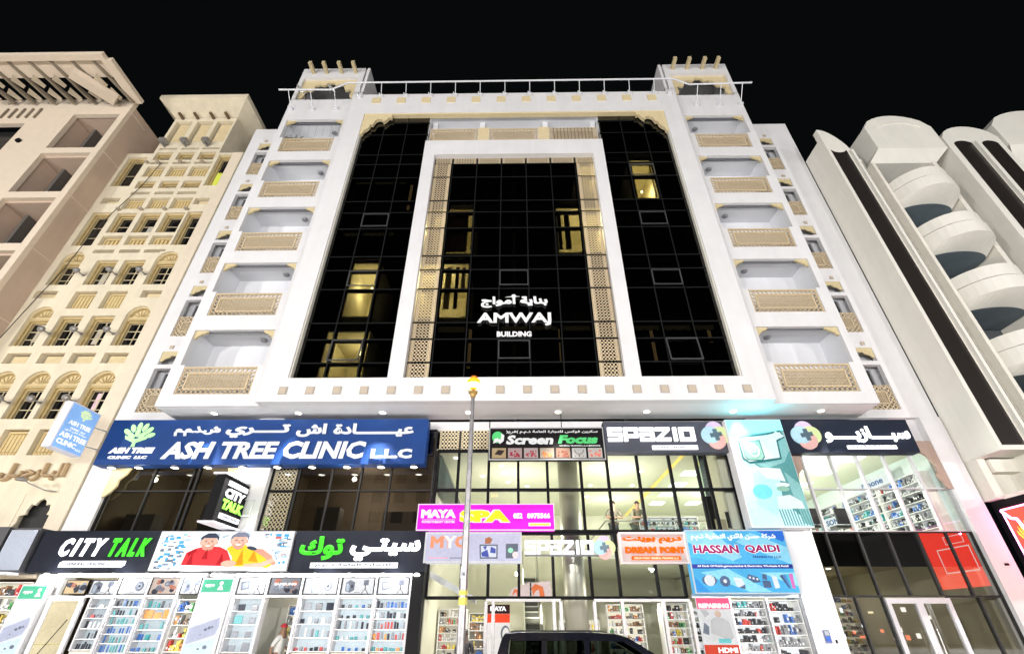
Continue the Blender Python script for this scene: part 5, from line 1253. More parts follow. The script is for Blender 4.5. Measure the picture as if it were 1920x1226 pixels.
for i, (c1, c2) in enumerate(thumbs):
    x = -.74 + i * .527; m = MB(); m.box(x, x + .46, 15.14, 15.15, 6.43, 6.76); th = part(m, 'thumbnail', glow('thumb_%d' % i, c1, .5), S)
    g = MB()
    if i == 5:
        for t in range(13): a = math.pi * (1 + t / 12); g.disc(x + .23 + .14 * math.cos(a), 6.68 + .13 * math.sin(a), .018, 15.134, 15.139, 6)
        g.disc(x + .23, 6.5, .03, 15.134, 15.139, 8); g.disc(x + .1, 6.49, .02, 15.134, 15.139, 6); g.disc(x + .36, 6.49, .02, 15.134, 15.139, 6)
    elif i == 0: g.prism([(x + .08, 6.55), (x + .2, 6.7), (x + .42, 6.68), (x + .3, 6.52)], 15.134, 15.139)
    else:
        for t in range(16): g.disc(x + rnd.uniform(.07, .39), rnd.uniform(6.48, 6.66 if i != 3 else 6.6), rnd.uniform(.02, .05), 15.1335 - t * .0002, 15.139, 7)
    part(g, 'picture', PR('t%d' % i, c2), th)
m = MB(); m.tube((-.84, 15.2, 7.46), (-.84, 15.2, 7.75), .02, 5); m.tube((-.84, 15.2, 7.75), (-.98, 15.2, 7.75), .02, 5); m.tube((2.6 - 1.0, 15.2, 7.46), (1.6, 15.2, 7.95), .015, 5); part(m, 'hanger', BLACKF, S)
# --- spazio lettering made of square strokes
STK = {'s': [(0, 0, 1, .24), (0, .38, 1, .62), (0, .76, 1, 1), (0, .38, .26, 1), (.74, 0, 1, .62)], 'p': [(0, 0, .26, 1), (0, .76, 1, 1), (0, .26, 1, .5), (.74, .26, 1, 1)],
       'a': [(0, .76, 1, 1), (.74, 0, 1, 1), (0, 0, 1, .22), (0, 0, .26, .62), (0, .40, 1, .62)], 'z': [(0, .76, 1, 1), (0, 0, 1, .24)], 'i': [(.3, 0, .6, 1)], 'o': [(0, .76, 1, 1), (0, 0, 1, .24), (0, 0, .26, 1), (.74, 0, 1, 1)]}
def spazio(x0, x1, z0, z1, y, m_, par):
    ws = [1, 1, 1, 1, .42, 1.05]; gap = .1; tot = sum(ws) + gap * 5; u = (x1 - x0) / tot; x = x0; h = z1 - z0
    for ch, w_ in zip('spazio', ws):
        P = MB(); W_ = w_ * u
        def U(a, b, c, d, k=0): P.box(x + a * W_, x + c * W_, y - .10 - k, y - k * 2, z0 + b * h, z0 + d * h)
        hol = {'s': [(.26, .62, 1.01, .76), (-.01, .24, .74, .38)], 'p': [(.26, .5, .74, .76), (.26, -.01, 1.01, .26)], 'a': [(.26, .22, .74, .40), (-.01, .62, .74, .76)], 'z': [(-.01, .24, 1.01, .76)], 'i': [(-.01, -.01, .25, 1.01), (.85, -.01, 1.01, 1.01)], 'o': [(.26, .24, .74, .76)]}[ch]
        P.wall(x, x + W_, z0, z1, y - .10, y, [(x + a * W_, x + c * W_, z0 + b * h, z0 + d * h) for a, b, c, d in hol])
        if ch == 'z': P.prism([(x, z0 + .24 * h), (x + .40 * W_, z0 + .24 * h), (x + W_, z0 + .76 * h), (x + .60 * W_, z0 + .76 * h)], y - .10, y)
        part(P, 'letter', m_, par); x += W_ + gap * u
def clover(cx, cz, r_, y, par):
    cols_ = [('lilac', (.85, .68, .95), 0, 1), ('lime', (.80, .92, .45), 1, 0), ('coral', (.95, .55, .50), 0, -1), ('sky', (.55, .82, .95), -1, 0)]
    for i, (n_, c_, dx, dz) in enumerate(cols_):
        m = MB(); m.disc(cx + dx * r_ * .38, cz + dz * r_ * .38, r_ * .62, y - .08 - i * .004, y, 20); part(m, 'petal', glow('petal_' + n_, c_, .9), par)
    m = MB(); k = r_ * .42; w_ = r_ * .15
    for (dx, dz) in ((1, 0), (0, 1)):
        a = math.radians(8); c, s = math.cos(a), math.sin(a)
        Pq = [(-k, -w_), (k, -w_), (k, w_), (-k, w_)] if dx else [(-w_, -k), (w_, -k), (w_, k), (-w_, k)]
        m.prism([(cx + px * c - pz * s, cz + px * s + pz * c) for px, pz in Pq], y - .105 - .002 * dx, y - .09)
    part(m, 'cross', mat('dark_cross', (.05, .09, .12), .5), par)
GP = matte(mat('slate_grey_panel', (.06, .065, .085), .7, var=.05), .15)
S = signbox('shop_sign', 'grey fascia with block letter spazio and pastel clover, left of the camera billboard', 3.02, 7.25, 6.62, 7.69, 15.2, 15.55, GP)
spazio(3.12, 6.02, 6.97, 7.44, 15.17, glow('spazio_white', (.97, .97, 1), 1.5), S)
clover(6.72, 7.18, .47, 15.19, S)
m = MB(); m.box(4.55, 6.05, 15.15, 15.19, 6.70, 6.84); part(m, 'light_box', glow('strip_white', (.97, .97, 1), 1.6), S)
lettering('GENERAL TRADING L.L.C', 4.62, 5.98, 6.73, 6.81, 15.15, .01, PR('slate', (.2, .2, .3)), S, bold=.03)
S = signbox('shop_sign', 'dark slate fascia with Arabic spazio lettering and pastel clover at the right', 9.05, 13.28, 6.60, 7.72, 15.2, 15.55, matte(mat('slate_dark_panel', (.012, .017, .032), .7, var=.05), .15))
clover(9.72, 7.17, .48, 15.19, S)
lettering(ar('سبــــازيـــــو'), 10.32, 13.12, 6.90, 7.46, 15.17, .09, HALO, S, bold=.04)
m = MB(); m.box(10.95, 12.55, 15.15, 15.19, 6.70, 6.82); part(m, 'light_box', glow('strip_white', (.97, .97, 1), 1.6), S)
lettering(ar('للتجارة العامة ذ.م.م'), 11.1, 12.4, 6.715, 6.81, 15.15, .01, PR('slate', (.2, .2, .3)), S, bold=.02)
# --- camera billboard
S = signbox('camera_billboard', 'tall glowing cyan billboard picturing a white security camera', 7.05, 8.90, 4.27, 7.64, 14.95, 15.4, mat('billboard_case', (.75, .75, .78), .4))
m = MB(); m.box(7.07, 8.88, 14.94, 14.95, 4.29, 7.62); part(m, 'print', glow('bb_pale', (.62, .93, 1.0), 1.1), S)
flat([(7.9, 7.62), (8.88, 7.62), (8.88, 4.29), (8.3, 4.9), (7.9, 5.9), (7.45, 6.35), (7.4, 6.9), (7.75, 7.2)], 14.936, glow('bb_teal', (.14, .42, .43), .75), 'printed_teal')
flat([(7.07, 7.62), (8.88, 7.62), (8.88, 7.25), (7.07, 7.1)], 14.930, glow('bb_cyan', (.25, .92, 1.0), 1.8), 'printed_cyan')
flat([(7.30, 6.88), (7.42, 7.05), (8.3, 7.16), (8.78, 7.27), (8.86, 7.02), (8.6, 6.88), (8.55, 6.30), (8.1, 6.22), (7.5, 6.15), (7.30, 6.3)], 14.929, glow('bb_edge', (.04, .25, .27), .6), 'printed_outline')
flat([(7.35, 6.9), (7.45, 7.0), (8.3, 7.10), (8.75, 7.2), (8.8, 7.05), (8.55, 6.92), (8.5, 6.35), (8.1, 6.3), (7.5, 6.22), (7.36, 6.35)], 14.924, glow('bb_white', (.80, .93, .93), .85), 'printed_camera')
flat([(7.38, 6.40), (7.40, 6.89), (8.01, 6.93), (8.03, 6.36), (7.92, 6.25), (7.46, 6.27)], 14.9215, glow('bb_edge', (.04, .25, .27), .6), 'printed_outline')
flat([(7.40, 6.42), (7.42, 6.86), (7.98, 6.9), (8.0, 6.38), (7.9, 6.28), (7.48, 6.30)], 14.919, glow('bb_mint', (.38, .72, .58), .6), 'printed_lens_housing')
for i, (rr, c_) in enumerate(((.22, (.75, .97, .88)), (.15, (.35, .75, .62)), (.09, (.85, 1, .95)), (.04, (.3, .6, .5)))): flat(EL(7.72, 6.58, rr * .9, rr, 20), 14.914 - i * .005, glow('bb_l%d' % i, c_, .8), 'printed_lens_ring')
flat([(8.3, 7.0), (8.62, 7.22), (8.86, 7.06), (8.7, 6.98), (8.55, 7.08), (8.4, 6.95)], 14.916, glow('bb_white', (.80, .93, .93), .85), 'printed_bracket')
flat([(7.6, 6.05), (8.4, 6.0), (8.45, 5.6), (7.9, 5.7)], 14.931, glow('bb_white', (.80, .93, .93), .85), 'printed_glow')
flat(EL(8.32, 5.5, .22, .07), 14.926, glow('bb_white', (.80, .93, .93), .85), 'printed_disc'); flat(EL(8.3, 5.38, .2, .08), 14.922, glow('bb_mint', (.38, .72, .58), .6), 'printed_disc')
flat([(7.45, 7.05), (7.9, 7.3), (8.5, 7.35), (8.88, 7.2), (8.88, 6.6), (8.6, 6.2), (8.0, 6.0), (7.5, 6.25), (7.3, 6.6)], 14.933, glow('bb_teal2', (.30, .62, .62), .8), 'printed_glow')
flat([(8.5, 5.9), (8.88, 5.5), (8.88, 4.29), (8.6, 4.4)], 14.931, glow('bb_teal2', (.30, .62, .62), .8), 'printed_glow')
flat([(7.5, 5.9), (8.3, 5.75), (8.2, 5.1), (7.9, 4.6), (7.4, 4.9)], 14.933, glow('bb_sky2', (.5, .88, 1.0), 1.0), 'printed_glow')
flat(EL(7.65, 5.3, .30, .22, rot=.1), 14.931, glow('bb_sky', (.2, .75, .97), 1.0), 'printed_blue_patch')
flat([(8.0, 4.9), (8.05, 5.15), (8.45, 5.2), (8.75, 5.0), (8.78, 4.8), (8.0, 4.8)], 14.926, glow('bb_white', (.80, .93, .93), .85), 'printed_base')
m = MB()
for i in range(11): x = 7.98 + i * .082; m.prism([(x, 4.78), (x + .035, 4.78), (x + .075, 4.32), (x + .04, 4.32)], 14.920, 14.924)
part(m, 'printed_stripes', glow('bb_teal', (.14, .42, .43), .75), S)
room_light(7.95, 14.5, 7.3, 60, (.1, .85, 1.0), .05)
# --- maya spa
S = signbox('shop_sign', 'magenta sign reading MAYA SPA with a phone number', -2.95, 1.20, 4.22, 4.96, 15.0, 15.3, glow('magenta_face', (.95, .02, .85), .9), glow('rim_pale', (.95, .8, .95), .9), .015)
FW = glow('maya_white', (1, 1, 1), 1.1)
lettering('MAYA', -2.84, -1.78, 4.56, 4.80, 15.0, .03, FW, S, bold=.07)
lettering('PHYSIOTHERAPY CENTER', -2.80, -1.80, 4.42, 4.48, 15.0, .01, FW, S, bold=.03)
m = MB(); m.box(-2.80, -1.80, 14.99, 15.0, 4.505, 4.515); part(m, 'underline', FW, S)
lettering('SPA', -1.68, -.12, 4.42, 4.80, 14.995, .02, glow('spa_outline', (1, 1, .8), 1.0), S, bold=.13)
lettering('SPA', -1.66, -.14, 4.44, 4.78, 14.975, .02, glow('spa_yellow', (.95, .95, .02), 1.1), S, bold=.07)
lettering('052', -.04, .24, 4.54, 4.70, 15.0, .01, FW, S, bold=.06); lettering('8975566', .38, 1.08, 4.54, 4.70, 15.0, .01, FW, S, bold=.06)
m = MB(); m.box(.42, 1.08, 14.985, 15.0, 4.33, 4.42, 0); m.box(.45, 1.05, 14.980, 14.985, 4.345, 4.405, 1); part(m, 'yellow_bar', [FW, glow('bar_yellow', (1, .85, .1), 1)], S)
# --- MYC electronics sign
S = signbox('shop_sign', 'pale lilac sign with orange and white MYC letters and gadget pictures behind the lamp post', -2.66, .20, 3.36, 4.17, 15.1, 15.45, glow('lilac_face', (.66, .66, .86), .85), glow('white_rim2', (.92, .92, .97), .7), .04)
lettering('MYC', -2.5, -1.4, 3.74, 4.08, 15.1, .015, glow('myc_orange', (1.0, .36, .2), .95), S, bold=.05)
lettering('Y', -2.12, -1.72, 3.74, 4.08, 15.085, .012, glow('myc_white', (.95, .92, .95), .95), S, bold=.04)
m = MB(); m.box(-2.52, -1.95, 15.09, 15.1, 3.47, 3.49, 0); m.box(-1.9, -1.45, 15.09, 15.1, 3.47, 3.49, 1); part(m, 'small_print', [PR('pinkink', (.8, .3, .4)), PR('ink', (.1, .12, .16))], S)
flat([(-1.02, 3.46), (-1.04, 3.84), (-.5, 3.84), (-.5, 3.46)], 15.094, PR('ink', (.1, .12, .16)), 'printed_screen')
flat([(-.98, 3.5), (-1.0, 3.80), (-.54, 3.80), (-.54, 3.5)], 15.089, glow('pr_lav', (.75, .78, .95), .9), 'printed_picture')
for P in ([(-.98, 3.62), (-.8, 3.7), (-.75, 3.5), (-.96, 3.52)], [(-.7, 3.78), (-.56, 3.72), (-.56, 3.6), (-.72, 3.62)], [(-.94, 3.78), (-.82, 3.8), (-.86, 3.68)]): flat(P, 15.084, PR('deepblue', (.05, .07, .3)), 'printed_shape')
flat([(-.88, 3.86), (-.88, 4.0), (-.76, 4.05), (-.66, 3.98), (-.72, 3.86)], 15.094, PR('brownp', (.3, .12, .06)), 'printed_figure')
flat([(-.26, 3.47), (-.26, 3.86), (.1, 3.86), (.1, 3.66), (-.04, 3.6), (-.04, 3.47)], 15.094, PR('ink', (.1, .12, .16)), 'printed_phone')
flat(EL(.02, 3.56, .09, .09), 15.088, glow('pr_blush', (.95, .75, .75), .9), 'printed_dial'); flat(EL(-.12, 3.68, .08, .07), 15.084, glow('pr_mint2', (.4, .85, .6), .9), 'printed_dial')
# --- small spazio over the doors
S = thing('shop_sign', 'white block letter spazio with clover hung on the glass above the doors', 'sign', (1.6, 15.5, 3.55))
spazio(.30, 2.36, 3.62, 4.0, 15.5, glow('spazio_white', (.97, .97, 1), 1.5), S)
clover(2.70, 3.80, .33, 15.5, S)
m = MB(); m.box(.3, 2.8, 15.5, 15.54, 3.57, 3.62); part(m, 'carrier_rail', mat('dark_rail', (.1, .1, .11), .4), S)
# --- dream point
S = signbox('shop_sign', 'greyish pink sign with glowing orange DREAM POINT lettering', 3.12, 5.07, 3.34, 4.17, 15.15, 15.45, mat('pinkish_grey_face', (.40, .33, .33), .6, em=.08, emcol=(.9, .7, .66)), mat('grey_pink_rim', (.6, .52, .52), .5), .04)
NEO = glow('orange_neon', (1.0, .13, .0), 1.25)
lettering('DREAM', 3.24, 4.16, 3.60, 3.78, 15.12, .05, NEO, S, bold=.08); lettering('POINT', 4.26, 5.0, 3.60, 3.78, 15.12, .05, NEO, S, bold=.08)
lettering(ar('دريم بوينت'), 3.2, 4.95, 3.86, 4.06, 15.12, .05, NEO, S, bold=.06)
m = MB(); m.box(3.42, 4.84, 15.12, 15.15, 3.43, 3.53); part(m, 'light_box', NEO, S)
lettering('DREAM POINT GENERAL TRADING L.L.C', 3.48, 4.78, 3.45, 3.50, 15.12, .01, glow('pale_neon', (1, .9, .6), 1.3), S, bold=.03)
# --- hassan qaidi
S = signbox('shop_sign', 'bright blue sign reading HASSAN QAIDI with gadget pictures', 5.08, 8.0, 2.58, 4.22, 15.08, 15.4, glow('azure_face', (.10, .52, .93), .85), glow('white_rim3', (.8, .92, 1), .6), .02)
for i, (P, c_) in enumerate((([(5.1, 4.2), (5.9, 4.2), (6.6, 3.5), (6.2, 3.35), (5.1, 3.9)], (.35, .75, .97)), ([(6.3, 4.2), (7.2, 4.2), (7.9, 3.9), (7.98, 4.0), (7.98, 4.2)], (.03, .18, .75)), ([(6.5, 3.9), (7.98, 3.3), (7.98, 3.75), (7.0, 4.15)], (.30, .72, .97)), ([(5.1, 3.5), (6.0, 3.35), (6.5, 3.32), (5.3, 3.8)], (.12, .6, .95)),
        ([(5.3, 3.1), (6.6, 2.62), (7.2, 2.62), (6.1, 3.2)], (.32, .78, .97)), ([(7.0, 3.1), (7.98, 2.75), (7.98, 3.1)], (.35, .8, .98)), ([(5.1, 2.6), (5.5, 2.6), (5.1, 3.0)], (.05, .35, .85)))):
    flat(P, 15.078 - i * .0005, glow('az_%d' % i, c_, .9), 'printed_facet')
m = MB(); m.box(5.10, 7.98, 15.066, 15.072, 3.20, 3.31); part(m, 'navy_band', PR('navyband', (.02, .03, .2)), S)
MG, WH = glow('magenta_letter', (.62, .01, .22), .5), glow('maya_white', (1, 1, 1), 1.1)
lettering('HASSAN', 5.22, 6.55, 3.58, 3.83, 15.07, .008, WH, S, bold=.09); lettering('QAIDI', 6.72, 7.74, 3.58, 3.83, 15.07, .008, WH, S, bold=.09)
lettering('HASSAN', 5.23, 6.54, 3.59, 3.82, 15.060, .008, MG, S, bold=.04); lettering('QAIDI', 6.73, 7.73, 3.59, 3.82, 15.060, .008, MG, S, bold=.04)
lettering('TRADING CO L.L.C', 6.9, 7.72, 3.47, 3.53, 15.07, .008, PR('navyband', (.02, .03, .2)), S, bold=.03)
lettering(ar('شركة حسن قائدي التجارية ذ.م.م'), 5.22, 7.72, 3.93, 4.13, 15.07, .012, WH, S, bold=.035)
lettering('All Kinds Of Mobile,games,watches & Electronics, Wholesale & Retail', 5.25, 7.85, 3.225, 3.29, 15.062, .006, WH, S, bold=.03)
for i, (x, k) in enumerate(((5.52, 0), (5.95, 1), (6.35, 2), (6.75, 3), (7.1, 4), (7.35, 5), (7.72, 6))):
    dk, lt = PR('gad_dark', (.05, .08, .16)), glow('gad_light', (.85, .93, 1), .8)
    if k == 0: flat(EL(x, 2.9, .21, .13), 15.060, dk, 'printed_gadget'); flat(EL(x, 2.9, .15, .14), 15.054, lt, 'printed_gadget')
    elif k == 1: flat(EL(x, 2.88, .15, .14, 9), 15.060, dk, 'printed_gadget'); flat(EL(x, 2.88, .05, .05), 15.054, lt, 'printed_gadget')
    elif k == 2: flat([(x - .1, 2.75), (x - .15, 2.98), (x + .08, 2.95), (x + .14, 2.8), (x + .05, 2.70)], 15.060, lt, 'printed_gadget'); flat([(x - .05, 2.72), (x + .14, 2.8), (x + .12, 2.68)], 15.054, dk, 'printed_gadget')
    elif k == 3: flat([(x - .17, 2.96), (x - .1, 3.06), (x + .15, 2.98), (x + .2, 2.86), (x, 2.84)], 15.060, dk, 'printed_gadget'); [flat(EL(x - .08 + .1 * q, 2.97 - .02 * q, .03, .03, 8), 15.054, lt, 'printed_lens') for q in range(3)]
    elif k == 4: flat([(x - .1, 2.72), (x - .1, 2.9), (x + .12, 2.88), (x + .12, 2.72)], 15.060, dk, 'printed_gadget'); flat([(x - .08, 2.94), (x - .05, 3.06), (x + .06, 3.05), (x + .04, 2.9)], 15.060, dk, 'printed_gadget')
    elif k == 5: flat([(x - .04, 2.70), (x - .06, 3.02), (x + .08, 3.0), (x + .1, 2.72)], 15.060, lt, 'printed_gadget')
    else:
        for q in range(4): flat([(x - .02 + .03 * q, 2.70), (x - .2 + .09 * q, 3.02 + .01 * q), (x - .09 + .09 * q, 3.05 + .01 * q), (x + .06 + .03 * q, 2.70)], 15.061 - q * .003, [dk, glow('gad_b', (.1, .3, .7), .8), glow('gad_c', (.1, .6, .8), .8), glow('gad_m', (.8, .2, .6), .8)][q], 'printed_gadget')
# --- repairing poster
S = signbox('poster', 'poster headed REPAIRING in a pink band showing a man at a repair bench', 5.18, 6.14, .35, 2.50, 15.55, 15.60, glow('poster_pale', (.85, .86, .88), .7))
m = MB(); m.box(5.19, 6.13, 15.54, 15.55, 2.22, 2.49); part(m, 'header', glow('poster_pink', (.95, .12, .25), .9), S)
lettering('REPAIRING', 5.23, 6.09, 2.24, 2.36, 15.54, .008, WH, S, bold=.07)
flat([(5.45, 1.65), (5.5, 1.95), (5.62, 2.02), (5.85, 2.0), (6.0, 1.9), (6.05, 1.55), (5.9, 1.45), (5.75, 1.55)], 15.54, PR('greyshirt', (.35, .36, .38)), 'printed_shirt')
flat(EL(5.73, 2.1, .09, .085), 15.535, PR('tanned', (.4, .3, .25)), 'printed_head'); flat([(5.25, 2.2), (5.35, 2.02), (5.5, 2.1), (5.42, 2.2)], 15.54, PR('greyshirt', (.35, .36, .38)), 'printed_tool')
flat([(5.22, 1.65), (5.3, 1.9), (5.42, 1.8), (5.38, 1.6)], 15.54, PR('ink', (.1, .12, .16)), 'printed_tool'); flat([(5.6, 1.42), (5.62, 1.52), (5.95, 1.52), (5.95, 1.42)], 15.535, PR('tealp', (.1, .35, .38)), 'printed_board')
m = MB(); m.box(5.19, 6.13, 15.54, 15.55, .8, 1.38); part(m, 'red_footer', glow('poster_red', (.8, .08, .04), .7), S)
lettering('HDMI', 5.55, 6.08, 1.2, 1.32, 15.54, .006, WH, S, bold=.05)
m = MB(); m.box(5.08, 8.16, 15.52, 15.62, 2.50, 2.58); m.box(8.16, 8.22, 15.42, 15.62, .12, 2.58); m.box(7.2, 7.24, 15.58, 15.7, .12, 2.5); m.box(6.15, 6.2, 15.58, 15.7, .12, 2.5)
solo(m, 'shopfront_frame', CHROME, 'white frame round the small shop under the blue trading sign', 'shopfront')
shelf_unit(6.25, 7.18, .2, 2.44, 15.75, 'crowded accessory display right of the repairing poster', 8, 41, em=1.0)
shelf_unit(7.28, 8.12, .2, 2.44, 15.65, 'blue and white accessory display beside the grey pier', 6, 42, em=1.0)
# small red and white banners behind the door transom
S = thing('door_banner', 'orange and white banner standing on the transom over the double doors', 'banner', (.9, 16.3, 2.5))
m = MB(); m.prism([(-.18, 2.55), (-.12, 2.75), (.45, 2.95), (.45, 2.55)], 16.25, 16.28); m.prism([(.5, 2.55), (.5, 2.92), (1.08, 2.98), (1.12, 2.55)], 16.25, 16.28); part(m, 'cloth', glow('banner_white', (.95, .75, .75), .8), S)
for P in ([(.55, 2.57), (.5, 2.8), (.62, 2.9), (.85, 2.82), (.9, 2.57), (.75, 2.57), (.72, 2.75), (.62, 2.7)], [(-.1, 2.57), (-.02, 2.76), (.1, 2.74), (.12, 2.57), (.06, 2.57), (.03, 2.68)]): flat(P, 16.245, glow('banner_orange', (.9, .22, .08), .9), 'printed_swirl')
S = signbox('poster', 'tall MAYA poster in black and red behind the left double door', -1.0, -.2, .3, 2.45, 18.9, 18.93, glow('poster_white2', (.95, .9, .88), .8))
m = MB(); m.box(-1.0, -.2, 18.88, 18.9, 2.18, 2.45, 0); m.box(-1.0, -.2, 18.88, 18.9, 1.92, 2.175, 1); part(m, 'header', [PR('blackband', (.03, .01, .01)), glow('poster_red2', (.95, .08, .03), .9)], S)
lettering('MAYA', -.88, -.32, 2.26, 2.40, 18.88, .01, WH, S, bold=.06)
flat(EL(-.35, 1.6, .16, .24), 18.895, PR('ink', (.1, .12, .16)), 'printed_ring'); flat(EL(-.33, 1.58, .12, .20), 18.889, glow('poster_white2', (.95, .9, .88), .8), 'printed_ring')
# --- red neon billboard on the side of the right block
T_ = facing_minus_x(15.02, 0)
S = signbox('neon_billboard', 'red lit billboard with pink lightning edge and palm leaf at the right picture edge', -15.35, -12.5, 2.9, 4.86, 0, .02, glow('neon_red', (1.0, .05, .03), 3.0), T=T_)
m = MB(T_); zz = [(-15.35, 4.80), (-15.15, 4.55), (-15.0, 4.52), (-14.9, 4.2), (-14.72, 4.15), (-14.6, 3.8), (-14.7, 3.6)]
for (xa, za), (xb, zb) in zip(zz, zz[1:]): m.tube((xa, -.03, za), (xb, -.03, zb), .035, 6)
m.tube((-15.35, -.03, 4.82), (-12.5, -.03, 4.84), .02, 6); m.tube((-15.33, -.03, 4.82), (-15.33, -.03, 2.92), .02, 6); part(m, 'neon_tube', glow('neon_pink', (1.0, .35, .9), 7), S)
m = MB(T_)
for i in range(10):
    a = R(-40 + i * 10); cx, cz = -14.85, 3.5; m.prism([(cx, cz), (cx + .5 * math.sin(a) - .03, cz + .8 * math.cos(a)), (cx + .55 * math.sin(a), cz + .95 * math.cos(a)), (cx + .05, cz)], -.01 - i * .0008, -.001)
part(m, 'printed_leaf', glow('leaf_yellow', (1, .75, .1), 1.4), S)
m = MB(T_); m.wall(-14.4, -13.0, 3.35, 4.1, -.012, -.004, [(-14.37, -13.03, 3.38, 4.07)]); m.wall(-14.3, -13.5, 4.2, 4.45, -.012, -.004, [(-14.28, -13.52, 4.22, 4.43)]); part(m, 'printed_frame', glow('neon_white', (1, .75, .7), 2.5), S)
room_light(14.75, 14.6, 4.4, 9, (1.0, .15, .4), .03)
# --- soffit downlights under the overhang
for i, x in enumerate([-10.3, -7.4, -4.5, -1.57, 1.49, 4.5, 7.42, 10.38]):
    lab = ['leftmost round soffit downlight above the clinic logo', 'soffit downlight above the word TREE', 'soffit downlight above the end of the clinic sign', 'soffit downlight behind the lamp post', 'soffit downlight above the black Screen Focus sign', 'soffit downlight above the grey spazio sign', 'soffit downlight at the left corner of the camera billboard', 'rightmost soffit downlight above the Arabic spazio sign'][i]
    t = thing('ceiling_light', lab, 'downlight', (x, 15.0, 7.94), 'round downlights in the overhang')
    m = MB(); m.lathe([(.10, .0), (.10, -.012), (.02, -.014)], (x, 14.95, 7.948), 14); part(m, 'diffuser', glow('soffit_lamp', (1, .85, .55), 12), t)
    m = MB(); m.lathe([(.14, 0), (.145, -.02), (.105, -.02), (.105, -.002)], (x, 14.95, 7.949), 14); part(m, 'ring', WHITE2, t)
    L = bpy.data.lights.new('soffit_spot', 'SPOT'); L.energy = 5200; L.color = (1, .95, .88); L.spot_size = R(84); L.spot_blend = .7; L.shadow_soft_size = .1
    o = bpy.data.objects.new('soffit_spot', L); o.location = (x, 14.72, 7.9); o.rotation_euler = (R(-17), 0, 0); COL.objects.link(o)
# --- keypad plate on the pier
t = thing('entry_panel', 'small blue lit keypad plate on the grey white pier', 'panel', (8.55, 15.45, 1.4))
m = MB(); m.box(8.47, 8.64, 15.42, 15.45, 1.42, 1.72); part(m, 'plate', mat('dark_plate', (.1, .12, .25), .4), t); m = MB(); m.box(8.50, 8.61, 15.41, 15.42, 1.46, 1.58, 0); m.box(8.50, 8.61, 15.41, 15.42, 1.60, 1.70, 1); part(m, 'display', [glow('kp_blue', (.1, .25, .9), .8), glow('kp_white', (.8, .85, .9), .6)], t)
m = MB(); m.box(8.56, 8.64, 15.42, 15.45, 1.82, 1.87); solo(m, 'wall_switch', WHITE2, 'tiny white plate above the keypad on the pier', 'switch')
m = MB(); m.box(8.75, 8.79, 15.42, 15.45, 1.42, 1.5); solo(m, 'wall_socket', BLACKF, 'tiny black socket right of the keypad on the pier', 'socket')
m = MB(); m.box(14.45, 14.55, 15.5, 15.55, 3.32, 3.38); solo(m, 'wall_camera', BLACKF, 'tiny black device on the pink lit pier at the right', 'device')
# ================================================================== CITY TALK SHOP FRONT
CT = thing('phone_shop', 'wide brightly lit phone shop front of white cabinets under the dark fascia', 'shop', (-8.4, 15.6, .12))
m = MB(); m.box(-13.42, -2.7, 17.2, 17.3, .12, 4.1); m.box(-13.42, -2.7, 15.62, 17.2, 3.05, 3.12); part(m, 'shop_shell', mat('pale_shop_wall', (.7, .68, .6), .8), CT)
m = MB(); m.box(-13.42, -9.0, 15.30, 15.42, 3.0, 3.10); m.box(-8.12, -2.9, 15.30, 15.42, 3.0, 3.10); m.box(-2.96, -2.62, 15.2, 15.6, .12, 3.1, 1); part(m, 'head_rail', [CHROME, BLACKF], CT)
FRW = mat('white_frame', (.60, .60, .63), .5)
def vposts(xs, z0, z1):
    for x in xs: part(MB().box(x - .03, x + .03, 15.24, 15.4, z0, z1), 'upright', FRW, CT)
vposts([-11.48, -10.58, -9.68, -8.05, -7.13, -6.13, -5.04, -3.99, -2.99], .12, 3.0)
part(MB().box(-12.3, -9.68, 15.25, 15.39, 2.49, 2.55), 'crossbar', FRW, CT); part(MB().box(-8.05, -2.99, 15.25, 15.39, 2.49, 2.55), 'crossbar', FRW, CT)
# row of under-sign lamps
for i in range(12):
    x = -13.6 + i * .98
    t = thing('strip_lamp', ['first', 'second', 'third', 'fourth', 'fifth', 'sixth', 'seventh', 'eighth', 'ninth', 'tenth', 'eleventh', 'twelfth'][i] + ' lamp from the left in the row right under the phone shop fascia', 'lamp', (x, 15.1, 3.05), 'lamps under the phone shop fascia')
    m = MB(); m.lathe([(.05, .05), (.10, 0), (.07, -.03)], (x, 15.12, 3.04), 10); part(m, 'lens', glow('strip_lamp_white', (.95, 1, .92), 5), t)
    if i % 2 == 0: room_light(x + .3, 14.95, 2.9, 42, (.97, .99, 1), .1)
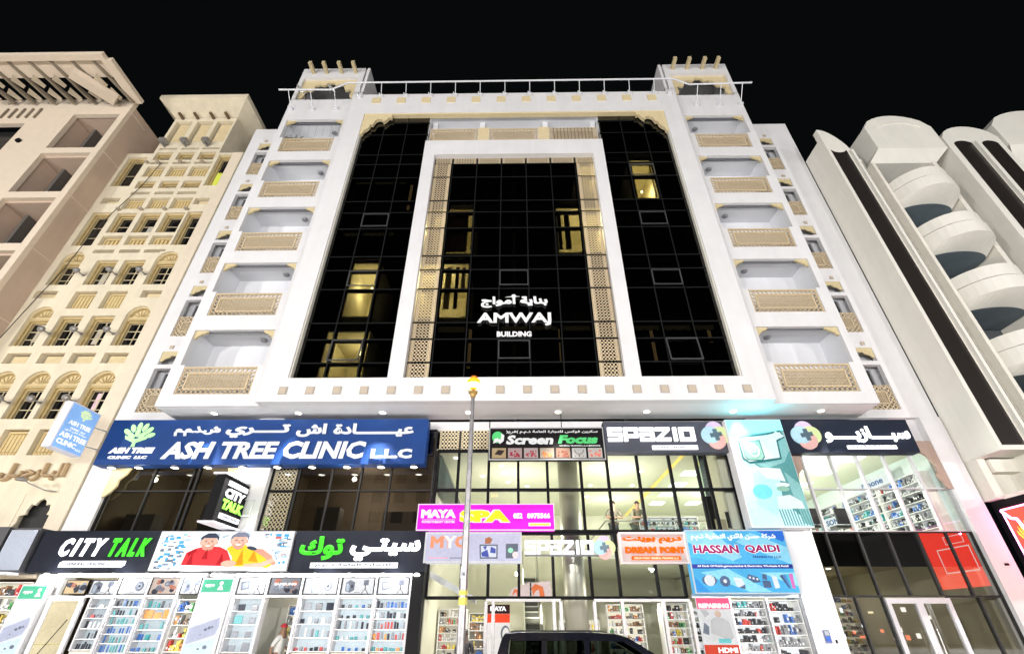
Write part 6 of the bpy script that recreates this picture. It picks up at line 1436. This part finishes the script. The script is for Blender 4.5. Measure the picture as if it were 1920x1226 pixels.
# poster row
def poster(x0, x1, z0, z1, label, kind, seed, y=15.28):
    rnd = random.Random(seed)
    base = {'white': (.93, .95, 1.0), 'warm': (.85, .62, .35), 'photo': (.75, .62, .55), 'dark': (.42, .44, .5)}[kind]
    S_ = signbox('poster', label, x0 + .03, x1 - .03, z0, z1, y, y + .03, glow('poster_%s' % kind, base, .72 if kind != 'dark' else .45), BLACKF, .012, group='lit posters over the phone cabinets')
    g = MB(); W = x1 - x0
    inks = [PR('sketch_grey', (.09, .10, .13)), PR('sketch_dark', (.02, .02, .03)), PR('sketch_pale', (.20, .23, .28)), glow('sketch_red', (.8, .3, .2), .5)]
    yy = y - .002
    def G(P, mi, d): g.prism(P, yy - d, yy, mi)
    if kind == 'white':
        cx = x0 + W * .28; cz = (z0 + z1) / 2 - .01
        if seed % 3 == 0: G([(cx - .14, cz - .12), (cx - .14, cz + .1), (cx - .02, cz + .16), (cx + .12, cz + .1), (cx + .12, cz - .1), (cx, cz - .16)], 0, .002); G([(cx - .12, cz - .1), (cx - .12, cz + .08), (cx - .02, cz + .04), (cx - .02, cz - .14)], 2, .004); G(EL(cx + .05, cz, .035, .05, 8), 1, .006)
        elif seed % 3 == 1: G([(cx - .1, cz + .17), (cx - .02, cz + .17), (cx + .06, cz - .17), (cx - .02, cz - .17)], 2, .002); G(EL(x0 + W * .7, cz, .12, .12, 14), 0, .003); G(EL(x0 + W * .7, cz, .075, .075, 14), 2, .006); G(EL(x0 + W * .7, cz, .035, .035, 8), 1, .008)
        else: G([(cx - .1, cz - .1), (cx - .14, cz + .1), (cx + .1, cz + .14), (cx + .12, cz - .06)], 0, .002); G([(cx - .07, cz - .06), (cx - .1, cz + .07), (cx + .07, cz + .1), (cx + .08, cz - .03)], 2, .004)
        cx = x0 + W * .72
        if seed % 3 != 1: G([(cx - .06, cz + .02), (cx - .06, cz + .15), (cx + .08, cz + .16), (cx + .08, cz + .03)], 0, .002); G([(cx - .012, cz + .03), (cx + .012, cz + .03), (cx + .012, cz - .1), (cx - .012, cz - .1)], 1, .004); G([(cx, cz - .05), (cx - .1, cz - .18), (cx - .075, cz - .18)], 1, .006); G([(cx, cz - .05), (cx + .1, cz - .18), (cx + .075, cz - .18)], 1, .008)
        G([(x0 + W * .42, z0 + .04), (x0 + W * .42, z0 + .05), (x0 + W * .58, z0 + .05), (x0 + W * .58, z0 + .04)], 0, .002)
    else:
        for i in range(16):
            cx, cz = rnd.uniform(x0 + .12, x1 - .12), rnd.uniform(z0 + .07, z1 - .09); r_ = rnd.uniform(.03, .08)
            G(EL(cx, cz, r_ * 1.3, r_, 9), rnd.choice([0, 1, 2, 3] if kind != 'warm' else [3, 1, 2]), .002 + i * .0006)
    part(g, 'picture', inks, S_, kind='stuff')
    return S_
PZ0, PZ1 = 2.57, 2.99
poster(-13.05, -12.35, PZ0, 2.92, 'lit poster of round orange loaves above the beige shop door', 'warm', 1)
poster(-12.3, -11.5, PZ0, 2.92, 'pale poster with thin outlines just right of the orange one', 'white', 3)
poster(-11.46, -10.6, PZ0, PZ1, 'white poster of slim bottles above the cabinet of blue phones', 'white', 4)
poster(-10.56, -9.7, PZ0, PZ1, 'busy poster of many small faces above the third cabinet', 'photo', 5)
poster(-9.66, -9.06, PZ0, PZ1, 'white poster with a black tripod left of the middle green light box', 'white', 6)
poster(-8.02, -7.16, PZ0, PZ1, 'white poster of a phone and camera right of the middle green light box', 'white', 8)
P_ = poster(-7.1, -6.16, PZ0, PZ1, 'grey poster reading SAMSUNG above the open shop entrance', 'dark', 9)
lettering('SAMSUNG', -6.95, -6.3, 2.79, 2.86, 15.272, .006, glow('maya_white', (1, 1, 1), 1.1), P_, bold=.05)
poster(-6.1, -5.07, PZ0, PZ1, 'white poster of a slim bottle and round watch', 'white', 10)
poster(-5.01, -4.02, PZ0, PZ1, 'white poster of a boxed speaker and small tripod', 'white', 12)
P_ = poster(-3.96, -3.02, PZ0, PZ1, 'white poster of a small drone at the right end of the row', 'white', 14)
lettering('dji', -3.4, -3.2, 2.84, 2.93, 15.272, .005, PR('sketch_grey', (.38, .40, .46)), P_, bold=.02)
# light boxes
def lightbox(x0, x1, ztop, label, y=15.2):
    S_ = signbox('light_box', label, x0, x1, .3, ztop, y, y + .2, FRW, None, cat='light box', group='green headed light boxes')
    m = MB(); m.box(x0 + .04, x1 - .04, y - .01, y, .35, ztop - .36); part(m, 'lit_picture', glow('lb_white', (.88, .93, 1.0), .9), S_)
    m = MB(); m.box(x0 + .04, x1 - .04, y - .01, y, ztop - .35, ztop - .03); part(m, 'green_header', glow('lb_green', (.12, .68, .40), .8), S_)
    lettering('oppo', x0 + .12, x0 + .40, ztop - .24, ztop - .15, y - .01, .008, glow('maya_white', (1, 1, 1), 1.1), S_, bold=.05)
    flat(EL(x0 + .58, ztop - .13, .055, .05), y - .012, glow('maya_white', (1, 1, 1), 1.1), 'printed_mark', S_); flat([(x0 + .50, ztop - .3), (x0 + .55, ztop - .19), (x0 + .61, ztop - .19), (x0 + .68, ztop - .3)], y - .012, glow('maya_white', (1, 1, 1), 1.1), 'printed_mark', S_)
    W = x1 - x0; c = (x0 + x1) / 2
    flat([(x0 + .06, 1.75), (x1 - .1, 2.0), (x1 - .06, 1.80), (x1 - .12, 1.6), (x0 + .06, 1.38)], y - .012, glow('lb_phone', (.62, .66, .85), .8), 'printed_phone', S_)
    flat([(x0 + .06, 1.36), (x1 - .08, 1.52), (x1 - .06, .4), (x0 + .06, .4)], y - .012, glow('lb_phone2', (.7, .86, .98), .95), 'printed_phone', S_)
    for dx, dz, r_ in ((.05, 1.72, .045), (.14, 1.76, .045), (.22, 1.78, .03), (.0, 1.28, .03), (.17, 1.32, .06), (-.05, 1.6, .02)): flat(EL(c + dx, dz, r_, r_ * .8, 10), y - .018, PR('ink', (.1, .12, .16)), 'printed_lens', S_)
lightbox(-14.22, -13.44, 2.80, 'green headed white light box at the far left of the phone shop')
lightbox(-9.02, -8.10, 2.97, 'green headed white light box in front of the white pilaster')
# beige door
d_ = MB(); d_.wall(-13.36, -12.34, .12, 2.53, 15.3, 15.38, [(-13.24, -12.46, .25, 2.40)]); dd = part(d_, 'door', FRW, CT, label='white framed door with a beige panel')
part(MB().box(-13.24, -12.46, 15.34, 15.36, .25, 2.40), 'door_panel', glow('beige_lit_panel', (.85, .74, .48), .75), dd)
part(MB().box(-13.24, -12.46, 15.335, 15.34, 1.36, 1.38), 'handle', mat('olive_bar', (.35, .32, .1), .5), dd)
m = MB(); m.tube((-13.1, 15.28, .9), (-12.55, 15.28, 1.95), .012, 5); part(m, 'door_stay', BLACKF, dd)
# cabinets
PH = {}
def product(kind, mi):
    k = (kind, mi)
    if k in PH: return PH[k]
    w_, h_, d_ = {'phone': (.062, .17, .012), 'box': (.15, .15, .06), 'tablet': (.27, .20, .015), 'case': (.088, .17, .02), 'small': (.10, .09, .05), 'tall': (.075, .20, .05)}[kind]
    mb = MB(); mb.box(-w_ / 2, w_ / 2, 0, d_, 0, h_, 0); mb.box(-w_ / 2 + .008, w_ / 2 - .008, -.003, 0, .01, h_ - .012, 1)
    me = mb.mesh('boxed_' + kind if kind in ('box', 'small') else kind)
    me.materials.append([PAL[0], PAL[1], SHW, PAL[4], PAL[6], PAL[3], PAL[5]][mi]); me.materials.append([mat('scr_dark', (.02, .025, .04), .15), mat('scr_grey', (.18, .2, .24), .3), mat('scr_pale', (.55, .6, .66), .4), mat('scr_blue', (.03, .12, .4), .2), mat('scr_teal', (.05, .3, .33), .3), mat('scr_red', (.45, .04, .04), .4), mat('scr_orange', (.7, .3, .06), .4)][mi])
    PH[k] = me; return me
NAME = {'phone': 'phone', 'box': 'gadget_box', 'tablet': 'tablet', 'case': 'phone_case', 'small': 'gadget_box', 'tall': 'gadget_box'}
CATN = {'phone': 'phone', 'box': 'box', 'tablet': 'tablet', 'case': 'phone case', 'small': 'box', 'tall': 'box'}
def cabinet(x0, x1, z0, z1, where, spec, seed, em=1.0, y=15.3, dark=False):
    """spec: one (kind, how many, palette) per shelf from the top"""
    rnd = random.Random(seed)
    c = thing('display_cabinet', 'white lit display cabinet ' + where, 'cabinet', ((x0 + x1) / 2, y, z0), 'display cabinets of the phone shop')
    m = MB(); m.box(x0, x1, y + .30, y + .33, z0, z1); part(m, 'back_panel', glow('cab_back_%.2f' % em, (.80, .92, 1.0), em * .8), c)
    n = len(spec); h = (z1 - z0) / n
    for j in range(n + 1): part(MB().box(x0, x1, y + .03, y + .30, z0 + j * h - .012, z0 + j * h + .012), 'shelf', SHW, c)
    for x in (x0 - .02, x1 + .02): part(MB().box(x - .02, x + .02, y - .01, y + .33, z0 - .02, z1 + .02), 'side', FRW, c)
    part(MB().box(x0, x1, y, y + .33, .13, z0 - .03), 'plinth', mat('pale_plinth', (.72, .66, .52), .6), c)
    for j, (kind, cnt, pal) in enumerate(spec):
        z = z1 - (j + 1) * h + .014
        for i in range(cnt):
            if rnd.random() < .07: continue
            mi = rnd.choice(pal); me = product(kind, mi)
            o = bpy.data.objects.new(NAME[kind], me)
            put(o, None, (x0 + (x1 - x0) * (i + .5) / cnt + rnd.uniform(-.012, .012), y + .08 + rnd.uniform(0, .05), z))
            o.rotation_euler = (0, rnd.uniform(-.05, .05), rnd.uniform(-.2, .2)); o.scale = (rnd.uniform(.62, .92), 1, rnd.uniform(.7, 1.08))
            sh = ['top', 'second', 'third', 'fourth', 'fifth', 'sixth'][j] + ' shelf of the cabinet '
            tag(o, 'small %s on the %s' % (CATN[kind], sh) + where, CATN[kind], 'goods in the phone shop cabinets')
cabinet(-12.12, -11.52, 1.25, 2.47, 'right of the beige door', [('small', 6, (1, 2, 1)), ('small', 6, (2, 1, 5)), ('case', 5, (1, 0, 2)), ('phone', 6, (0, 0, 1)), ('phone', 8, (0,))], 1, .7)
cabinet(-11.42, -10.62, 1.18, 2.47, 'with rows of slim blue phones', [('phone', 9, (0, 3)), ('phone', 9, (0, 4)), ('phone', 9, (4, 4, 1)), ('phone', 9, (3,)), ('phone', 9, (3, 4, 1)), ('phone', 9, (3, 4))], 2, .95)
cabinet(-10.52, -9.74, 1.2, 2.47, 'left of the wooden shelf', [('case', 6, (0, 1, 4)), ('tablet', 3, (3, 4, 6)), ('case', 6, (4, 1)), ('box', 4, (2, 4, 3)), ('small', 6, (4, 3, 1))], 3, .85)
cabinet(-7.98, -7.2, 1.2, 2.47, 'of tablets by the middle light box', [('tablet', 2, (0, 1)), ('tablet', 2, (1, 4)), ('tablet', 2, (4, 1)), ('tablet', 2, (3, 1))], 4, 1.0)
cabinet(-6.06, -5.1, 1.22, 2.47, 'right of the shop entrance', [('tablet', 3, (0, 5, 1)), ('box', 5, (2, 1, 0)), ('tall', 6, (1, 2, 4)), ('small', 7, (0, 5, 1))], 5, 1.0)
cabinet(-4.98, -4.05, 1.22, 2.47, 'second from the black pillar', [('small', 5, (0, 3, 4)), ('small', 5, (0, 4)), ('tall', 6, (0, 1, 2)), ('small', 7, (4, 2, 3)), ('small', 5, (0, 3))], 6, 1.05)
cabinet(-3.93, -3.04, 1.22, 2.47, 'nearest the black pillar', [('case', 9, (0, 3, 1)), ('case', 9, (0, 1, 2)), ('phone', 10, (0, 1, 5)), ('case', 9, (5, 6, 0, 1)), ('small', 8, (0, 6, 5, 4))], 7, 1.0)
shelf_unit(-9.62, -9.1, .9, 2.44, 15.4, 'narrow warm wooden shelf left of the middle light box', 4, 51, warm=1, em=.5)
shelf_unit(-7.0, -6.22, .5, 2.35, 16.8, 'warm back shelf seen through the open shop entrance', 5, 52, warm=1, em=.9)
room_light(-6.6, 16.3, 2.6, 25, (1, .9, .7)); room_light(-12.9, 16.3, 2.5, 20, (1, .9, .7))

# ================================================================== PEOPLE
def skinned(name, verts, edges, radii, m_, par, levels=1, root=0):
    me = bpy.data.meshes.new(name); me.from_pydata(verts, edges, []); o = bpy.data.objects.new(name, me); COL.objects.link(o)
    md = o.modifiers.new('skin', 'SKIN'); md.use_smooth_shade = True
    for i, v in enumerate(me.skin_vertices[0].data):
        r_ = radii[i]; v.radius = (r_, r_) if not isinstance(r_, tuple) else r_
        v.use_root = (i == root)
    sb = o.modifiers.new('sub', 'SUBSURF'); sb.levels = levels; sb.render_levels = levels
    bpy.context.view_layer.update()
    nm = bpy.data.meshes.new_from_object(o.evaluated_get(bpy.context.evaluated_depsgraph_get()))
    bpy.data.objects.remove(o)
    for p in nm.polygons: p.use_smooth = True
    nm.materials.clear(); nm.materials.append(m_)
    ob = bpy.data.objects.new(name, nm); COL.objects.link(ob)
    if par: ob.parent = par
    return ob
def person(label, loc, rot, pose, shirt, trousers, skin=(.30, .17, .11), hair=(.015, .012, .01), cap=None, scale=1.0):
    P = thing('person', label, 'person', loc); P.rotation_euler.z = rot; P.scale = (scale,) * 3
    SKM = mat('skin_%d' % int(skin[0] * 100), skin, .6)
    lean = {'stand': 0, 'lean': .22, 'walk': .05}[pose]
    hip, ch, nk, hd = (0, 0, .95), (0, -lean * .8, 1.28), (0, -lean * 1.05, 1.45), (0, -lean * 1.25, 1.58)
    sl, sr = (.18, -lean * .95, 1.40), (-.18, -lean * .95, 1.40)
    if pose == 'lean': el, er, hl, hr_ = (.30, -.34, 1.14), (-.30, -.34, 1.14), (.06, -.50, 1.12), (-.10, -.52, 1.12)
    elif pose == 'walk': el, er, hl, hr_ = (.24, -.12, 1.14), (-.24, .06, 1.14), (.22, -.34, 1.02), (-.24, .0, .90)
    else: el, er, hl, hr_ = (.24, 0, 1.13), (-.24, 0, 1.13), (.22, -.2, .98), (-.22, -.18, .98)
    kn = [(.10, -.03, .50), (-.10, .02, .50)]; ft = [(.11, 0, .07), (-.11, .03, .07)]; te = [(.12, -.17, .04), (-.12, -.14, .04)]; hj = [(.09, 0, .90), (-.09, 0, .90)]
    V = [hip, ch, nk, hd, (hd[0], hd[1] - .01, hd[2] + .12), sl, el, hl, sr, er, hr_, hj[0], kn[0], ft[0], te[0], hj[1], kn[1], ft[1], te[1]]
    E_ = [(0, 1), (1, 2), (2, 3), (3, 4), (2, 5), (5, 6), (6, 7), (2, 8), (8, 9), (9, 10), (0, 11), (11, 12), (12, 13), (13, 14), (0, 15), (15, 16), (16, 17), (17, 18)]
    Rd = [.13, .14, .055, .082, .078, .062, .042, .03, .062, .042, .03, .09, .055, .04, .035, .09, .055, .04, .035]
    # fingers continue from each hand
    for base, e_ in ((7, el), (10, er)):
        h = Vector(V[base]); d = (h - Vector(e_)).normalized(); s_ = d.cross(Vector((0, 0, 1))).normalized()
        for k, (o_, ln) in enumerate(((-.026, .075), (-.009, .09), (.009, .085), (.026, .07))):
            a = h + d * .07 + s_ * o_; b = a + d * ln * .5; c = b + d * ln * .3 + Vector((0, 0, -.02)); i0 = len(V)
            V += [tuple(a), tuple(b), tuple(c)]; Rd += [.010, .009, .008]; E_ += [(base, i0), (i0, i0 + 1), (i0 + 1, i0 + 2)]
        a = h + d * .03 + s_ * .04; i0 = len(V); V += [tuple(a), tuple(a + d * .04 + s_ * .01)]; Rd += [.012, .010]; E_ += [(base, i0), (i0, i0 + 1)]
    skinned('body', V, E_, Rd, SKM, P)
    skinned('shirt', [hip, ch, (nk[0], nk[1], nk[2] - .03), sl, (el[0] * .97 + sl[0] * .03, el[1], el[2] + .03), sr, (er[0] * .97 + sr[0] * .03, er[1], er[2] + .03)], [(0, 1), (1, 2), (2, 3), (3, 4), (2, 5), (5, 6)], [.15, .165, .09, .08, .058, .08, .058], mat('shirt_%d%d%d' % tuple(int(c * 100) for c in shirt), shirt, .85), P)
    skinned('trousers', [hip, hj[0], kn[0], (ft[0][0], ft[0][1], .12), hj[1], kn[1], (ft[1][0], ft[1][1], .12)], [(0, 1), (1, 2), (2, 3), (0, 4), (4, 5), (5, 6)], [.145, .11, .075, .06, .11, .075, .06], mat('trousers_%d' % int(trousers[0] * 100), trousers, .85), P)
    m = MB(); hc = Vector((hd[0], hd[1] + .012, hd[2] + .075)); n = 12
    prof = [(.098 * math.cos(t), .105 * math.sin(t)) for t in [i * math.pi / 2 / 6 for i in range(6)]] + [(.012, .104)]
    m.lathe([(r_, z) for r_, z in prof], hc, n)
    o = bpy.data.objects.new('cap' if cap else 'hair', m.mesh('hair', Vector((0, 0, 0)), True)); o.data.materials.append(mat('cap_red', cap, .8) if cap else mat('hair_dark', hair, .6)); COL.objects.link(o); o.parent = P
    f = MB(); f.lathe([(.008, -.016), (.014, 0), (.004, .018)], (hd[0], hd[1] - .088, hd[2] + .03), 6)
    for s in (-1, 1): f.lathe([(.003, -.008), (.009, 0), (.003, .008)], (hd[0] + s * .032, hd[1] - .078, hd[2] + .052), 6, 1); f.lathe([(.008, -.02), (.014, 0), (.008, .02)], (hd[0] + s * .085, hd[1] + .005, hd[2] + .04), 6)
    f.box(hd[0] - .024, hd[0] + .024, hd[1] - .084, hd[1] - .078, hd[2] - .012, hd[2] - .004, 2)
    o = bpy.data.objects.new('face', f.mesh('face')); [o.data.materials.append(x) for x in (SKM, mat('eye_dark', (.01, .01, .01), .3), mat('lip', (.28, .10, .08), .6))]; COL.objects.link(o); o.parent = P
    return P
person('person in a dark shirt leaning on the mezzanine rail, left one of the two', (3.72, 18.95, 4.1), 0, 'lean', (.10, .09, .07), (.05, .05, .06))
person('person in a grey shirt leaning on the mezzanine rail, right one of the two', (4.55, 18.95, 4.1), .35, 'lean', (.14, .13, .09), (.08, .09, .08))
person('person in a red cap and white shirt standing in the phone shop entrance', (-6.72, 15.95, .12), 1.4, 'walk', (.75, .75, .72), (.35, .33, .3), cap=(.45, .03, .04))
person('dark silhouetted person standing on the pavement left of the lamp post', (-1.28, 14.4, .12), 3.1, 'stand', (.015, .015, .02), (.02, .02, .02), skin=(.06, .04, .03), scale=.93)

# ================================================================== STREET LAMP
def rod(mb, z0, z1, r0, r1, x, y, n=14): mb.lathe([(r0, z0), (r1, z1)], (x, y, 0), n)
LX, LY = -0.945, 10.2
GAL = mat('galvanised_steel', (.42, .41, .42), .38, .75, var=.25, scale=9, streak=.3)
t = thing('street_lamp', 'slim galvanised street lamp with a glowing orange head in front of the shops', 'street lamp', (LX, LY, .13))
m = MB(); rod(m, .13, 3.1, .085, .072, LX, LY); rod(m, 3.1, 6.35, .072, .042, LX, LY); part(m, 'pole', GAL, t, smooth=False)
m = MB(); m.lathe([(.15, .13), (.15, .16), (.10, .2), (.095, .5)], (LX, LY, 0), 14); part(m, 'base', GAL, t)
m = MB(); rod(m, 2.12, 2.24, .083, .083, LX, LY); rod(m, 2.28, 2.36, .083, .083, LX, LY); part(m, 'yellow_band', mat('yellow_tape', (.65, .6, .12), .6), t, kind='stuff')
m = MB(); m.box(LX - .06, LX + .05, LY - .1, LY - .085, 2.55, 2.76); pl_ = part(m, 'number_plate', mat('pale_plate', (.6, .6, .66)), t); lettering('16', LX - .035, LX + .025, 2.60, 2.67, LY - .1, .004, BLACKF, pl_, bold=.03)
m = MB(); m.lathe([(.045, 6.33), (.06, 6.36), (.07, 6.42), (.10, 6.45), (.10, 6.49), (.05, 6.50), (.05, 6.60)], (LX, LY, 0), 16); part(m, 'collar', mat('warm_metal', (.35, .22, .06), .4, .4), t)
m = MB(); m.lathe([(.055, 6.56), (.13, 6.60), (.165, 6.69), (.15, 6.79), (.06, 6.86)], (LX, LY, 0), 18); part(m, 'lamp_globe', glow('sodium_globe', (1.0, .24, .012), 3.4), t, smooth=True)
m = MB(); m.lathe([(.02, 6.60), (.10, 6.575), (.139, 6.60), (.173, 6.675), (.171, 6.69)], (LX, LY, 0), 18); part(m, 'hot_lens', glow('sodium_core', (1.0, .62, .16), 9), t, smooth=True)
m = MB(); m.lathe([(.07, 6.865), (.09, 6.88), (.02, 6.93)], (LX, LY, 0), 14); part(m, 'cap', mat('warm_metal', (.35, .22, .06)), t)
L = bpy.data.lights.new('sodium_light', 'POINT'); L.energy = 800; L.color = (1.0, .45, .05); L.shadow_soft_size = .14
o = bpy.data.objects.new('sodium_light', L); o.location = (LX, LY, 6.74); COL.objects.link(o)
# poles and heads for the unseen lamps added behind the viewpoint
for i, (lx, ly, lz, lp) in enumerate(ADDED_LAMPS):
    t = thing('street_lamp', 'added unseen street lamp across the avenue, number %d of the row' % (i + 1) if ly < -10 else 'added unseen street lamp on the near side, number %d of its row' % (i - 4), 'street lamp', (lx, ly - 1.2, 0), 'added street lamps behind the viewpoint')
    m = MB(); m.lathe([(.11, 0), (.05, lz)], (lx, ly - 1.2, 0), 8); m.path([(lx, ly - 1.2, lz - .02), (lx, ly, lz)], .035, 6); part(m, 'pole', GAL, t)
    m = MB(); m.box(lx - .14, lx + .14, ly - .3, ly + .3, lz - .03, lz + .08); part(m, 'lamp_head', GAL, t)

# ================================================================== BLACK CAR
CP = mat('black_car_paint', (.006, .007, .012), .12, .0, coat=1.0)
TR_ = mat('black_trim', (.01, .01, .01), .5); TG = glass('car_window_glass', (.16, .19, .16), .9, 0, .08)
for n_ in TG.node_tree.nodes:
    if n_.type == 'MIX_RGB': n_.inputs[2].default_value = (.16, .19, .16, 1)      # single sheets: tinted from both sides
CAR = thing('parked_car', 'black boxy off-road car parked at the kerb with its roof at the bottom edge', 'car', (2.0, 11.7, 0))
y0, y1 = 10.85, 12.45
def loft(mb, secs, mi=0, close=True):
    n = len(secs[0]); k = [v for s in secs for v in s]
    mb.add(k, [(i * n + j, i * n + (j + 1) % n, (i + 1) * n + (j + 1) % n, (i + 1) * n + j) for i in range(len(secs) - 1) for j in range(n)] + [tuple(range(n))[::-1], tuple(range((len(secs) - 1) * n, len(secs) * n))], mi)
# lower body from side profile, bulged across the width
prof = [(-.42, .42), (-.45, .75), (-.40, 1.08), (3.35, 1.08), (4.28, .98), (4.42, .80), (4.45, .45), (3.9, .36), (.2, .36)]
secs = []
for f_, ins in ((0, .10), (.06, .03), (.2, 0), (.8, 0), (.94, .03), (1, .10)):
    yy = y0 + (y1 - y0) * f_; cx, cz = 2.0, .75
    secs.append([(cx + (x - cx) * (1 - ins * .25), yy, cz + (z - cz) * (1 - ins)) for x, z in prof])
m = MB(); loft(m, secs); part(m, 'body', CP, CAR)
# cabin: pillars and roof as frame, windows as separate panes
def cab(x, z, side, k=0):      # side -1 near, +1 far, leaning in with height
    t_ = (z - 1.08) / .6; inn = .05 + .13 * t_
    return (x, (y0 + inn + k) if side < 0 else (y1 - inn - k), z)
roof = [(-.22, 1.60), (-.16, 1.665), (.1, 1.69), (1.5, 1.69), (2.0, 1.665), (2.25, 1.61)]
m = MB()
for s in (-1, 1):
    def q(P, th=.05): 
        a = [cab(x, z, s) for x, z in P]; b = [cab(x, z, s, th) for x, z in P]; n = len(P)
        m.add(a + b, [tuple(range(n)), tuple(range(n, 2 * n))[::-1]] + [(i, n + i, n + (i + 1) % n, (i + 1) % n) for i in range(n)])
    q([(-.40, 1.08), (-.22, 1.60), (-.16, 1.665), (-.02, 1.665), (-.08, 1.56), (-.16, 1.08)])                     # rear corner
    q([(-.02, 1.665), (.1, 1.685), (1.5, 1.685), (2.0, 1.66), (2.25, 1.60), (2.08, 1.535), (1.5, 1.56), (-.04, 1.55)])  # roof rail
    q([(.52, 1.08), (.56, 1.585), (.66, 1.59), (.64, 1.08)]); q([(1.36, 1.08), (1.38, 1.60), (1.48, 1.60), (1.48, 1.08)])
    q([(2.25, 1.60), (2.1, 1.565), (2.98, 1.08), (3.2, 1.08)])
part(m, 'pillars', CP, CAR)
m = MB(); loft(m, [[(x, y0 + .19 + .0, z - .01) for x, z in roof] + [(2.2, y0 + .19, 1.56), (-.18, y0 + .19, 1.56)], [(x, y0 + .30, z + .012) for x, z in roof] + [(2.2, y0 + .3, 1.58), (-.18, y0 + .3, 1.58)], [(x, y1 - .30, z + .012) for x, z in roof] + [(2.2, y1 - .3, 1.58), (-.18, y1 - .3, 1.58)], [(x, y1 - .19, z - .01) for x, z in roof] + [(2.2, y1 - .19, 1.56), (-.18, y1 - .19, 1.56)]])
part(m, 'roof', CP, CAR)
m = MB()
for s in (y0 + .22, y1 - .22): m.path([(-.05, s, 1.69), (.05, s, 1.71), (1.7, s, 1.71), (1.85, s, 1.69)], .013, 5)
part(m, 'roof_rail', STEEL, CAR)
for s in (-1, 1):
    for P in ([(-.14, 1.08), (-.06, 1.57), (.56, 1.585), (.52, 1.08)], [(.64, 1.08), (.66, 1.59), (1.38, 1.60), (1.36, 1.08)], [(1.48, 1.08), (1.48, 1.60), (2.1, 1.565), (2.96, 1.08)]):
        m = MB(); m.poly([cab(x, z, s, .02) for x, z in P]); part(m, 'side_window', TG, CAR)
m = MB(); m.poly([cab(-.38, 1.1, -1, .05), cab(-.22, 1.60, -1, .05), cab(-.22, 1.60, 1, .05), cab(-.38, 1.1, 1, .05)]); part(m, 'rear_window', TG, CAR)
m = MB(); m.poly([cab(3.1, 1.09, -1, .05), cab(2.22, 1.585, -1, .05), cab(2.22, 1.585, 1, .05), cab(3.1, 1.09, 1, .05)]); part(m, 'windscreen', TG, CAR)
for x in (.35, 1.55):
    for yy in (11.15, 11.85):
        m = MB(); m.box(x - .1, x + .02, yy, yy + .42, .6, 1.32); m.box(x - .1, x + .4, yy, yy + .42, .5, .64); m.box(x - .08, x, yy + .11, yy + .31, 1.36, 1.52); part(m, 'seat', TR_, CAR)
for x in (.45, 3.45):
    for yy, s in ((y0 - .01, -1), (y1 + .01, 1)):
        m = MB(); m.lathe([(.2, -.10), (.33, -.11), (.36, -.07), (.36, .07), (.33, .11), (.2, .10)], (x, yy - s * .09, .36), 22, axis='y'); wh = part(m, 'wheel', TR_, CAR)
        m = MB(); m.lathe([(.03, -.115), (.10, -.11), (.2, -.09), (.21, .09), (.1, .11), (.03, .115)], (x, yy - s * .09, .36), 16, axis='y'); part(m, 'rim', STEEL, wh)
for yy in (y0 + .12, y1 - .42):
    m = MB(); m.box(4.36, 4.47, yy, yy + .3, .68, .84); part(m, 'headlight', mat('headlight_glass', (.6, .6, .62), .1, .3), CAR)
    m = MB(); m.box(-.47, -.42, yy, yy + .22, .7, 1.0); part(m, 'tail_light', mat('tail_red', (.3, .01, .01), .2), CAR)
m = MB(); m.box(2.55, 2.72, y0 - .12, y0 + .02, 1.10, 1.24); part(m, 'mirror', CP, CAR)
